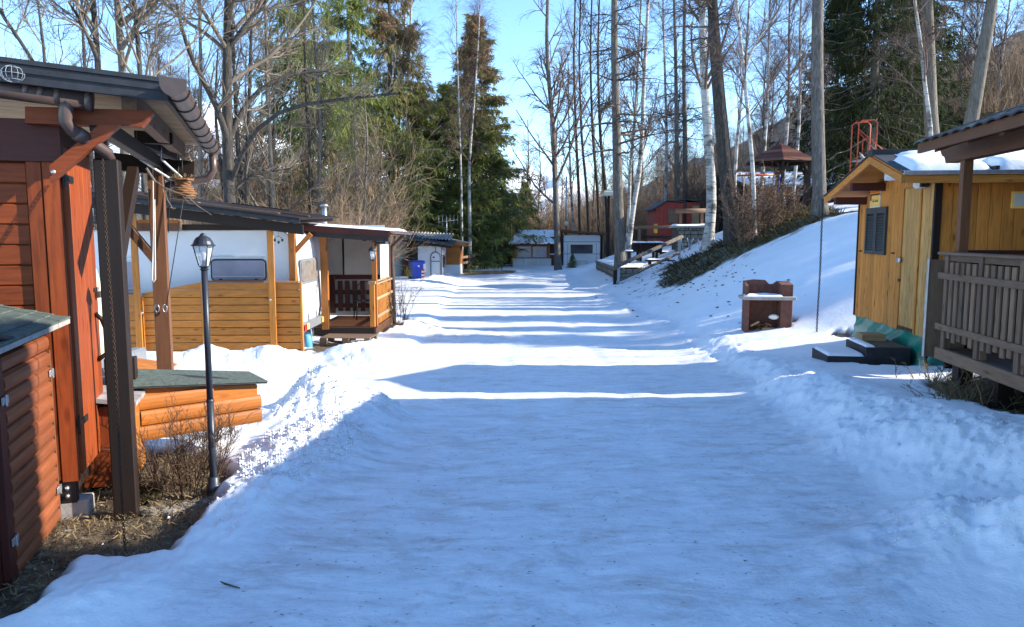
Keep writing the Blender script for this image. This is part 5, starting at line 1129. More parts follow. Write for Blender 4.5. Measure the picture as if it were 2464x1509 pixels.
# shutters
yv = sorted((wy0, wy1)); ymid = sum(yv) / 2
for i, (a, b) in enumerate(((yv[0], ymid - .004), (ymid + .004, yv[1]))):
    sh = build(MB().box(-.05, -.016, a, a + .05, wz0, wz1).box(-.05, -.016, b - .05, b, wz0, wz1).box(-.049, -.016, a + .05, b - .05, wz0, wz0 + .06).box(-.049, -.016, a + .05, b - .05, wz1 - .09, wz1), 'shutter', M['shutter'], yc_)
    ns = 13
    for k in range(ns):
        z = wz0 + .075 + k * (wz1 - wz0 - .18) / ns; build(MB().prism([(-.046, a + .05, z), (-.022, a + .05, z + .035), (-.018, a + .05, z + .031), (-.042, a + .05, z - .004)], (0, b - a - .1, 0)), 'louvre', M['shutter'], sh)
pbox('shutter_back', M['black'], yc_, -.0158, -.0142, yv[0] + .02, yv[1] - .02, wz0 + .02, wz1 - .02, c=0)
for (u, v) in ((2070, 604), (2148, 609)): p = FY.px(u, v, 'x', -.03); pbox('shutter_catch', M['rust'], yc_, -.05, -.016, p[1] - .03, p[1] + .03, p[2] - .01, p[2] + .01)
# sign above the window
def text_mesh(txt, size, name, mat, par, loc, rot, width=None, ext=.0015):
    cu = bpy.data.curves.new(name, 'FONT'); cu.body = txt; cu.size = size; cu.align_x = 'CENTER'; cu.align_y = 'CENTER'; cu.extrude = ext
    o = bpy.data.objects.new(name, cu); col.objects.link(o); dg = bpy.context.evaluated_depsgraph_get(); me = bpy.data.meshes.new_from_object(o.evaluated_get(dg)); bpy.data.objects.remove(o)
    q = put(name, me, mat, par); q.location = loc; q.rotation_euler = rot
    if width: 
        xs = [v.co.x for v in me.vertices]; w = max(xs) - min(xs); q.scale = (width / w, 1, 1)
    return q
s1 = FY.px(2118, 443, 'x', -.03); s2 = FY.px(2093, 494, 'x', -.03)
sp1 = FY.px(2096, 500, 'x', -.03); ya_, yb_ = FY.px(2093, 470, 'x', -.03)[1], FY.px(2117, 470, 'x', -.03)[1]; za_, zc_ = FY.px(2105, 500, 'x', -.03)[2], FY.px(2105, 446, 'x', -.03)[2]
sgn = fthing('notice_sign', 'small tall orange and yellow notice sign above the shuttered window', 'sign', FY)
y0, y1 = min(ya_, yb_), max(ya_, yb_); hS = zc_ - za_
pbox('plate', M['sign_white'], sgn, -.022, -.0145, y0, y1, za_, zc_, c=0)
pbox('dark_band', M['ink'], sgn, -.026, -.0222, y0 + .01, y1 - .01, zc_ - .13 * hS, zc_ - .07 * hS, c=0); pbox('orange_band', M['sign_orange'], sgn, -.026, -.0222, y0 + .01, y1 - .01, zc_ - .38 * hS, zc_ - .135 * hS, c=0)
pbox('dark_band', M['ink'], sgn, -.026, -.0222, y0 + .01, y1 - .01, zc_ - .45 * hS, zc_ - .385 * hS, c=0); pbox('yellow_field', M['sign_yellow'], sgn, -.026, -.0222, y0 + .01, y1 - .07, za_ + .06 * hS, zc_ - .455 * hS, c=0)
pbox('dark_strip', M['ink'], sgn, -.026, -.0222, y1 - .065, y1 - .02, za_ + .32 * hS, zc_ - .455 * hS, c=0); pbox('pale_strip', M['sign_yellow'], sgn, -.026, -.0222, y1 - .065, y1 - .02, za_ + .06 * hS, za_ + .30 * hS, c=0)
text_mesh('TEXAS', .22 * hS * 1.15, 'lettering', M['ink_red'], sgn, (-.028, (y0 + y1) / 2, zc_ - .26 * hS), (math.pi / 2, 0, -math.pi / 2), (y1 - y0) * .8)
pbox('rule', M['ink'], sgn, -.0275, -.0262, y0 + .03, y1 - .09, za_ + .36 * hS, za_ + .37 * hS, c=0); text_mesh('sul. tetto', .05, 'small_print', M['ink'], sgn, (-.0275, (y0 + y1) / 2 - .03, za_ + .30 * hS), (math.pi / 2, 0, -math.pi / 2), (y1 - y0) * .55)
# front wall facing the camera
nbf = 26
for k in range(nbf):
    x0 = .06 + k * .145; pbox('board', M['pine_z'], yc_, x0, x0 + .137, -.014, -.001, zb_y, roofz(0) - .14, c=.004)
pbox('corner_post', M['dark_z'], yc_, -.03, .055, -.05, -.002, zb_y - .35, roofz(0) - .14); pbox('corner_trim', M['dark_z'], yc_, -.03, .02, Lw + .001, Lw + .03, zb_y, roofz(Lw) - .13)
# roof
def wedge(mb, x0, x1, d0, d1, ys): 
    top_ = [(x0, y, roofz(y) - d0) for y in ys]; bot = [(x0, y, roofz(y) - d1) for y in ys[::-1]]; return mb.prism(top_ + bot, (x1 - x0, 0, 0))
build(wedge(MB(), xo - .02, XE + .3, 0, .02, [ynr - .02, ypk, yfr + .02]), 'roof_sheet', M['charcoal'], yc_)
build(wedge(MB(), xo, XE + .2, .022, .05, [ynr, ypk, yfr]), 'roof_boards', M['pine_x'], yc_)
build(wedge(MB(), xo - .015, xo + .02, .052, .15, [ynr, ypk]), 'barge_board', M['amber_y'], yc_); build(wedge(MB(), xo - .012, xo + .022, .052, .14, [ypk + .002, yfr]), 'barge_board', M['amber_y'], yc_)
pbox('eave_strip', M['pine_x'], yc_, xo + .024, XE, ynr, ynr + .025, zev - .15, zev - .055); pbox('eave_trim', M['steel'], yc_, xo, XE, ynr - .035, ynr - .021, zev - .05, zev + .0)
for y_ in (Lw * .62, Lw * .9): pbox('purlin_end', M['maroon_x'], yc_, xo + .03, -.015, y_ - .05, y_ + .05, roofz(y_) - .27, roofz(y_) - .155)
pbox('ridge_cap', M['charcoal'], yc_, xo - .03, XE, ypk - .12, ypk + .05, zpk - .05, zpk + .035)
q = FY.px(2142, 428, 'x', xo * .5); build(MB().tube([(xo * .8, q[1] - .25, q[2]), (xo * .2, q[1] - .3, q[2])], .055, 10), 'flood_lamp', M['white'], yc_, True)
pbox('white_box', M['white'], yc_, -.16, -.02, .18, .36, roofz(.3) - .36, roofz(.3) - .24, c=.03); pbox('sensor_lens', M['black'], yc_, -.14, -.03, .13, .178, roofz(.3) - .35, roofz(.3) - .26, c=.01)
# snow pads between standing ribs
ribs = [xo + .3 + k * .62 for k in range(8)]
x_prev = xo + .10
for i, xr2 in enumerate([.55, 1.05, 1.75, 2.5, 3.2, 4.3]):
    a, b = x_prev, xr2 - .05; yt = ypk - .50 + .12 * math.sin(i * 1.7)
    snow_slab(yc_, lambda u, v, a=a, b=b, yt=yt: (a + (b - a) * u, ynr + .0 + (yt - ynr) * v, roofz(ynr + (yt - ynr) * v)), .10, (24, 16), 20 + i, amp=.5, edge=.14)
    pbox('snow_rib', M['charcoal'], yc_, xr2 - .03, xr2 + .02, ynr - .03, ynr + .35, zev + .002, zev + .05); x_prev = xr2 + .03
snow_slab(yc_, lambda u, v: (xo + .25 + (XE - xo - .4) * u, ynr + .3 + (ypk - .35 - ynr) * v * .9, roofz(ynr + .3 + (ypk - .35 - ynr) * v * .9)), .07, (60, 14), 33, amp=.7, edge=.2)
# green sheet skirting
rows = []
for i in range(60):
    t = i / 59; rows.append([(-.0 + .03 * math.sin(t * 23 + j) - .05 * (j / 9) + (.05 * math.sin(t * 9 + 1) if j > 3 else 0), Lw * (1 - t) + .02, zb_y + .01 - (zb_y + .01 - (H(*FY.world((0, Lw * (1 - t), 0))[:2])[0] - .05)) * j / 9) for j in range(10)])
for i in range(16):
    t = i / 15; rows.append([(t * .9, -.03 + .03 * math.sin(t * 13 + j) - .04 * (j / 9), zb_y + .01 - (zb_y + .01 - (H(*FY.world((0, 0, 0))[:2])[0] - .08)) * j / 9) for j in range(10)])
build(MB().grid(rows), 'tarpaulin_skirt', M['tarp_green'], yc_, True)
wsg = FY.px(2450, 480, 'y', -.02); pbox('pale_frame', M['sign_yellow'], yc_, wsg[0] - .08, wsg[0] + .25, -.035, -.0145, wsg[2] - .11, wsg[2] + .1); pbox('pale_panel', M['sheet'], yc_, wsg[0] - .055, wsg[0] + .22, -.042, -.036, wsg[2] - .08, wsg[2] + .07)
# rain chain at the far eave corner
t0 = FY.world((far[0], far[1], far[2] - .08)); t1 = ghit(1965, 812); bt1 = FY.local(t1)
chain('long_rain_chain', 'long iron chain hanging from the far roof corner of the pine cabin', at(1981, 478, t1[1]), t1, .055, .0065, .01, 'black')
# steps
st_ = fthing('entrance_steps', 'black painted wooden entrance steps with snow on the lower tread', 'steps', FY)
sA = FY.local(ghit(2000, 880)); zs1_ = FY.px(2085, 838, 'y', .35)
gq = H(*FY.world((-.6, .5, 0))[:2])[0]
ux0 = FY.px(2083, 870, 'y', .3)[0]; ux1 = -.08; uy0 = .3; uy1 = 1.15; uz = FY.px(2150, 838, 'y', .3)[2]
pbox('upper_step', M['step_black'], st_, ux0, ux1, uy0, uy1, gq - .3, uz); pbox('mat', M['step_top'], st_, ux0 + .16, ux1 - .02, uy0 + .02, uy1 - .02, uz + .001, uz + .012)
lx0 = FY.px(1985, 850, 'y', .42)[0]; lz = FY.px(2050, 858, 'y', .3)[2]
pbox('lower_step', M['step_black'], st_, lx0 - .0, ux0 - .003, uy0 + .0, uy1 - .1, gq - .35, lz)
snow_slab(st_, lambda u, v: (lx0 + .01 + (ux0 - lx0 - .02) * u, uy0 + .01 + (uy1 - uy0 - .14) * v, lz), .035, (20, 20), 41, edge=.05); snow_slab(st_, lambda u, v: (ux0 + .01 + .13 * u, uy0 + .05 + (uy1 - uy0 - .1) * v, uz), .03, (10, 20), 42, edge=.05)
pbox('riser_block', M['tan_x'], st_, ux0 + .12, ux1 - .12, uy1 - .3, uy1 - .05, uz + .013, uz + .11)

# ------------------------------------------------------------------ brown porch cabin at the right edge
B0 = at(2268, 700, 7.7); FB = Frame(B0[0], B0[1], -7.6)
bp = fthing('brown_porch_cabin', 'dark porch of a brown cabin with grey railing and tiled roof at the right edge', 'cabin', FB)
zRt = FB.px(2270, 606, 'x', 0)[2]; zM = FB.px(2268, 660, 'x', 0)[2]; zLw = FB.px(2265, 782, 'x', 0)[2]; zDk = FB.px(2267, 838, 'x', 0)[2]
Ln = -9.0
build(MB().box(-.03, .02, Ln, .03, zDk - .12, zDk), 'deck_beam', M['grey_y'], bp)
for k in range(14): x0 = .03 + k * .145; pbox('deck_board', M['brown_y'], bp, x0, x0 + .138, Ln, .02, zDk - .04, zDk - .012)
for y in (-.28, -1.05, -1.85, -2.7, -3.6): g_ = h1(*FB.world((.07, y, 0))[:2]); pbox('leg', M['dark_z'], bp, .05, .19, y - .07, y + .07, g_ - .3, zDk - .122)
pbox('hand_rail', M['grey_y'], bp, -.05, .10, Ln, .06, zRt - .03, zRt, c=.008); pbox('under_rail', M['grey_y'], bp, .0, .04, Ln, .02, zRt - .09, zRt - .032)
pbox('cross_rail', M['grey_y'], bp, -.045, -.022, Ln, .03, zM - .045, zM + .02); pbox('cross_rail', M['grey_y'], bp, -.045, -.022, Ln, .03, zLw - .045, zLw + .02)
for k in range(32):
    y = -.06 - k * .118; dz_ = .018 * math.sin(k * 2.3); pbox('baluster', M['grey_z'], bp, -.02, .0, y - .072, y - .002, zLw - .13 + dz_ - (.12 if k % 6 == 0 else 0), zRt - (.10 if k % 6 else .03), c=.003)
for k in range(8):
    y = -.05 - k * .75; pbox('rail_post', M['grey_z'], bp, .002, .07, y - .05, y + .04, zDk + .001, zRt - .092)
pxz = FB.px(2307, 500, 'y', -.05); zbm = FB.px(2275, 395, 'x', .1)[2]
pbox('roof_post', M['brown_z'], bp, .08, .17, -.12, -.03, zRt + .001, zbm)
pbox('roof_post', M['dark_z'], bp, .10, .23, -4.6, -4.47, zDk, zbm)
bb = [FB.px(2268, 362, 'x', .06), FB.px(2268, 395, 'x', .06)]; yB = bb[0][1]
build(MB().prism([(.06, .42, zbm + .16), (.06, .36, zbm + .09), (.06, .30, zbm + .07), (.06, .26, zbm + .0), (.06, Ln, zbm), (.06, Ln, zbm + .20), (.06, .42, zbm + .20)], (.13, 0, 0)), 'eave_beam', M['brown_y'], bp)
# roof with tiles: eave parallel to the railing, rising to the right
er = FB.px(2212, 342, 'x', -.32); ez = er[2]; ey = min(er[1], .75); pit = .36
rzf = lambda x: ez + pit * (x + .32)
build(MB().prism([(-.30, Ln, rzf(-.30) - .03), (3.2, Ln, rzf(3.2) - .03), (3.2, Ln, rzf(3.2) - .06), (-.30, Ln, rzf(-.3) - .06)], (0, ey - Ln, 0)), 'roof_boards', M['dark_x'], bp)
build(MB().prism([(3.2, Ln, rzf(3.2) - .03), (6.6, Ln, rzf(-.3) - .1), (6.6, Ln, rzf(-.3) - .14), (3.2, Ln, rzf(3.2) - .06)], (0, ey - Ln, 0)), 'rear_roof', M['dark_x'], bp)
pbox('eave_strip', M['brown_y'], bp, -.335, -.302, Ln, ey, ez - .115, ez - .015)
for k in range(16):
    y = ey - .35 - k * .62; build(MB().prism([(-.28, y, rzf(-.28) - .062), (3.2, y, rzf(3.2) - .062), (3.2, y, rzf(3.2) - .15), (-.28, y, rzf(-.28) - .15)], (0, .07, 0)), 'rafter', M['brown_x'], bp)
nt = 30
for k in range(nt):
    y = ey + .02 - k * .21
    for r_ in range(3 if k < 18 else 1):
        x0 = -.37 + r_ * .33; prof_ = []
        for j in range(7):
            t = j / 6; prof_.append((t * .215, .028 * math.sin(math.pi * t) + (.008 if j in (0, 6) else 0)))
        rows = [[(x0 + s * .36, y - u, rzf(x0 + s * .36) + h + .012 * (1 - s) - .02 + .006) for u, h in prof_] for s in (0, 1)]
        lo = [[(p[0], p[1], p[2] - .016) for p in r] for r in rows]; mb = MB().grid(rows).grid(lo).grid([rows[0], lo[0]]).grid([rows[1], lo[1]])
        build(mb, 'roof_tile', M['charcoal'] if (k + r_) % 5 else M['slate'], bp)
# the cabin's body and back wall behind the deck
build(MB().box(2.2, 6.3, -8.8, ey - .4, zDk - .3, zbm + .2), 'wall', M['brown_y'], bp)
build(MB().prism([(2.2, -8.8, zbm + .2), (6.3, -8.8, zbm + .2), (3.2, -8.8, rzf(3.2) - .16)], (0, ey + 8.4, 0)), 'gable_wall', M['brown_y'], bp)
fr0 = FB.local(at(2250, 700, 8.6)); pbox('side_panel', M['grey_z'], bp, -.02, .38, .30, .33, zDk - .15, FB.px(2262, 625, 'y', .3)[2]); pbox('panel_frame', M['steel'], bp, -.035, -.021, .29, .34, zDk - .15, FB.px(2250, 622, 'y', .3)[2])
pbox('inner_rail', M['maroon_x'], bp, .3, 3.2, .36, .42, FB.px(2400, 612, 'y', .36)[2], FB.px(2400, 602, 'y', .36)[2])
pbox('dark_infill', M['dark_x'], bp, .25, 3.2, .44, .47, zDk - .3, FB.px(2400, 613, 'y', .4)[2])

# added unseen chalet, its ridges sized to throw the long shade on the lane
nc = thing('shade_chalet', 'two-part wooden chalet added beyond the frame to shade the lane', 'chalet', (10.5, 0, 0))
for (y0, y1, zr_, nm) in ((-7, 4.0, 7.4, 'main'), (4.05, 8.5, 5.62, 'wing')):
    build(MB().prism([(-1.9, y0, -.2), (1.9, y0, -.2), (1.9, y0, zr_ - 1.5), (0, y0, zr_ - .15), (-1.9, y0, zr_ - 1.5)], (0, y1 - y0, 0)), 'wall', M['brown_y'], nc)
    for s_ in (-1, 1): build(MB().prism([(0, y0 - .3, zr_), (s_ * 2.5, y0 - .3, zr_ - 1.85), (s_ * 2.5, y0 - .3, zr_ - 1.95), (0, y0 - .3, zr_ - .1)], (0, y1 - y0 + .3, 0)), 'roof', M['charcoal'], nc)
    for k in range(3): w_ = pbox('window', M['white'], nc, -1.96, -1.901, y0 + 1 + k * (y1 - y0 - 1.6) / 3, y0 + 1.9 + k * (y1 - y0 - 1.6) / 3, 1.6, 2.8); pbox('pane', M['dark_glass'], w_, -1.98, -1.961, y0 + 1.07 + k * (y1 - y0 - 1.6) / 3, y0 + 1.83 + k * (y1 - y0 - 1.6) / 3, 1.67, 2.73)

# ------------------------------------------------------------------ masonry barbecue in the snow
bq = ghit(1853, 792); BZ = h1(bq[0], 14.4) + .03; bqx = at(1853, 700, 14.4)[0]
bbq = thing('garden_barbecue', 'red clay garden barbecue with snow on its shelf standing alone on the snowy slope', 'barbecue', (bqx, 14.4, BZ), -6)
hB = at(1853, 679, 14.4)[2] - BZ; sB = hB / .95; wB = .44
zSh = at(1853, 717, 14.4)[2] - BZ
build(MB().box(-wB, -wB + .06, 0, .42, -.05, zSh - .04, c=.01), 'left_side', M['brick_red'], bbq); build(MB().box(wB - .22, wB, 0, .42, -.05, zSh - .04, c=.01), 'right_side', M['brick_red'], bbq)
build(MB().box(-wB + .06, wB - .22, .36, .42, -.05, zSh - .04), 'back', M['brick_red'], bbq)
build(MB().box(-wB - .08, wB + .05, -.08, .44, zSh - .04, zSh + .03, c=.015), 'shelf', M['concrete'], bbq)
tp = [(-wB, zSh + .031), (wB, zSh + .031), (wB, hB - .01), (wB - .22, hB), (wB - .30, hB - .06), (wB - .38, hB - .06), (wB - .46, hB + .02), (-wB + .2, hB + .03), (-wB, hB)]
build(MB().prism([(x, .34, z) for x, z in tp], (0, .08, 0)), 'back_panel', M['brick_red'], bbq)
build(MB().prism([(wB - .22, .34, zSh + .031), (wB - .22, .34, hB - .005), (wB - .22, .02, hB - .05), (wB - .22, .02, zSh + .031)], (.22, 0, 0)), 'right_cheek', M['brick_red'], bbq)
build(MB().prism([(-wB, .34, zSh + .031), (-wB, .34, hB - .005), (-wB, .10, hB - .08), (-wB, .05, zSh + .031)], (.05, 0, 0)), 'left_cheek', M['brick_red'], bbq)
snow_slab(bbq, lambda u, v: (-wB - .02 + (2 * wB - .18) * u, -.05 + .36 * v, zSh + .03), .045, (26, 16), 51, amp=.9, edge=.07)
ptube('iron_rod', M['rust'], bbq, [(.08, .05, zSh - .04), (.08, .05, .33)], .006, 5)
build(MB().lathe([(.001, -.03), (.05, -.028), (.105, 0), (.05, .028), (.001, .03)], n=14, M=Matrix.Translation((.1, .04, .28)) @ Matrix.Rotation(math.pi / 2, 4, 'X') @ Matrix.Diagonal((1, .5, .4, 1))), 'white_lid', M['sign_white'], bbq, True)
rs = random.Random(5)
for k in range(9): a = Vector((rs.uniform(-.36, .15), rs.uniform(0, .3), rs.uniform(.0, .14))); d_ = Vector((rs.uniform(-1, 1), rs.uniform(-.6, .6), rs.uniform(-.2, .5))).normalized() * rs.uniform(.12, .25); pbeam('firewood', M[('grey_x', 'tan_x', 'brown_x')[k % 3]], bbq, a - d_ / 2, a + d_ / 2, .06, .04, .01)

# ------------------------------------------------------------------ terrace, steps, picnic place
def stones(mb, a, b, z0, z1, th, size, seed):
    rs_ = random.Random(seed); a = Vector(a); b = Vector(b); L = (b - a).length; d = (b - a) / L; n_ = Vector((d.y, -d.x, 0)); z = z0
    while z < z1 - .03:
        h = min(rs_.uniform(.7, 1.2) * size, z1 - z); x = -rs_.uniform(0, size)
        while x < L:
            w = rs_.uniform(.8, 1.9) * size; x0, x1_ = max(x, 0) + .012, min(x + w, L) - .012
            if x1_ - x0 > .04:
                p = a + d * x0; q_ = a + d * x1_; o_ = rs_.uniform(.0, .04); Mx = Matrix(((d.x, n_.x, 0, p.x), (d.y, n_.y, 0, p.y), (0, 0, 1, 0), (0, 0, 0, 1)))
                mb.box(0, x1_ - x0, -.02, o_ + .02, z + .012, z + h - .012, c=.03, M=Mx)
            x += w
        z += h
    return mb
t1_ = ghit(1477, 692); tn = np.array([at(1484, 660, 32.2)[0], 32.2]); tf = np.array([at(1435, 640, 41)[0], 41.0])
zT = at(1484, 643, 32.2)[2]
ter = thing('stone_terrace', 'low dark stone retaining wall with snow on top beside the road end', 'wall', (0, 0, 0))
gN = h1(*tn); gF = h1(*tf)
build(MB().prism([(tn[0], tn[1], gN - .6), (tf[0], tf[1], gN - .6), (tf[0] + 3.0, 41.2, gN - .6), (tn[0] + 1.0, tn[1] - .1, gN - .6)], (0, 0, zT - gN + .6 - .08)), 'core', M['mortar'], ter)
so = build(stones(MB(), (tf[0], tf[1], 0), (tn[0], tn[1], 0), gN - .2, zT - .08, .1, .22, 3), 'stonework', M['stone'], ter); so['kind'] = 'stuff'
so = build(stones(MB(), (tn[0], tn[1], 0), (tn[0] + 1.0, tn[1] - .1, 0), gN - .2, zT - .08, .1, .22, 4), 'stonework', M['stone'], ter); so['kind'] = 'stuff'
build(MB().prism([(tn[0] - .08, tn[1] - .1, zT - .078), (tf[0] - .08, tf[1], zT - .078), (tf[0] + .4, tf[1] + .1, zT - .078), (tn[0] + .35, tn[1] - .1, zT - .078)], (0, 0, .07)), 'coping', M['stone'], ter)
snow_slab(ter, lambda u, v: tuple(Vector((tn[0] - .02, tn[1], zT)).lerp(Vector((tf[0] - .02, tf[1], zT)), u) + Vector((3.0 * v * (.35 + .65 * u), 0, -.005))), .07, (60, 30), 61, edge=.15)
# log steps climbing to the picnic place
lst = thing('log_steps', 'dark timber steps with snowy treads climbing from the road to the terrace', 'steps', (0, 0, 0))
sa = at(1505, 690, 31.3); sb_ = at(1632, 634, 33.0); N_ = 7
for k in range(N_):
    t = k / (N_ - 1); p = sa + (sb_ - sa) * t; w_ = .75
    pbox('step', M['dark_x'], lst, p[0] - .22, p[0] + .34, p[1] - .5, p[1] + 1.5, p[2] - .35, p[2] + .14, c=.02)
    snow_slab(lst, lambda u, v, p=p: (p[0] - .16 + .46 * u, p[1] - .4 + 1.7 * v, p[2] + .14), .05, (10, 24), 70 + k, amp=.8, edge=.08)
sdn = thing('timber_handrail', 'weathered round timber handrail on grey posts along the log steps', 'railing', (0, 0, 0))
pA, pB = at(1488, 693, 31.0), at(1634, 634, 32.6); hA, hB_ = at(1488, 642, 31.0)[2], at(1634, 578, 32.6)[2]
pbox('post', M['grey_post'], sdn, pA[0] - .05, pA[0] + .05, pA[1] - .04, pA[1] + .04, pA[2] - .2, hA); pbox('post', M['grey_post'], sdn, pB[0] - .05, pB[0] + .05, pB[1] - .04, pB[1] + .04, pB[2] - .3, hB_)
pbox('post_panel', M['dark_z'], sdn, pA[0] - .2, pA[0] - .06, pA[1] + .1, pA[1] + .2, pA[2] - .2, hA - .15)
ptube('upper_rail', M['larch'], sdn, [at(1480, 643, 30.9), at(1560, 606, 31.8), at(1642, 569, 32.6)], .085, 10); ptube('lower_rail', M['larch'], sdn, [at(1491, 675, 31.0), at(1634, 609, 32.5)], .06, 10)
# picnic table
pt = at(1557, 610, 36.5); zg = at(1557, 632, 36.5)[2]; ptz = at(1557, 584, 36.5)[2]
tb = thing('picnic_table', 'dark picnic table with snow on its top beside the stone terrace', 'table', (pt[0], 36.5, 0), 4)
wT = (at(1596, 584, 36.5)[0] - at(1518, 584, 36.5)[0]) / 2
for k in range(4): pbox('top_board', M['dark_x'], tb, -wT, wT, -.4 + k * .21, -.21 + k * .21, ptz - .07, ptz)
for x in (-wT + .4, wT - .4):
    for y in (-.3, .3): pbox('leg', M['dark_z'], tb, x - .06, x + .06, y - .05, y + .05, ptz - .9, ptz - .072)
for a_, b_ in ((-wT + .02, -.02), (.02, wT - .02)): snow_slab(tb, lambda u, v, a_=a_, b_=b_: (a_ + (b_ - a_) * u, -.38 + .78 * v, ptz), .06, (14, 10), 81, edge=.1)
pbox('apron', M['dark_x'], tb, -wT + .1, wT - .1, -.2, .2, ptz - .45, ptz - .075)
def bench(u0, u1, v, Y_, lab, name='picnic_bench'):
    a, b = at(u0, v, Y_), at(u1, v, Y_); t = thing(name, lab, 'bench', ((a[0] + b[0]) / 2, Y_, a[2])); w = (b[0] - a[0]) / 2
    pbox('seat', M['dark_x'], t, -w, w, -.17, .17, -.07, 0); 
    for x in (-w + .2, w - .2): pbox('leg', M['dark_z'], t, x - .06, x + .06, -.12, .12, -.6, -.072)
    snow_slab(t, lambda p, q: (-w + .02 + (2 * w - .04) * p, -.16 + .32 * q, 0), .06, (20, 8), 83, edge=.08); return t
bench(1484, 1524, 604, 35.2, 'short snowy bench at the left end of the picnic table'); bench(1582, 1632, 606, 37.4, 'long snowy bench to the right of the picnic table')
bench(1553, 1620, 625, 34.6, 'lowest snowy plank bench in front of the picnic table')
rl = thing('rail_barrier', 'dark round timber barrier with pale post behind the picnic table', 'railing', (0, 0, 0))
ptube('rail', M['grey_x'], rl, [at(1525, 548, 39), at(1640, 545, 39)], .085, 8); ptube('rail', M['dark_x'], rl, [at(1545, 570, 39), at(1632, 572, 39)], .08, 8)
for u in (1538, 1632): a = at(u, 548, 39); pbox('post', M['grey_z'], rl, a[0] - .07, a[0] + .07, 38.85, 38.98, a[2] - 1.0, a[2])
# stone barbecue block with snowy slab, trestle, log beam
sc0 = at(1628, 592, 35.4); sc1 = at(1699, 545, 35.4)
sbq = thing('stone_grill_block', 'square stone barbecue block with snow on its slab beside the birch trunks', 'barbecue', (sc0[0], 35.4, 0))
wS = sc1[0] - sc0[0]; build(MB().box(.02, wS - .02, .03, 1.2, sc0[2] - .2, sc1[2] - .06), 'core', M['mortar'], sbq)
so = build(stones(MB(), (0, 0, 0), (wS, 0, 0), sc0[2] - .2, sc1[2] - .06, .1, .2, 7), 'stonework', M['stone'], sbq); so['kind'] = 'stuff'
pbox('slab', M['concrete'], sbq, -.12, wS + .1, -.15, 1.3, sc1[2] - .055, sc1[2] + .03); snow_slab(sbq, lambda u, v: (-.08 + (wS + .14) * u, -.1 + 1.3 * v, sc1[2] + .03), .08, (20, 14), 91, edge=.1)
lgb = at(1626, 508, 36.2); lgb2 = at(1699, 507, 36.2); ob = thing('log_beam', 'pale split log lying level above the stone barbecue block', 'log', lgb); ptube('log', M['grey_x'], ob, [(0, 0, 0), ((lgb2 - lgb)[0], 0, .02)], .11, 10)
for x in (.25, 1.3): pbox('support', M['grey_z'], ob, x - .06, x + .06, .02, .12, sc1[2] - lgb[2], -.05)
trs = thing('trestle', 'blue grey metal trestle legs standing in the snow beside the stone block', 'trestle', (at(1655, 600, 34.2)[0], 34.2, at(1655, 612, 34.2)[2]))
for (a, b) in (((-.35, .75), (-.1, 0)), ((-.05, .75), (.2, 0)), ((.25, .75), (-.05, .05)), ((.45, .75), (.62, 0))): ptube('leg', M['grey_post'], trs, [(a[0], 0, a[1]), (b[0], 0, b[1] - .1)], .03, 6)
# red hut
ru0, ru1 = at(1576, 600, 42), at(1643, 487, 42)
rh = thing('red_hut', 'dark red painted hut with grey shuttered window behind the picnic place', 'hut', (ru0[0], 42, 0)); wR = ru1[0] - ru0[0]; zr0 = ru0[2] - .6; zr1 = ru1[2]
build(MB().prism([(0, 0, zr0), (wR, 0, zr0), (wR, 0, zr1 - .05), (wR * .75, 0, zr1 + .0), (wR * .4, 0, zr1 + .02), (0, 0, zr1 - .35)], (0, 2.6, 0)), 'wall', M['paint_red'], rh)
for k in range(7): pbox('board', M['paint_red'], rh, k * wR / 7, (k + 1) * wR / 7 - .015, -.025, -.002, zr0, zr1 - .4)
build(MB().prism([(-.2, -.2, zr1 - .43), (wR * .4, -.2, zr1 + .06), (wR + .15, -.2, zr1 + .0), (wR + .15, -.2, zr1 + .06), (wR * .4, -.2, zr1 + .12), (-.2, -.2, zr1 - .37)], (0, 3, 0)), 'roof', M['charcoal'], rh)
w0_, w1_ = at(1607, 536, 41.95), at(1631, 503, 41.95); sh = pbox('shutter', M['grey_z'], rh, w0_[0] - ru0[0], w1_[0] - ru0[0], -.06, -.027, w0_[2], w1_[2])
for k in range(6): pbox('louvre', M['grey_x'], sh, w0_[0] - ru0[0] + .05, w1_[0] - ru0[0] - .05, -.075, -.061, w0_[2] + .06 + k * .12, w0_[2] + .13 + k * .12)
ru2, ru3 = at(1650, 600, 43), at(1684, 487, 43); rh2 = thing('red_hut', 'narrow red hut with pale door left of the birch trunks', 'hut', (ru2[0], 43, 0)); w2_ = ru3[0] - ru2[0]
build(MB().box(0, w2_, 0, 2.4, zr0, ru3[2]), 'wall', M['paint_red'], rh2); build(MB().prism([(-.15, -.2, ru3[2] + .14), (w2_ + .15, -.2, ru3[2] + .0), (w2_ + .15, -.2, ru3[2] + .07), (-.15, -.2, ru3[2] + .21)], (0, 2.8, 0)), 'roof', M['charcoal'], rh2)
pbox('door', M['tan_z'], rh2, w2_ * .4, w2_ * .95, -.04, -.002, ru3[2] - 1.7, ru3[2] - .2)
ox = at(1574, 561, 40.5); opb = thing('orange_box', 'small bright orange box on a pole before the red hut', 'box', (ox[0], 40.5, ox[2])); pbox('body', M['yellow_pl'], opb, 0, .18, 0, .15, 0, .46, c=.02); pbox('lid', M['sign_orange'], opb, -.02, .2, -.02, .17, .462, .5); pbox('pole', M['grey_z'], opb, .06, .11, .152, .2, -1, .4)
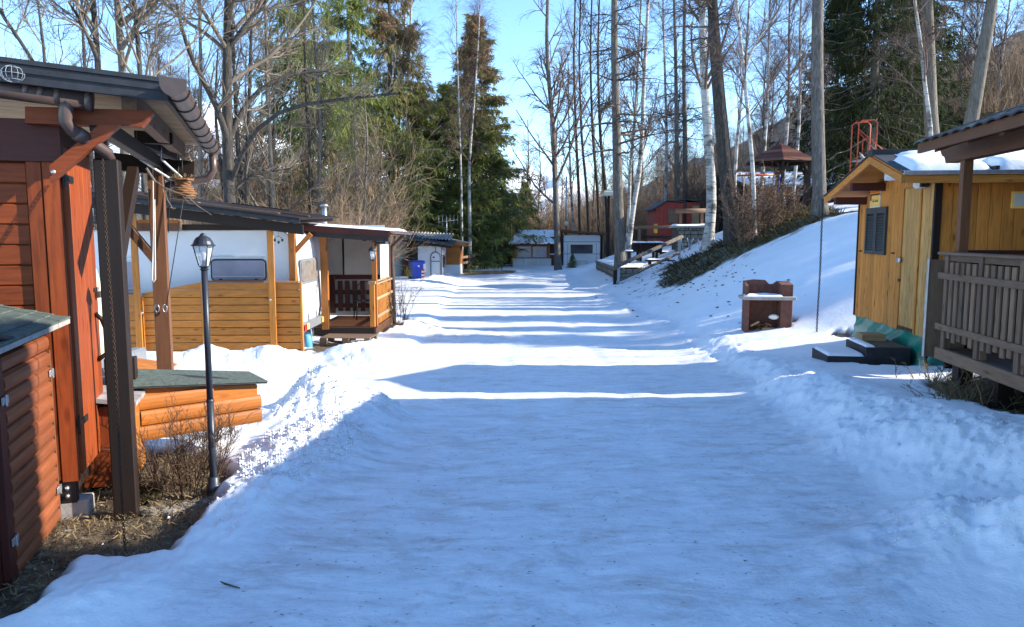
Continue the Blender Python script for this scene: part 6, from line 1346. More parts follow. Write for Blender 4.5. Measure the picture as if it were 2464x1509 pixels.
# ------------------------------------------------------------------ upper playground: long building, gazebo, slide, swing
Y5 = 42.0; lb_ = thing('long_hall', 'long low brown building with snowy roof behind the gazebo', 'hall', (0, 0, 0))
b0, b1, b2 = at(1800, 515, Y5), at(1990, 470, Y5), at(2200, 470, Y5); zf1 = at(1900, 449, Y5)[2]; zf2 = at(1900, 468, Y5)[2]; rt = at(1900, 418, Y5 + 5)[2]
build(MB().box(b0[0], b2[0], Y5, Y5 + 8, b0[2] - 2, zf2), 'wall', M['dark_x'], lb_); build(MB().box(b0[0] - .2, b2[0], Y5 - .75, Y5 - .70, zf2 - .0, zf1), 'fascia', M['maroon_x'], lb_)
pbox('gutter', M['sheet'], lb_, b1[0], b2[0], Y5 - .86, Y5 - .76, zf2 - .08, zf2 + .04); pbox('light_trim', M['sheet'], lb_, b0[0] - .2, b2[0], Y5 - .80, Y5 - .752, zf1 - .08, zf1)
build(MB().add([(b0[0] - .3, Y5 - .8, zf1 + .01), (b2[0], Y5 - .8, zf1 + .01), (b2[0], Y5 + 5, rt), (b0[0] - .3, Y5 + 5, rt), (b2[0], Y5 + 10, zf1), (b0[0] - .3, Y5 + 10, zf1)], [(0, 1, 2, 3), (3, 2, 4, 5)]), 'roof', M['grey_sheet'], lb_)
snow_slab(lb_, lambda u, v: (b0[0] - .2 + (b1[0] + 1.0 - b0[0]) * u, Y5 - .75 + 5.6 * v, zf1 + .01 + (rt - zf1) * v * .97), .14, (50, 30), 95, edge=.25)
corr_ = build(corr(MB(), lambda u, v: (b1[0] + .6 + 3.0 * u, Y5 - .78 + 5.7 * v, zf1 + .05 + (rt - zf1) * v), 160, .03, 16), 'roof_sheet', M['grey_sheet'], lb_)
sx_ = at(1886, 470, Y5 - 1)[0]; sx2 = at(1904, 458, Y5 - 1); sgo = thing('orange_board_sign', 'small orange sign with red lettering under the hall eaves', 'sign', (sx_, Y5 - 1, at(1886, 470, Y5 - 1)[2])); ww = sx2[0] - sx_; pbox('plate', M['sign_orange'], sgo, 0, ww, 0, .04, 0, .29); pbox('red_band', M['ink_red'], sgo, .02, ww - .02, -.012, -.001, .19, .27, c=0)
text_mesh('PIRATES', .09, 'lettering', M['sign_yellow'], sgo, (ww / 2, -.016, .23), (math.pi / 2, 0, 0), ww * .8)
sx_ = at(1918, 470, Y5 - 1)[0]; w3_ = at(1939, 458, Y5 - 1)[0] - sx_; sgw = thing('white_board_sign', 'small white sign with faint pictures under the hall eaves', 'sign', (sx_, Y5 - 1, at(1886, 470, Y5 - 1)[2])); pbox('plate', M['sign_white'], sgw, 0, w3_, 0, .04, 0, .28)
for k, x in enumerate((.06, .2, .34)): pbox('picture', M['grey_trim'] if k % 2 else M['poster'], sgw, x, x + .1, -.012, -.001, .08, .22, c=0)
# gazebo
gy = 33.0; gc = at(1877, 400, gy); apx = at(1877, 346, gy)[2]; evz = at(1877, 393, gy)[2]; gr_ = (at(1962, 400, gy)[0] - at(1783, 400, gy)[0]) / 2
gg = h1(gc[0], gy); gaz = thing('gazebo', 'open dark wooden gazebo with shingled pyramid roof among the trees', 'gazebo', (gc[0], gy, gg))
ez_ = evz - gg; az_ = apx - gg; n6 = 6
for k in range(n6):
    a0, a1 = 2 * math.pi * (k + .25) / n6, 2 * math.pi * (k + 1.25) / n6
    for r_ in range(7):
        t0, t1 = r_ / 7, (r_ + 1) / 7; f = lambda t, a: (gr_ * 1.02 * (1 - t) * math.cos(a), gr_ * 1.02 * (1 - t) * math.sin(a), ez_ + (az_ - ez_) * t + .02 * (r_ % 2))
        build(MB().prism([f(t0, a0), f(t0, a1), f(min(t1 + .02, .999), a1), f(min(t1 + .02, .999), a0)], (0, 0, .03)), 'shingle_row', M['maroon_x'] if r_ % 3 else M['brown_x'], gaz)
    x, y = gr_ * .8 * math.cos(a0), gr_ * .8 * math.sin(a0); pbox('post', M['dark_z'], gaz, x - .06, x + .06, y - .06, y + .06, -.2, ez_ + .12)
    x2_, y2_ = gr_ * .8 * math.cos(a1), gr_ * .8 * math.sin(a1); pbeam('ring_beam', M['dark_x'], gaz, (x, y, ez_ + .04), (x2_, y2_, ez_ + .04), .1, .16)
    for s_ in (.2, .8):
        m_ = Vector((x, y, ez_ - .05)).lerp(Vector((x2_, y2_, ez_ - .05)), s_); e_q = Vector((x, y, ez_ - .5)) if s_ < .5 else Vector((x2_, y2_, ez_ - .5)); pbeam('brace', M['dark_x'], gaz, m_, e_q, .06, .1)
p_ = at(1915, 515, gy - 1.5); 
# red slide
sy_ = 31.0; sl0 = at(2063, 372, sy_); sl1 = at(2112, 290, sy_); ww = sl1[0] - sl0[0]; gs = h1(sl0[0], sy_); sli = thing('playground_slide', 'orange-red tubular playground slide with pale metal chute behind the pine cabin roof', 'slide', (sl0[0], sy_, gs))
hp_ = sl0[2] - gs; ht = sl1[2] - gs
for y in (0, .6): build(MB().tube([(0, y, 0), (0, y, ht - .12), (.12, y, ht), (ww - .12, y, ht + .03), (ww, y, ht - .1), (ww, y, 0)], .025, 8), 'hoop', M['slide_red'], sli, True)
ptube('handrail', M['slide_red'], sli, [(0, 0, ht - .35), (ww + .9, 0, hp_ - .3)], .02, 6); ptube('handrail', M['slide_red'], sli, [(0, 0, ht - .45), (ww + .5, 0, hp_ - .4)], .016, 6); ptube('guard_bar', M['slide_red'], sli, [(.2, 0, ht - .75), (ww - .1, 0, ht - .76)], .016, 6)
for x in (.2, .42): ptube('upright', M['slide_red'], sli, [(x, 0, hp_), (x, 0, ht - .5 - x)], .016, 6)
pbox('platform', M['grey_sheet'], sli, 0, ww, 0, .6, hp_ - .25, hp_ - .2)
c0_, c1_ = at(2070, 376, sy_ - .1) - np.array([sl0[0], sy_, gs]), at(2104, 374, sy_ - .1) - np.array([sl0[0], sy_, gs]); e_0 = np.array([c0_[0] - .5, -3.6, .3])
rows = [[(x + (0 - .5) * 0 - .55 * t ** 1.2, -.05 - 3.4 * t, z0_ + (.35 - hp_) * t * .97) for x, z0_ in ((c0_[0], hp_ + .06), (c0_[0] + .03, hp_ - .14), (c1_[0] - .03, hp_ - .14), (c1_[0], hp_ + .06))] for t in np.linspace(0, 1, 9)]
build(MB().grid(rows), 'chute', M['steel'], sli)
for i_ in (0, 3): build(MB().tube([r[i_] for r in rows], .03, 6), 'chute_edge', M['sign_white'], sli, True)
for k in range(6): ptube('rung', M['slide_red'], sli, [(ww + .1, 0, .3 + k * .35), (ww + .1, .6, .3 + k * .35)], .015, 6)
# swing
sw0, sw1 = at(1755, 423, 35), at(1874, 420, 35); gsw = h1((sw0[0] + sw1[0]) / 2, 35); swg = thing('swing_frame', 'swing frame with red top bar and blue and white legs beside the gazebo', 'swing', (0, 0, 0))
ptube('top_bar', M['slide_red'], swg, [sw0, sw1], .05, 8)
for p in (sw0, sw1):
    for s_ in (-1, 1): 
        m_ = Vector(p).lerp(Vector((p[0] + .25, p[1] + .9 * s_, gsw)), .4); ptube('upper_leg', M['blue_plastic'], swg, [p, m_], .045, 8); ptube('lower_leg', M['sign_white'], swg, [m_, (p[0] + .25, p[1] + .9 * s_, gsw - .1)], .045, 8)
for u in (.3, .42):
    q_ = sw0 + (sw1 - sw0) * u; ptube('swing_rope', M['yellow_pl'], swg, [q_, (q_[0], 35, gsw + .6)], .02, 5)
pbox('swing_seat', M['ink_red'], swg, (sw0 + (sw1 - sw0) * .28)[0], (sw0 + (sw1 - sw0) * .44)[0], 34.85, 35.15, gsw + .55, gsw + .6)
# ------------------------------------------------------------------ trees (tapered tubes grown with numpy)
rng = np.random.default_rng(42)
def nrm(v): return v / (np.linalg.norm(v, axis=-1, keepdims=True) + 1e-9)
def tubes(P, R, sides):
    n, k = P.shape[:2]; T = np.zeros_like(P); T[:, 1:-1] = P[:, 2:] - P[:, :-2]; T[:, 0] = P[:, 1] - P[:, 0]; T[:, -1] = P[:, -1] - P[:, -2]; T = nrm(T)
    ref = np.broadcast_to(np.array([.31, .47, .83]), (n, 3)).copy(); base = nrm(P[:, -1] - P[:, 0]); bad = np.abs((base * ref).sum(1)) > .85; ref[bad] = [1, -.3, .1]
    A = nrm(ref[:, None] - T * (T * ref[:, None]).sum(-1, keepdims=True)); B = np.cross(T, A)
    a = np.arange(sides) * 2 * math.pi / sides
    V = P[:, :, None] + R[:, :, None, None] * (A[:, :, None] * np.cos(a)[None, None, :, None] + B[:, :, None] * np.sin(a)[None, None, :, None])
    ix = np.arange(n * k * sides).reshape(n, k, sides); nx = np.roll(ix, -1, axis=2)
    F = np.stack([ix[:, :-1], nx[:, :-1], nx[:, 1:], ix[:, 1:]], -1).reshape(-1, 4)
    return V.reshape(-1, 3), F
def join(parts):
    Vs, Fs, o = [], [], 0
    for v, f in parts: Vs.append(v); Fs.append(f + o); o += len(v)
    return np.concatenate(Vs), np.concatenate(Fs)
def kids(P, R, m, t0, t1, ang, ln, k, grav=0, wig=.1, rf=.6, rmin=.004, tip=.35, up=None, taper=None):
    """grow m children on every polyline; ln = array/func of t giving lengths"""
    n, kk = P.shape[:2]; t = np.sort(rng.uniform(t0, t1, (n, m)), 1); f = t * (kk - 1); i = np.clip(f.astype(int), 0, kk - 2); w = (f - i)[..., None]
    r = np.arange(n)[:, None]; p = P[r, i] * (1 - w) + P[r, i + 1] * w; T = nrm(P[r, i + 1] - P[r, i]); rad_ = R[r, i] * (1 - w[..., 0]) + R[r, i + 1] * w[..., 0]
    rv = nrm(np.cross(T, rng.normal(size=(n, m, 3)))); 
    if up is not None: rv = nrm(rv * np.array([1, 1, up])) 
    a = rng.uniform(*ang, (n, m))[..., None]; D = nrm(T * np.cos(a) + rv * np.sin(a)); L = ln(t) * rng.uniform(.7, 1.2, (n, m))
    p = p.reshape(-1, 3); D = D.reshape(-1, 3); L = L.reshape(-1); rad_ = rad_.reshape(-1); out = [p]; st = (L / (k - 1))[:, None]
    for j in range(k - 1):
        p = p + D * st; out.append(p); D = nrm(D + np.array([0, 0, grav]) + rng.normal(size=D.shape) * wig)
    Q_ = np.stack(out, 1); r0 = np.maximum(np.minimum(rad_ * rf, L * .02 + rmin), rmin); tt = np.linspace(1, tip, k)
    return Q_, np.maximum(r0[:, None] * tt[None], rmin * .8)
def trunk_poly(pts, r0, r1, k=14, flare=1.35):
    pts = np.array(pts, float); s = np.r_[0, np.cumsum(np.linalg.norm(np.diff(pts, axis=0), axis=1))]; s /= s[-1]; t = np.linspace(0, 1, k)
    P = np.stack([np.interp(t, s, pts[:, i]) for i in range(3)], 1); P[1:-1] = (P[:-2] + 2 * P[1:-1] + P[2:]) / 4
    R = r0 + (r1 - r0) * t; R[0] *= flare; return P[None], R[None]
def species(kind, P, R, H_, dens=1.0, c0=.25):
    tr = [tubes(P, R, 10)]; br = []
    if kind == 'birch':
        a, ar = kids(P, R, int(26 * dens), c0, .99, (.45, .85), lambda t: H_ * (.24 * (1 - t) + .05), 6, .09, .09, .45, .008)
        b, br_ = kids(a, ar, 8, .15, 1, (.4, .9), lambda t: H_ * .075 * (1.15 - t), 5, -.10, .16, .6, .0045); c, cr = kids(b, br_, 7, .1, 1, (.3, .8), lambda t: .75 + 0 * t, 4, -.42, .14, .7, .0032, .6)
        br = [tubes(a, ar, 4), tubes(b, br_, 3), tubes(c, cr, 3)]
    elif kind == 'larch':
        a, ar = kids(P, R, int(42 * dens), c0, .99, (1.35, 1.75), lambda t: H_ * (.17 * (1 - t) + .03), 7, -.03, .10, .35, .008, .2)
        b, br_ = kids(a, ar, 13, .1, 1, (.7, 1.2), lambda t: H_ * .045 * (1.3 - t), 4, -.06, .22, .6, .004); c, cr = kids(b, br_, 4, .1, 1, (.6, 1.2), lambda t: .28 + 0 * t, 3, -.15, .2, .8, .0035, .7)
        br = [tubes(a, ar, 4), tubes(b, br_, 3), tubes(c, cr, 3)]
    elif kind == 'alder':
        a, ar = kids(P, R, int(13 * dens), c0, .95, (.5, 1.1), lambda t: H_ * (.42 * (1 - t) + .10), 8, .07, .12, .55, .012, .25)
        b, br_ = kids(a, ar, 9, .15, 1, (.4, 1.0), lambda t: H_ * .13 * (1.2 - t), 6, .10, .16, .6, .006); c, cr = kids(b, br_, 7, .1, 1, (.4, .9), lambda t: H_ * .045 + 0 * t, 5, .22, .18, .65, .004, .6)
        d, dr2 = kids(c, cr, 2, .2, 1, (.4, 1.0), lambda t: .25 + 0 * t, 3, .3, .2, .8, .0035, .7)
        br = [tubes(a, ar, 5), tubes(b, br_, 4), tubes(c, cr, 3), tubes(d, dr2, 3)]
    elif kind == 'slim':
        a, ar = kids(P, R, int(16 * dens), c0, .98, (.35, .8), lambda t: H_ * (.22 * (1 - t) + .06), 5, .06, .12, .5, .008)
        b, br_ = kids(a, ar, 7, .1, 1, (.4, .9), lambda t: H_ * .06 + 0 * t, 4, .02, .2, .6, .0045); c, cr = kids(b, br_, 4, .1, 1, (.4, .9), lambda t: .45 + 0 * t, 3, .0, .2, .8, .0035, .7)
        br = [tubes(a, ar, 4), tubes(b, br_, 3), tubes(c, cr, 3)]
    return join(tr), join(br)
SP = dict(birch=('birch_tree', 'birch', 'twig_red'), larch=('larch_tree', 'larch', 'twig_dark'), alder=('bare_tree', 'dark_bark', 'twig_grey'), slim=('bare_tree', 'grey_bark', 'twig_grey'))
def base_of(u, v, Y):
    p = at(u, v, Y); return np.array([p[0], Y, h1(p[0], Y)])
def tree(kind, Y, pts, w0, w1, label, extra=5.0, dens=1.0, c0=.25, group=None, bark_=None, twig=None, lean=0.0, dY=0.0, limbs=None):
    """pts: traced trunk points (u, v) from the foot upwards; w0/w1 = widths in px at foot and at the last point"""
    b = base_of(pts[0][0], pts[0][1], Y); W = [b]
    for i, (u, v) in enumerate(pts[1:]): W.append(at(u, v, Y + dY * (i + 1) / len(pts)))
    W = np.array(W); d = W[-1] - W[-2]; d = d / np.linalg.norm(d) * .6 + np.array([0, 0, .4]); W = np.vstack([W, W[-1] + d / np.linalg.norm(d) * extra]); L = W - b; r0 = w0 / 2 * Y / FPX; r1 = w1 / 2 * Y / FPX
    Hh = L[-1, 2]; P, R = trunk_poly(L, r0, max(r1 * .45, .03), 18); nm, bk_, tw_ = SP[kind]
    t = thing(nm, label, 'tree', b, 0, group); (tv, tf_), (cv_, cf) = species(kind, P, R, Hh, dens, c0)
    if limbs:
        ex = []; lb = []
        for (pl, r_) in limbs:
            LP = np.array([at(u, v, Y + dd_) for (u, v, dd_) in pl]) - b; lp, lr = trunk_poly(LP, r_, r_ * .35, 8, 1.0); ex.append(tubes(lp, lr, 7))
            b2, r2 = kids(lp, lr, 9, .2, 1, (.4, 1.0), lambda t: 1.5 - .6 * t, 6, .12, .16, .55, .007); b3, r3 = kids(b2, r2, 6, .1, 1, (.4, .9), lambda t: .6 + 0 * t, 4, .2, .18, .65, .004, .6); lb += [tubes(b2, r2, 4), tubes(b3, r3, 3)]
        tv, tf_ = join([(tv, tf_)] + ex); cv_, cf = join([(cv_, cf)] + lb)
    tr_ = put('trunk', mesh_np('trunk', tv, tf_), M[bark_ or bk_], t, True); cr = put('crown', mesh_np('crown', cv_, cf), M[twig or tw_], t, True)
    kids_of[t.name] = [tr_, cr]; return t
def clone(src, x, y, s=1.0, rz=0.0, label=None, group=None, z=None):
    c = src.copy(); col.objects.link(c); c.location = (x, y, (h1(x, y) if z is None else z) - .05); c.rotation_euler = (0, 0, rz); c.scale = (s, s, s * random.uniform(.92, 1.1))
    for ch in kids_of[src.name]:
        d = ch.copy(); col.objects.link(d); d.parent = c
    if label: c['label'] = label
    if group: c['group'] = group
    elif 'group' in c.keys(): del c['group']
    return c
# right of the road, traced
tree('larch', 27, [(1765, 600), (1756, 500), (1741, 360), (1727, 200), (1713, 0)], 38, 25, 'thick dark larch trunk leaning left above the grassy bank', 7, 1.0, .42, bark_='dark_bark')  # darker bark stands in for the shade on this trunk
tree('birch', 29.5, [(1702, 590), (1715, 480), (1703, 330), (1692, 150), (1690, 0)], 26, 17, 'white birch with peeling trunk just left of the leaning dark larch', 6, 1.0, .35)
tree('larch', 33, [(1494, 640), (1488, 500), (1483, 300), (1478, 120), (1478, 0)], 28, 15, 'tall straight grey larch behind the picnic table', 6, 1.25, .30)
tree('birch', 36, [(1510, 592), (1522, 500), (1540, 420), (1545, 330), (1550, 180), (1560, 0)], 13, 9, 'slender white birch rising right of the tall grey larch', 5, .8, .25)
tree('birch', 36.6, [(1506, 592), (1515, 500), (1514, 420), (1524, 330), (1532, 220), (1540, 60)], 9, 6, 'thin white birch stem crossing in front of the tall grey larch foot', 4, .6, .25)
tree('larch', 24, [(1973, 512), (1970, 400), (1967, 250), (1966, 100), (1968, 0)], 33, 30, 'tall pale-sided larch trunk on the slope left of the pine cabin roof', 8, .9, .5)
tree('larch', 31, [(2262, 420), (2240, 300), (2236, 150), (2230, 0)], 34, 30, 'straight grey conifer trunk behind the pine cabin roof ridge', 8, .8, .4, bark_='grey_bark')
tree('larch', 27, [(2300, 420), (2338, 290), (2362, 150), (2388, 0)], 36, 28, 'grey larch trunk leaning right behind the tiled porch roof', 8, .7, .45, bark_='grey_bark')
tree('birch', 29, [(2246, 400), (2240, 300), (2228, 230), (2215, 100), (2200, 0)], 12, 7, 'thin white birch between the two grey trunks behind the cabins', 4, .7, .3)
tree('birch', 25, [(1818, 500), (1813, 418), (1802, 300), (1790, 172), (1778, 60), (1771, 0)], 11, 7, 'forked young birch with pale stem in front of the gazebo', 4, .7, .3, limbs=[([(1790, 172, 0), (1812, 110, -.2), (1840, 70, -.4), (1864, 38, -.6), (1890, -10, -.8)], .05)])
tree('birch', 30, [(1768, 470), (1770, 380), (1782, 250), (1792, 170), (1800, 60)], 9, 6, 'leaning pale birch behind the dark leaning larch', 4, .7, .3)
tree('larch', 48, [(1630, 500), (1628, 300), (1625, 100), (1622, 0)], 12, 9, 'slim grey larch behind the red hut', 6, .8, .3)
tree('larch', 50, [(1652, 500), (1648, 300), (1645, 150), (1648, 0)], 14, 10, 'second slim grey larch behind the red hut', 6, .8, .3)
tree('birch', 52, [(1600, 520), (1605, 350), (1600, 180), (1596, 40)], 9, 6, 'pale birch far behind the red hut roof', 4, .8, .3)
BR = tree('birch', 45.5, [(1343, 645), (1338, 500), (1332, 320), (1314, 120), (1318, 0)], 16, 10, 'tall birch with rough lower trunk in front of the far cabin', 5, 1.25, .16, bark_='larch')
for i, (u, u2, Y_, w) in enumerate(((1398, 1392, 56, 9), (1418, 1405, 57, 8), (1444, 1432, 58, 9), (1464, 1450, 55, 10))):
    tree('slim', Y_, [(u, 640), (u - 4, 480), (u2 - 6, 330), (u2 - 12, 140), (u2 - 8, 10)], w, 6, 'dark slender bare trunk behind the far caravan, ' + ('first', 'second', 'third', 'fourth')[i] + ' from the left', 4, 1.0, .35, group='dark trunks behind the far caravan', bark_='dark_bark', twig='twig_dark')
tree('birch', 57, [(1386, 600), (1376, 500), (1371, 380), (1368, 260)], 7, 4, 'thin white birch leaning left behind the far caravan flue', 4, .8, .3)
# left side
A1 = tree('alder', 21, [(554, 520), (549, 400), (546, 300), (546, 180), (548, 60), (550, 0)], 33, 20, 'big dark bare tree with sweeping limbs behind the caravan carport', 5, 1.2, .45,
     limbs=[([(549, 345, 0), (520, 245, -.6), (475, 175, -1.2), (440, 90, -1.6), (425, 10, -2)], .10), ([(556, 440, 0), (590, 330, -.5), (650, 270, -1), (740, 248, -1.6), (850, 235, -2.2), (960, 225, -2.8)], .075), ([(553, 330, 0), (600, 230, .4), (680, 180, .8), (790, 170, 1.2)], .09), ([(549, 120, 0), (590, 60, 0), (640, 0, 0)], .08), ([(556, 470, .1), (600, 420, .3), (700, 405, .5)], .06)])
tree('alder', 18, [(245, 560), (242, 400), (237, 155), (228, 60), (224, 0)], 22, 15, 'dark bare trunk rising behind the red cabin roof', 4, .9, .5, limbs=[([(238, 150, 0), (200, 60, -.3), (165, 5, -.6)], .06)])
tree('alder', 19, [(305, 560), (300, 400), (296, 160), (285, 80), (282, 0)], 26, 18, 'mossy thicker bare trunk behind the right part of the red cabin roof', 4, .9, .5, limbs=[([(290, 120, 0), (330, 60, -.4), (372, 10, -.8)], .07)], bark_='grey_bark')
tree('alder', 18.5, [(350, 560), (345, 400), (338, 175), (330, 80), (322, 0)], 16, 10, 'slimmer bare trunk nearest the end of the red cabin gutter', 4, .8, .45, bark_='dark_bark')
tree('alder', 17, [(210, 560), (160, 300), (75, 135), (30, 70), (-10, 20)], 12, 6, 'thin bare tree leaning far left over the red cabin roof', 2, .8, .4)
tree('slim', 24, [(478, 520), (480, 350), (483, 150), (480, 0)], 11, 8, 'thin grey trunk left of the big dark bare tree', 4, 1.0, .3)
tree('slim', 25, [(658, 510), (652, 380), (643, 230), (640, 60)], 13, 8, 'pale thin trunk right of the big dark bare tree', 4, 1.0, .25)
tree('slim', 27, [(760, 500), (768, 400), (772, 280), (760, 150), (752, 20)], 9, 5, 'slender pale-barked sapling behind the metal flue pipe', 3, 1.1, .2)
tree('slim', 24.5, [(590, 520), (592, 400), (600, 250), (605, 60)], 12, 7, 'thin dark trunk beside the big dark bare tree', 4, 1.0, .25, bark_='dark_bark')
tree('birch', 47, [(957, 590), (962, 460), (955, 340), (968, 200), (975, 60)], 12, 7, 'birch with black-marked stem behind the porch, leaning right', 4, .9, .3)
tree('birch', 47.6, [(965, 590), (985, 440), (990, 350), (978, 250), (985, 120), (990, 10)], 12, 7, 'twin birch stem bending beside its neighbour behind the porch', 4, .9, .3)
tree('birch', 47, [(1131, 650), (1130, 520), (1128, 400), (1140, 250), (1150, 120)], 10, 5, 'white birch stem standing among the green spruces', 3, .8, .35)
tree('birch', 46, [(1112, 640), (1110, 450), (1104, 250), (1100, 120)], 7, 4, 'thin pale birch left of the green spruce with white stem', 3, .7, .4)
# spruces
def spruce(h, r, seed, skirt=.06, dens=1.0, drop=.42, rag=.42):
    global rng
    rng = np.random.default_rng(seed); P, R = trunk_poly([(0, 0, 0), (.05, .05, h * .5), (0, .05, h)], h * .011 + .05, .015, 12)
    n = int(64 * dens * h / 6); t = np.sort(rng.uniform(skirt, .985, n)) ** 1.1; az = rng.uniform(0, 2 * math.pi, n); ln = r * (1 - t) ** .95 * rng.uniform(1 - rag, 1 + rag * .5, n) + .14
    k = 7; s = np.linspace(0, 1, k)[None]; rr = ln[:, None] * s; z = (t * h)[:, None] - drop * rr * (1 - t)[:, None] - .05 * rr ** 1.3 + .16 * ln[:, None] * s ** 4
    BP = np.stack([rr * np.cos(az + 0)[:, None], rr * np.sin(az)[:, None], z], -1) + rng.normal(size=(n, k, 3)) * .03 * s[..., None] * r * .5
    BR_ = np.maximum((.012 + .007 * ln)[:, None] * (1 - .75 * s), .006)
    m = 12; P2, R2 = kids(BP, BR_, m, .12, 1, (.6, 1.15), lambda t_: (.30 * ln[:, None] + .10) * (1.25 - t_ * .8), 5, -.34, .12, .6, .004, .5, up=.25)
    # needle sprays: small tapered blades spread along branchlets and branch tips
    def sprays(Q_, per, L_, W_):
        nn, kk = Q_.shape[:2]; t_ = rng.uniform(.05, 1, (nn, per)); f = t_ * (kk - 1); i = np.clip(f.astype(int), 0, kk - 2); w = (f - i)[..., None]; rr_ = np.arange(nn)[:, None]
        p = (Q_[rr_, i] * (1 - w) + Q_[rr_, i + 1] * w).reshape(-1, 3); T = nrm(Q_[rr_, i + 1] - Q_[rr_, i]).reshape(-1, 3)
        D = nrm(T * .9 + rng.normal(size=p.shape) * .42 + np.array([0, 0, -.55])); Sd = nrm(np.cross(D, rng.normal(size=p.shape))); L = (L_ * rng.uniform(.6, 1.3, len(p)))[:, None]; Wd = (W_ * rng.uniform(.7, 1.3, len(p)))[:, None]
        a = p - Sd * Wd * .3; b = p + Sd * Wd * .3; c_ = p + D * L * .6 + Sd * Wd * .5; d_ = p + D * L; e_ = p + D * L * .6 - Sd * Wd * .5
        V_ = np.stack([p, c_, d_, e_], 1).reshape(-1, 3); F_ = np.arange(len(V_)).reshape(-1, 4); return V_, F_
    Tk = join([tubes(P, R, 8)]); Bk = join([tubes(BP, BR_, 4), tubes(P2[::4], R2[::4], 3)])
    N_ = join([sprays(P2, 12, .36, .044), sprays(BP, 28, .38, .046)])
    return mesh_np('trunk', *Tk), mesh_np('branches', *Bk), mesh_np('needles', *N_)
SPR = [spruce(20, 4.6, 5, .07, 1.5), spruce(17, 4.4, 6, .08, 1.6), spruce(13, 4.8, 8, .10, 1.9, .34, .3)]
def put_spruce(v, x, y, s, label, mat='spruce', sx=1.0, group=None, z=None):
    zz = h1(x, y) - .1 if z is None else z; t = thing('spruce_tree', label, 'tree', (x, y, zz), random.uniform(0, 360), group); t.scale = (s * sx, s * sx, s)
    for nm, me, mt in zip(('trunk', 'branches', 'needles'), SPR[v], ('grey_bark', 'twig_grey', mat)):
        if not me.materials: me.materials.append(M[mt])
        o = bpy.data.objects.new(nm, me); col.objects.link(o); o.parent = t
        o.material_slots[0].link = 'OBJECT'; o.material_slots[0].material = M[mt]
    return t
def X_(u, Y): return at(u, 565, Y)[0]
put_spruce(0, X_(745, 36), 36, 1.05, 'tall dark spruce left of the cone-laden spruces behind the carport', 'spruce', 1.0)
put_spruce(0, X_(850, 44), 44, 1.1, 'tall spruce between the left spruce and the brown-topped one', 'spruce', .8)
put_spruce(0, X_(945, 46), 46, 1.08, 'tall brown-topped spruce full of cones behind the porch', 'spruce_brown', 1.0)
put_spruce(1, X_(1145, 52), 52, 1.02, 'pointed spruce with brown top against the open sky', 'spruce_brown', 1.3)
put_spruce(2, X_(1075, 50), 50, .95, 'low wide bright green spruce behind the grey corrugated roof', 'spruce', 1.15)
put_spruce(2, X_(1160, 59), 59, .95, 'broad lower spruce spreading towards the far cabin', 'spruce', 1.3)
put_spruce(1, X_(1015, 49), 49, .72, 'mid height green spruce beneath the brown-topped one', 'spruce', 1.15)
put_spruce(2, X_(1262, 70), 70, .62, 'small distant spruce left of the far cabin roof', 'spruce', 1.0)
put_spruce(0, X_(2085, 41), 41, 1.15, 'huge dark fir behind the orange-red slide', 'spruce_dark', .95)
put_spruce(2, X_(2000, 52), 52, 1.2, 'wide dark fir branches behind the long hall', 'spruce_dark', .9)
put_spruce(1, X_(2180, 48), 48, .95, 'dark fir right of the huge one behind the pine cabin', 'spruce_dark', 1.2)
sm = put_spruce(2, X_(1378, 47), 47, .085, 'tiny spruce seedling in the snow before the far caravan', 'spruce', 1.2)
for x, y, v, s, lb in ((21, 15.9, 2, .66, 'low broad spruce beyond the barbecue, added out of view to shade the lane'), (23, 17.9, 1, .52, 'narrow spruce added beyond the frame to shade the lane, second behind the pine cabin'), (21.5, 20.3, 2, .64, 'bushy spruce added beyond the frame to shade the lane, third behind the pine cabin'), (24, 23.0, 1, .50, 'last small spruce behind the pine cabin, added beyond the frame to shade the lane')):  # unseen spruces added to throw shade across the lane
    put_spruce(v, x, y, s, lb, 'spruce', 1.0, 'added spruces shading the lane beyond the pine cabin')
# background trees
rng = np.random.default_rng(77)
G_ = []
def proto(kind, h, r0, seed, c0=.25, dens=1.0, bark_=None, twig=None):
    global rng
    rng = np.random.default_rng(seed); P, R = trunk_poly([(0, 0, 0), (.2, .1, h * .4), (-.1, .3, h * .75), (.1, .1, h)], r0, .03, 12); (tv, tf_), (cv_, cf) = species(kind, P, R, h, dens, c0); nm, bk_, tw_ = SP[kind]
    return (nm, mesh_np('trunk', tv, tf_), mesh_np('crown', cv_, cf), M[bark_ or bk_], M[twig or tw_])
protos = dict(b1=proto('birch', 15, .13, 1), b2=proto('birch', 13, .10, 2, .3), s1=proto('slim', 12, .12, 3, .2, 1.2), s2=proto('slim', 14, .14, 4, .25, 1.2, 'dark_bark', 'twig_dark'), a1=proto('alder', 12, .16, 5, .25, .8), l1=proto('larch', 19, .2, 6, .25))
def plant(key, x, y, s, label, group):
    nm, tm, cm, bm_, tm_ = protos[key]; t = thing(nm, label, 'tree', (x, y, h1(x, y) - .1), random.uniform(0, 360), group); t.scale = (s, s, s)
    put('trunk', tm, bm_, t, True); put('crown', cm, tm_, t, True); return t
LB = {'b': ('birch among the background trees %s', 'birches %s'), 's': ('thin bare tree among the background trees %s', 'thin bare trees %s'), 'a': ('spreading bare tree among the background trees %s', 'spreading bare trees %s'), 'l': ('bare larch among the background trees %s', 'larches %s')}
rs = random.Random(21)
def grove(keys, n, u0, u1, Y0, Y1, s0, s1, where, avoid=None):
    for i in range(n):
        Y_ = rs.uniform(Y0, Y1); u = rs.uniform(u0, u1); k = rs.choice(keys); lab, g_ = LB[k[0]]; G_.append((u, plant(k, X_(u, Y_), Y_, rs.uniform(s0, s1), lab % where, g_ % where), k[0], where))
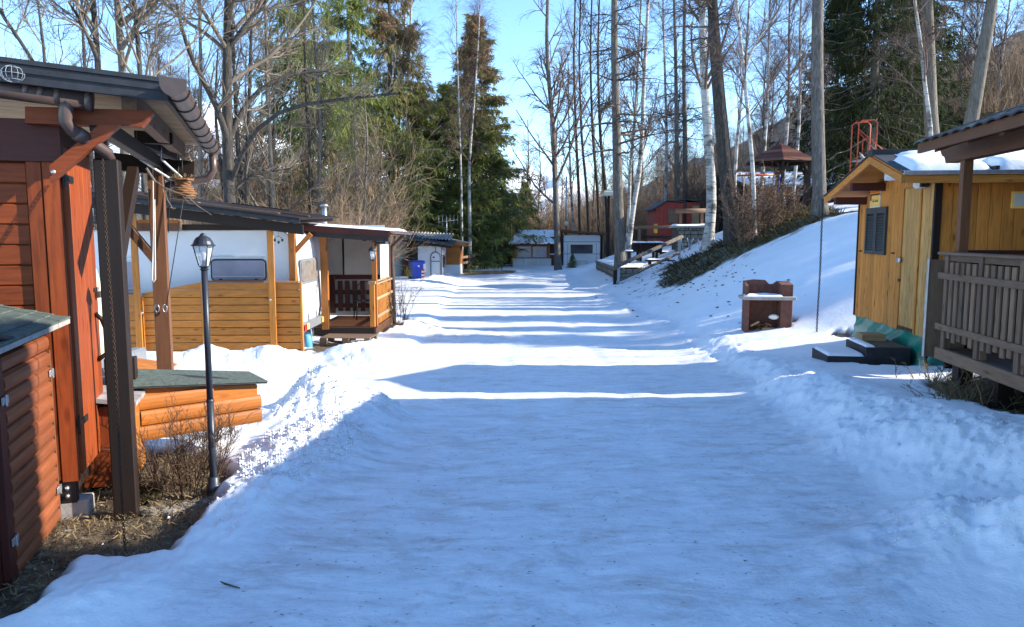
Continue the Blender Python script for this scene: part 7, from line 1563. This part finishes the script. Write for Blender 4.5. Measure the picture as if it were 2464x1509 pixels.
grove(['s1', 's2', 'a1', 'b2'], 20, 130, 900, 24, 38, .6, .95, 'behind the left-hand caravans')
grove(['s1', 's2', 'a1'], 10, 240, 1000, 40, 60, .9, 1.3, 'farther back on the left')
grove(['s1', 'b1', 's1', 'b2'], 14, 1235, 1640, 60, 95, .8, 1.15, 'beyond the far caravan')
grove(['b1', 'b2', 's1'], 13, 1600, 1950, 50, 90, .7, 1.1, 'beyond the playground')
grove(['s1', 'b1', 'a1', 'b2'], 18, 2130, 2620, 44, 85, .8, 1.2, 'on the hillside behind the right-hand cabins')
grove(['b1', 'b2'], 3, 1800, 1930, 37, 40, .8, 1.1, 'around the gazebo')
ORD = 'first second third fourth fifth sixth seventh eighth ninth tenth eleventh twelfth thirteenth fourteenth fifteenth sixteenth seventeenth eighteenth nineteenth twentieth'.split()
KN = {'b': 'background birch', 's': 'thin bare background tree', 'a': 'spreading bare background tree', 'l': 'background larch'}
for key in sorted({(k, w) for _, _, k, w in G_}):
    L_ = sorted([(u, t) for u, t, k, w in G_ if (k, w) == key], key=lambda q: q[0])
    for i, (u, t) in enumerate(L_):
        if len(L_) == 1: t['label'] = 'only %s %s' % (KN[key[0]], key[1])
        else: t['label'] = '%s %s, %s from the left' % (KN[key[0]], key[1], ORD[i])
# ------------------------------------------------------------------ brushwood masses
def shrub_np(seed, h=2.6, n=26, m=9, m2=4, rr=1.0):
    global rng
    rng = np.random.default_rng(seed); az = rng.uniform(0, 6.28, n); sp = rng.uniform(.05, .55, n); k = 5; D = np.stack([np.cos(az) * sp, np.sin(az) * sp, np.ones(n)], -1); D = nrm(D); p = np.stack([np.cos(az) * .25, np.sin(az) * .25, 0 * az], -1) * rng.uniform(0, 1, (n, 1)); out = [p]; L = h * rng.uniform(.6, 1.1, n)
    for j in range(k - 1): p = p + D * (L / (k - 1))[:, None]; out.append(p); D = nrm(D + rng.normal(size=D.shape) * .14)
    P = np.stack(out, 1); R = rr * np.linspace(.016, .006, k)[None] * np.ones((n, 1)); b, br_ = kids(P, R, m, .15, 1, (.3, .8), lambda t: h * .28 + 0 * t, 3, .08, .15, .7, .005 * rr, .6); c, cr = kids(b, br_, m2, .1, 1, (.3, .9), lambda t: h * .12 + 0 * t, 2, .05, .1, .8, .0045 * rr, .7)
    return join([tubes(P, R, 3), tubes(b, br_, 3), tubes(c, cr, 3)])
SH = [shrub_np(200 + i) for i in range(3)]; SH_far = [shrub_np(220 + i, 3.4, 16, 6, 3) for i in range(3)]
def scatter(name, spots, protos_, mat, label, cat='thicket', s=(.7, 1.3)):
    parts = []
    for (x, y) in spots:
        v, f = protos_[rs.randrange(len(protos_))]; a = rs.uniform(0, 6.28); k = rs.uniform(*s); c_, s_ = math.cos(a) * k, math.sin(a) * k
        w = np.stack([v[:, 0] * c_ - v[:, 1] * s_ + x, v[:, 0] * s_ + v[:, 1] * c_ + y, v[:, 2] * k * rs.uniform(.8, 1.2) + h1(x, y) - .1], 1); parts.append((w, f))
    o = put(name, mesh_np(name, *join(parts)), M[mat], None, True); return tag(o, label, cat, kind='stuff')
def spots(n, u0, u1, Y0, Y1): return [(X_(rs.uniform(u0, u1), y), y) for y in [rs.uniform(Y0, Y1) for _ in range(n)]]
scatter('brushwood', spots(40, 250, 860, 23, 31), SH, 'brush', 'dense tan brushwood behind the caravan carport')
scatter('brushwood', spots(80, 500, 900, 31, 43) , SH_far, 'brush', 'brown brushwood at the foot of the tall spruces', s=(1.1, 1.8))
scatter('brushwood', spots(110, 1180, 1700, 58, 90), SH_far, 'brush', 'pale brown brushwood beyond the far cabin', s=(1.0, 1.9))
scatter('brushwood', spots(60, 1560, 1990, 47, 75), SH_far, 'brush_dark', 'brown brushwood on the rise beyond the playground', s=(.9, 1.7))
scatter('brushwood', spots(150, 2100, 2650, 47, 85), SH_far, 'brush', 'brown brushwood covering the hillside behind the right-hand cabins', s=(1.2, 2.2))
# far wooded hillside
fr_p = [shrub_np(240 + i, 9, 5, 7, 3) for i in range(3)]
scatter('hillside_wood', [(x, y) for x, y in [(rs.uniform(8, 130), rs.uniform(110, 330)) for _ in range(520)] if x / y < .62 and x / y > .06], fr_p, 'brush_dark', 'grey-brown leafless wood covering the far hillside', 'wood', (.8, 1.5))
# ------------------------------------------------------------------ single shrubs and small growth
def shrub_obj(name, label, x, y, v, mat, s=1.0, z=None, leaves=0, leaf_mat='leaf_dry', cat='shrub', h=2.6, sx=1.0):
    zz = float(gz(x, y)[0]) - .05 if z is None else z; t = thing(name, label, cat, (x, y, zz), 0); t.scale = (s * sx, s * sx, s); so_ = put('stems', mesh_np('stems', v[0], v[1]), M[mat], t, True)
    if 'stalks' in name: so_['kind'] = 'stuff'
    if leaves:
        r_ = np.random.default_rng(leaves); i = r_.integers(0, len(v[0]), leaves); p = v[0][i]; p = p[p[:, 2] > .3]; n = len(p); D = nrm(r_.normal(size=(n, 3))); S_ = nrm(np.cross(D, r_.normal(size=(n, 3)))); l = r_.uniform(.05, .10, (n, 1))
        V_ = np.stack([p, p + D * l * .6 + S_ * l * .35, p + D * l * 1.2, p + D * l * .6 - S_ * l * .35], 1).reshape(-1, 3); tag(put('leaves', mesh_np('leaves', V_, np.arange(len(V_)).reshape(-1, 4)), M[leaf_mat], t), kind='stuff')
    return t
oak = shrub_np(301, 2.6, 20, 8, 5)
for i, (u, Y_, s_, lb) in enumerate(((1790, 24.6, .66, 'young oak thicket with dry brown leaves right of the leaning larch'), (1850, 25.2, .62, 'leafy brown oak bush in front of the gazebo'), (1815, 26.2, .85, 'taller dry-leaved oak bush just behind the others on the bank'), (1893, 26.4, .5, 'small dry-leaved bush below the gazebo post'))):
    shrub_obj('oak_bush', lb, X_(u, Y_), Y_, oak, 'brush_dark', s_ , leaves=1500)
b1_ = shrub_np(311, .55, 40, 8, 4, .3); p_ = ghit(428, 1180); p_[2] = h1(p_[0], p_[1])
shrub_obj('dead_shrub', 'bare reddish-brown shrub beside the garden lamp foot', p_[0], p_[1] + .1, b1_, 'rootbrown', 1.0, h1(p_[0], p_[1]) - .05, sx=.9)
p_ = ghit(492, 1075); shrub_obj('dead_shrub', 'small brown dry shrub behind the lamp post', p_[0], p_[1] + .2, shrub_np(312, .32, 30, 6, 3, .3), 'rootbrown', 1.0, h1(p_[0], p_[1]) - .03)
p_ = at(958, 770, 18.3); shrub_obj('bare_shrub', 'bare dark twiggy shrub at the porch downpipe', p_[0] + .1, 18.0, shrub_np(313, 1.0, 14, 7, 4, .6), 'twig_dark', 1.0)
p_ = ghit(2420, 985); shrub_obj('dead_stalks', 'tangle of dead stalks under the grey deck', p_[0] - .25, p_[1] + .3, shrub_np(314, .28, 40, 5, 3, .3), 'straw', 1.0, h1(p_[0], p_[1]) - .04, sx=1.8)
p_ = ghit(2275, 925); shrub_obj('dead_stalks', 'thin dry weeds at the first deck leg', p_[0] - .1, p_[1] + .1, shrub_np(315, .26, 22, 5, 3, .3), 'straw', 1.0, h1(p_[0], p_[1]) - .02, sx=1.5)
def blades(name, label, poly, n, mat, L0, L1, W_, cat='grass', kind='stuff', flat=.6, zoff=0.0):
    P = np.array(poly); r_ = np.random.default_rng(n); lo, hi = P.min(0), P.max(0); q = r_.uniform(lo, hi, (n * 4, 2)); q = q[poly_sd(q[:, 0], q[:, 1], P) < 0][:n]
    z = H(q[:, 0], q[:, 1]) + zoff; p = np.stack([q[:, 0], q[:, 1], z], 1); D = nrm(np.stack([r_.normal(size=len(p)) * flat, r_.normal(size=len(p)) * flat, np.ones(len(p)) * .7], 1)); S_ = nrm(np.cross(D, r_.normal(size=p.shape))); l = r_.uniform(L0, L1, (len(p), 1)); w = W_ * r_.uniform(.6, 1.4, (len(p), 1))
    V_ = np.stack([p - S_ * w, p + S_ * w, p + D * l * .6 + S_ * w * .7 + np.array([0, 0, -.1]) * l, p + D * l * 1.0 - np.array([0, 0, .25]) * l], 1).reshape(-1, 3)
    o = put(name, mesh_np(name, V_, np.arange(len(V_)).reshape(-1, 4)), M[mat]); return tag(o, label, cat, kind=kind)
blades('grass', 'dark heath and rough grass on the steep bank', G_GRASS[0], 16000, 'grass', .18, .5, .018)
blades('grass', 'rough green juniper tuft near the larch foot on the bank', gp((1850, 560), (1920, 535), (1990, 520), (2000, 512), (1900, 512), (1850, 530)), 6000, 'grass', .3, .7, .03, 'ground cover', flat=1.2)
blades('dry_grass', 'dry grass around the lamp and the dark porch post', DIRT[0], 4200, 'straw', .02, .07, .003)
blades('dry_grass', 'dry straw and litter under the grey deck', DIRT[1], 4000, 'straw', .04, .14, .004, flat=1.5)
blades('dry_grass', 'dry leaves and straw at the caravan fence corner', DIRT[2], 1500, 'straw', .03, .09, .008, flat=1.4)
blades('dry_grass', 'litter around the porch corner downpipe', DIRT[3], 900, 'rootbrown', .03, .09, .01, flat=1.5)
blades('moss', 'mossy green tuft beside the dead shrub', gp((330, 1210), (380, 1205), (385, 1170), (335, 1165)), 1800, 'grass', .02, .06, .004)
# pebbles, snow crumbs, litter
def bits(name, label, pts, s0, s1, mat, flat=.6, seed=1, kind='stuff', cat='debris', elong=1.0, n=None):
    r_ = np.random.default_rng(seed); B = np.array([[1, 0, 0], [-.5, .8, 0], [-.5, -.8, 0], [0, 0, 1], [0.1, 0, -.4]]); B[:, 2] *= flat; B = B * np.array([elong, 1, 1]); F = np.array([[0, 1, 3], [1, 2, 3], [2, 0, 3], [1, 0, 4], [2, 1, 4], [0, 2, 4]])
    Vs, Fs = [], []
    for i, (x, y, z) in enumerate(pts):
        a = r_.uniform(0, 6.28) if elong < 2 else r_.normal() * .45; s_ = r_.uniform(s0, s1); c_, q_ = math.cos(a), math.sin(a); b = B * s_ * r_.uniform(.7, 1.3, (5, 1)); Vs.append(np.stack([b[:, 0] * c_ - b[:, 1] * q_ + x, b[:, 0] * q_ + b[:, 1] * c_ + y, b[:, 2] + z], 1)); Fs.append(F + 5 * i)
    o = put(name, mesh_np(name, np.concatenate(Vs), np.concatenate(Fs)), M[mat]); return tag(o, label, cat, kind=kind)
def in_poly(P, n, seed, dz=0.0):
    P = np.array(P); r_ = np.random.default_rng(seed); q = r_.uniform(P.min(0), P.max(0), (n * 5, 2)); q = q[poly_sd(q[:, 0], q[:, 1], P) < 0][:n]; z = H(q[:, 0], q[:, 1]) + dz; return np.stack([q[:, 0], q[:, 1], z], 1)
bits('snow_crumbs', 'scattered snow crumbs on the bare earth by the lamp', in_poly(DIRT[0], 120, 3, -.04), .006, .026, 'snow', seed=3, cat='snow')
bits('pebbles', 'pebbles and earth crumbs around the red cabin foot', in_poly(DIRT[0], 500, 4, -.05), .006, .022, 'stone', seed=4, cat='pebbles')
rp = []
r_ = np.random.default_rng(9)
yy = 2.0 + 14 * r_.uniform(0, 1, 2600) ** 1.2; xx = r_.uniform(-1.3, 2.6, 2600) + (yy - 5) * .05; zz = H(xx, yy) + .006
bits('needle_litter', 'fine dark needles and twig bits strewn on the icy road', np.stack([xx, yy, zz], 1), .0015, .0045, 'rootbrown', .3, 9, elong=4.0)
yy = 16 + 18 * r_.uniform(0, 1, 260) ** .7; xx = 6.6 - np.abs(r_.normal(size=260)) * 1.1; bits('bank_litter', 'dark clods and litter on the snowy bank', np.stack([xx, yy, H(xx, yy) + .09], 1), .02, .08, 'rootbrown', .35, 10)
# crumbs on the ploughed banks
q_ = np.nonzero((np.broadcast_to(rid, near.shape).ravel() > .06) & (np.hypot(V[:, 0], V[:, 1]) < 16))[0]; r_ = np.random.default_rng(12); q_ = q_[r_.integers(0, len(q_), 1400)]
bits('snow_crumbs', 'crumbled snow lumps on the ploughed snow banks', V[q_], .004, .014, 'snow', .8, 12, cat='snow')
mv = V[(V[:, 0] + 1.55) ** 2 / .7 + (V[:, 1] - 6.2) ** 2 / 1.8 < 1]; r_ = np.random.default_rng(5); mv = mv[r_.integers(0, len(mv), 2600)]; mv = mv[mv[:, 2] > h1(-1.6, 6.1) + .10]
bits('snow_chunks', 'coarse crumbly snow on the sunlit heap beside the garden lamp', mv + np.array([0, 0, .002]), .006, .022, 'snow', .8, 15, cat='snow')
sk = MB(); q = [ghit(u, v) + np.array([0, 0, .012]) for u, v in ((468, 1402), (500, 1400), (530, 1408), (577, 1422))]; sk.tube(q, [.003, .005, .006, .003], 6)
tag(build(sk, 'fallen_stick', M['rootbrown']), 'thin dark stick lying on the snow in the left foreground', 'stick')
# edging stones near the lamp
ed = [ghit(u, v) for u, v in ((335, 1222), (362, 1224), (392, 1222), (422, 1218), (452, 1212), (482, 1205), (508, 1196), (545, 1125), (565, 1112))]
for i, p in enumerate(ed):
    mb = MB().sphere((0, 0, 0), (.06 + .02 * (i % 3), .04, .035), 9, 6); mb.v = [(v[0] + .008 * math.sin(i * 3 + v[1] * 90), v[1], v[2] * (1 + .2 * math.sin(v[0] * 60 + i))) for v in mb.v]
    o = build(mb, 'edging_stone', M['stone'], None, True); o.location = (p[0], p[1], h1(p[0], p[1]) - .03); tag(o, 'dark edging stone of the bed by the lamp, %s from the left' % ('first', 'second', 'third', 'fourth', 'fifth', 'sixth', 'seventh', 'eighth', 'ninth')[i], 'stone', 'edging stones around the bed by the lamp')
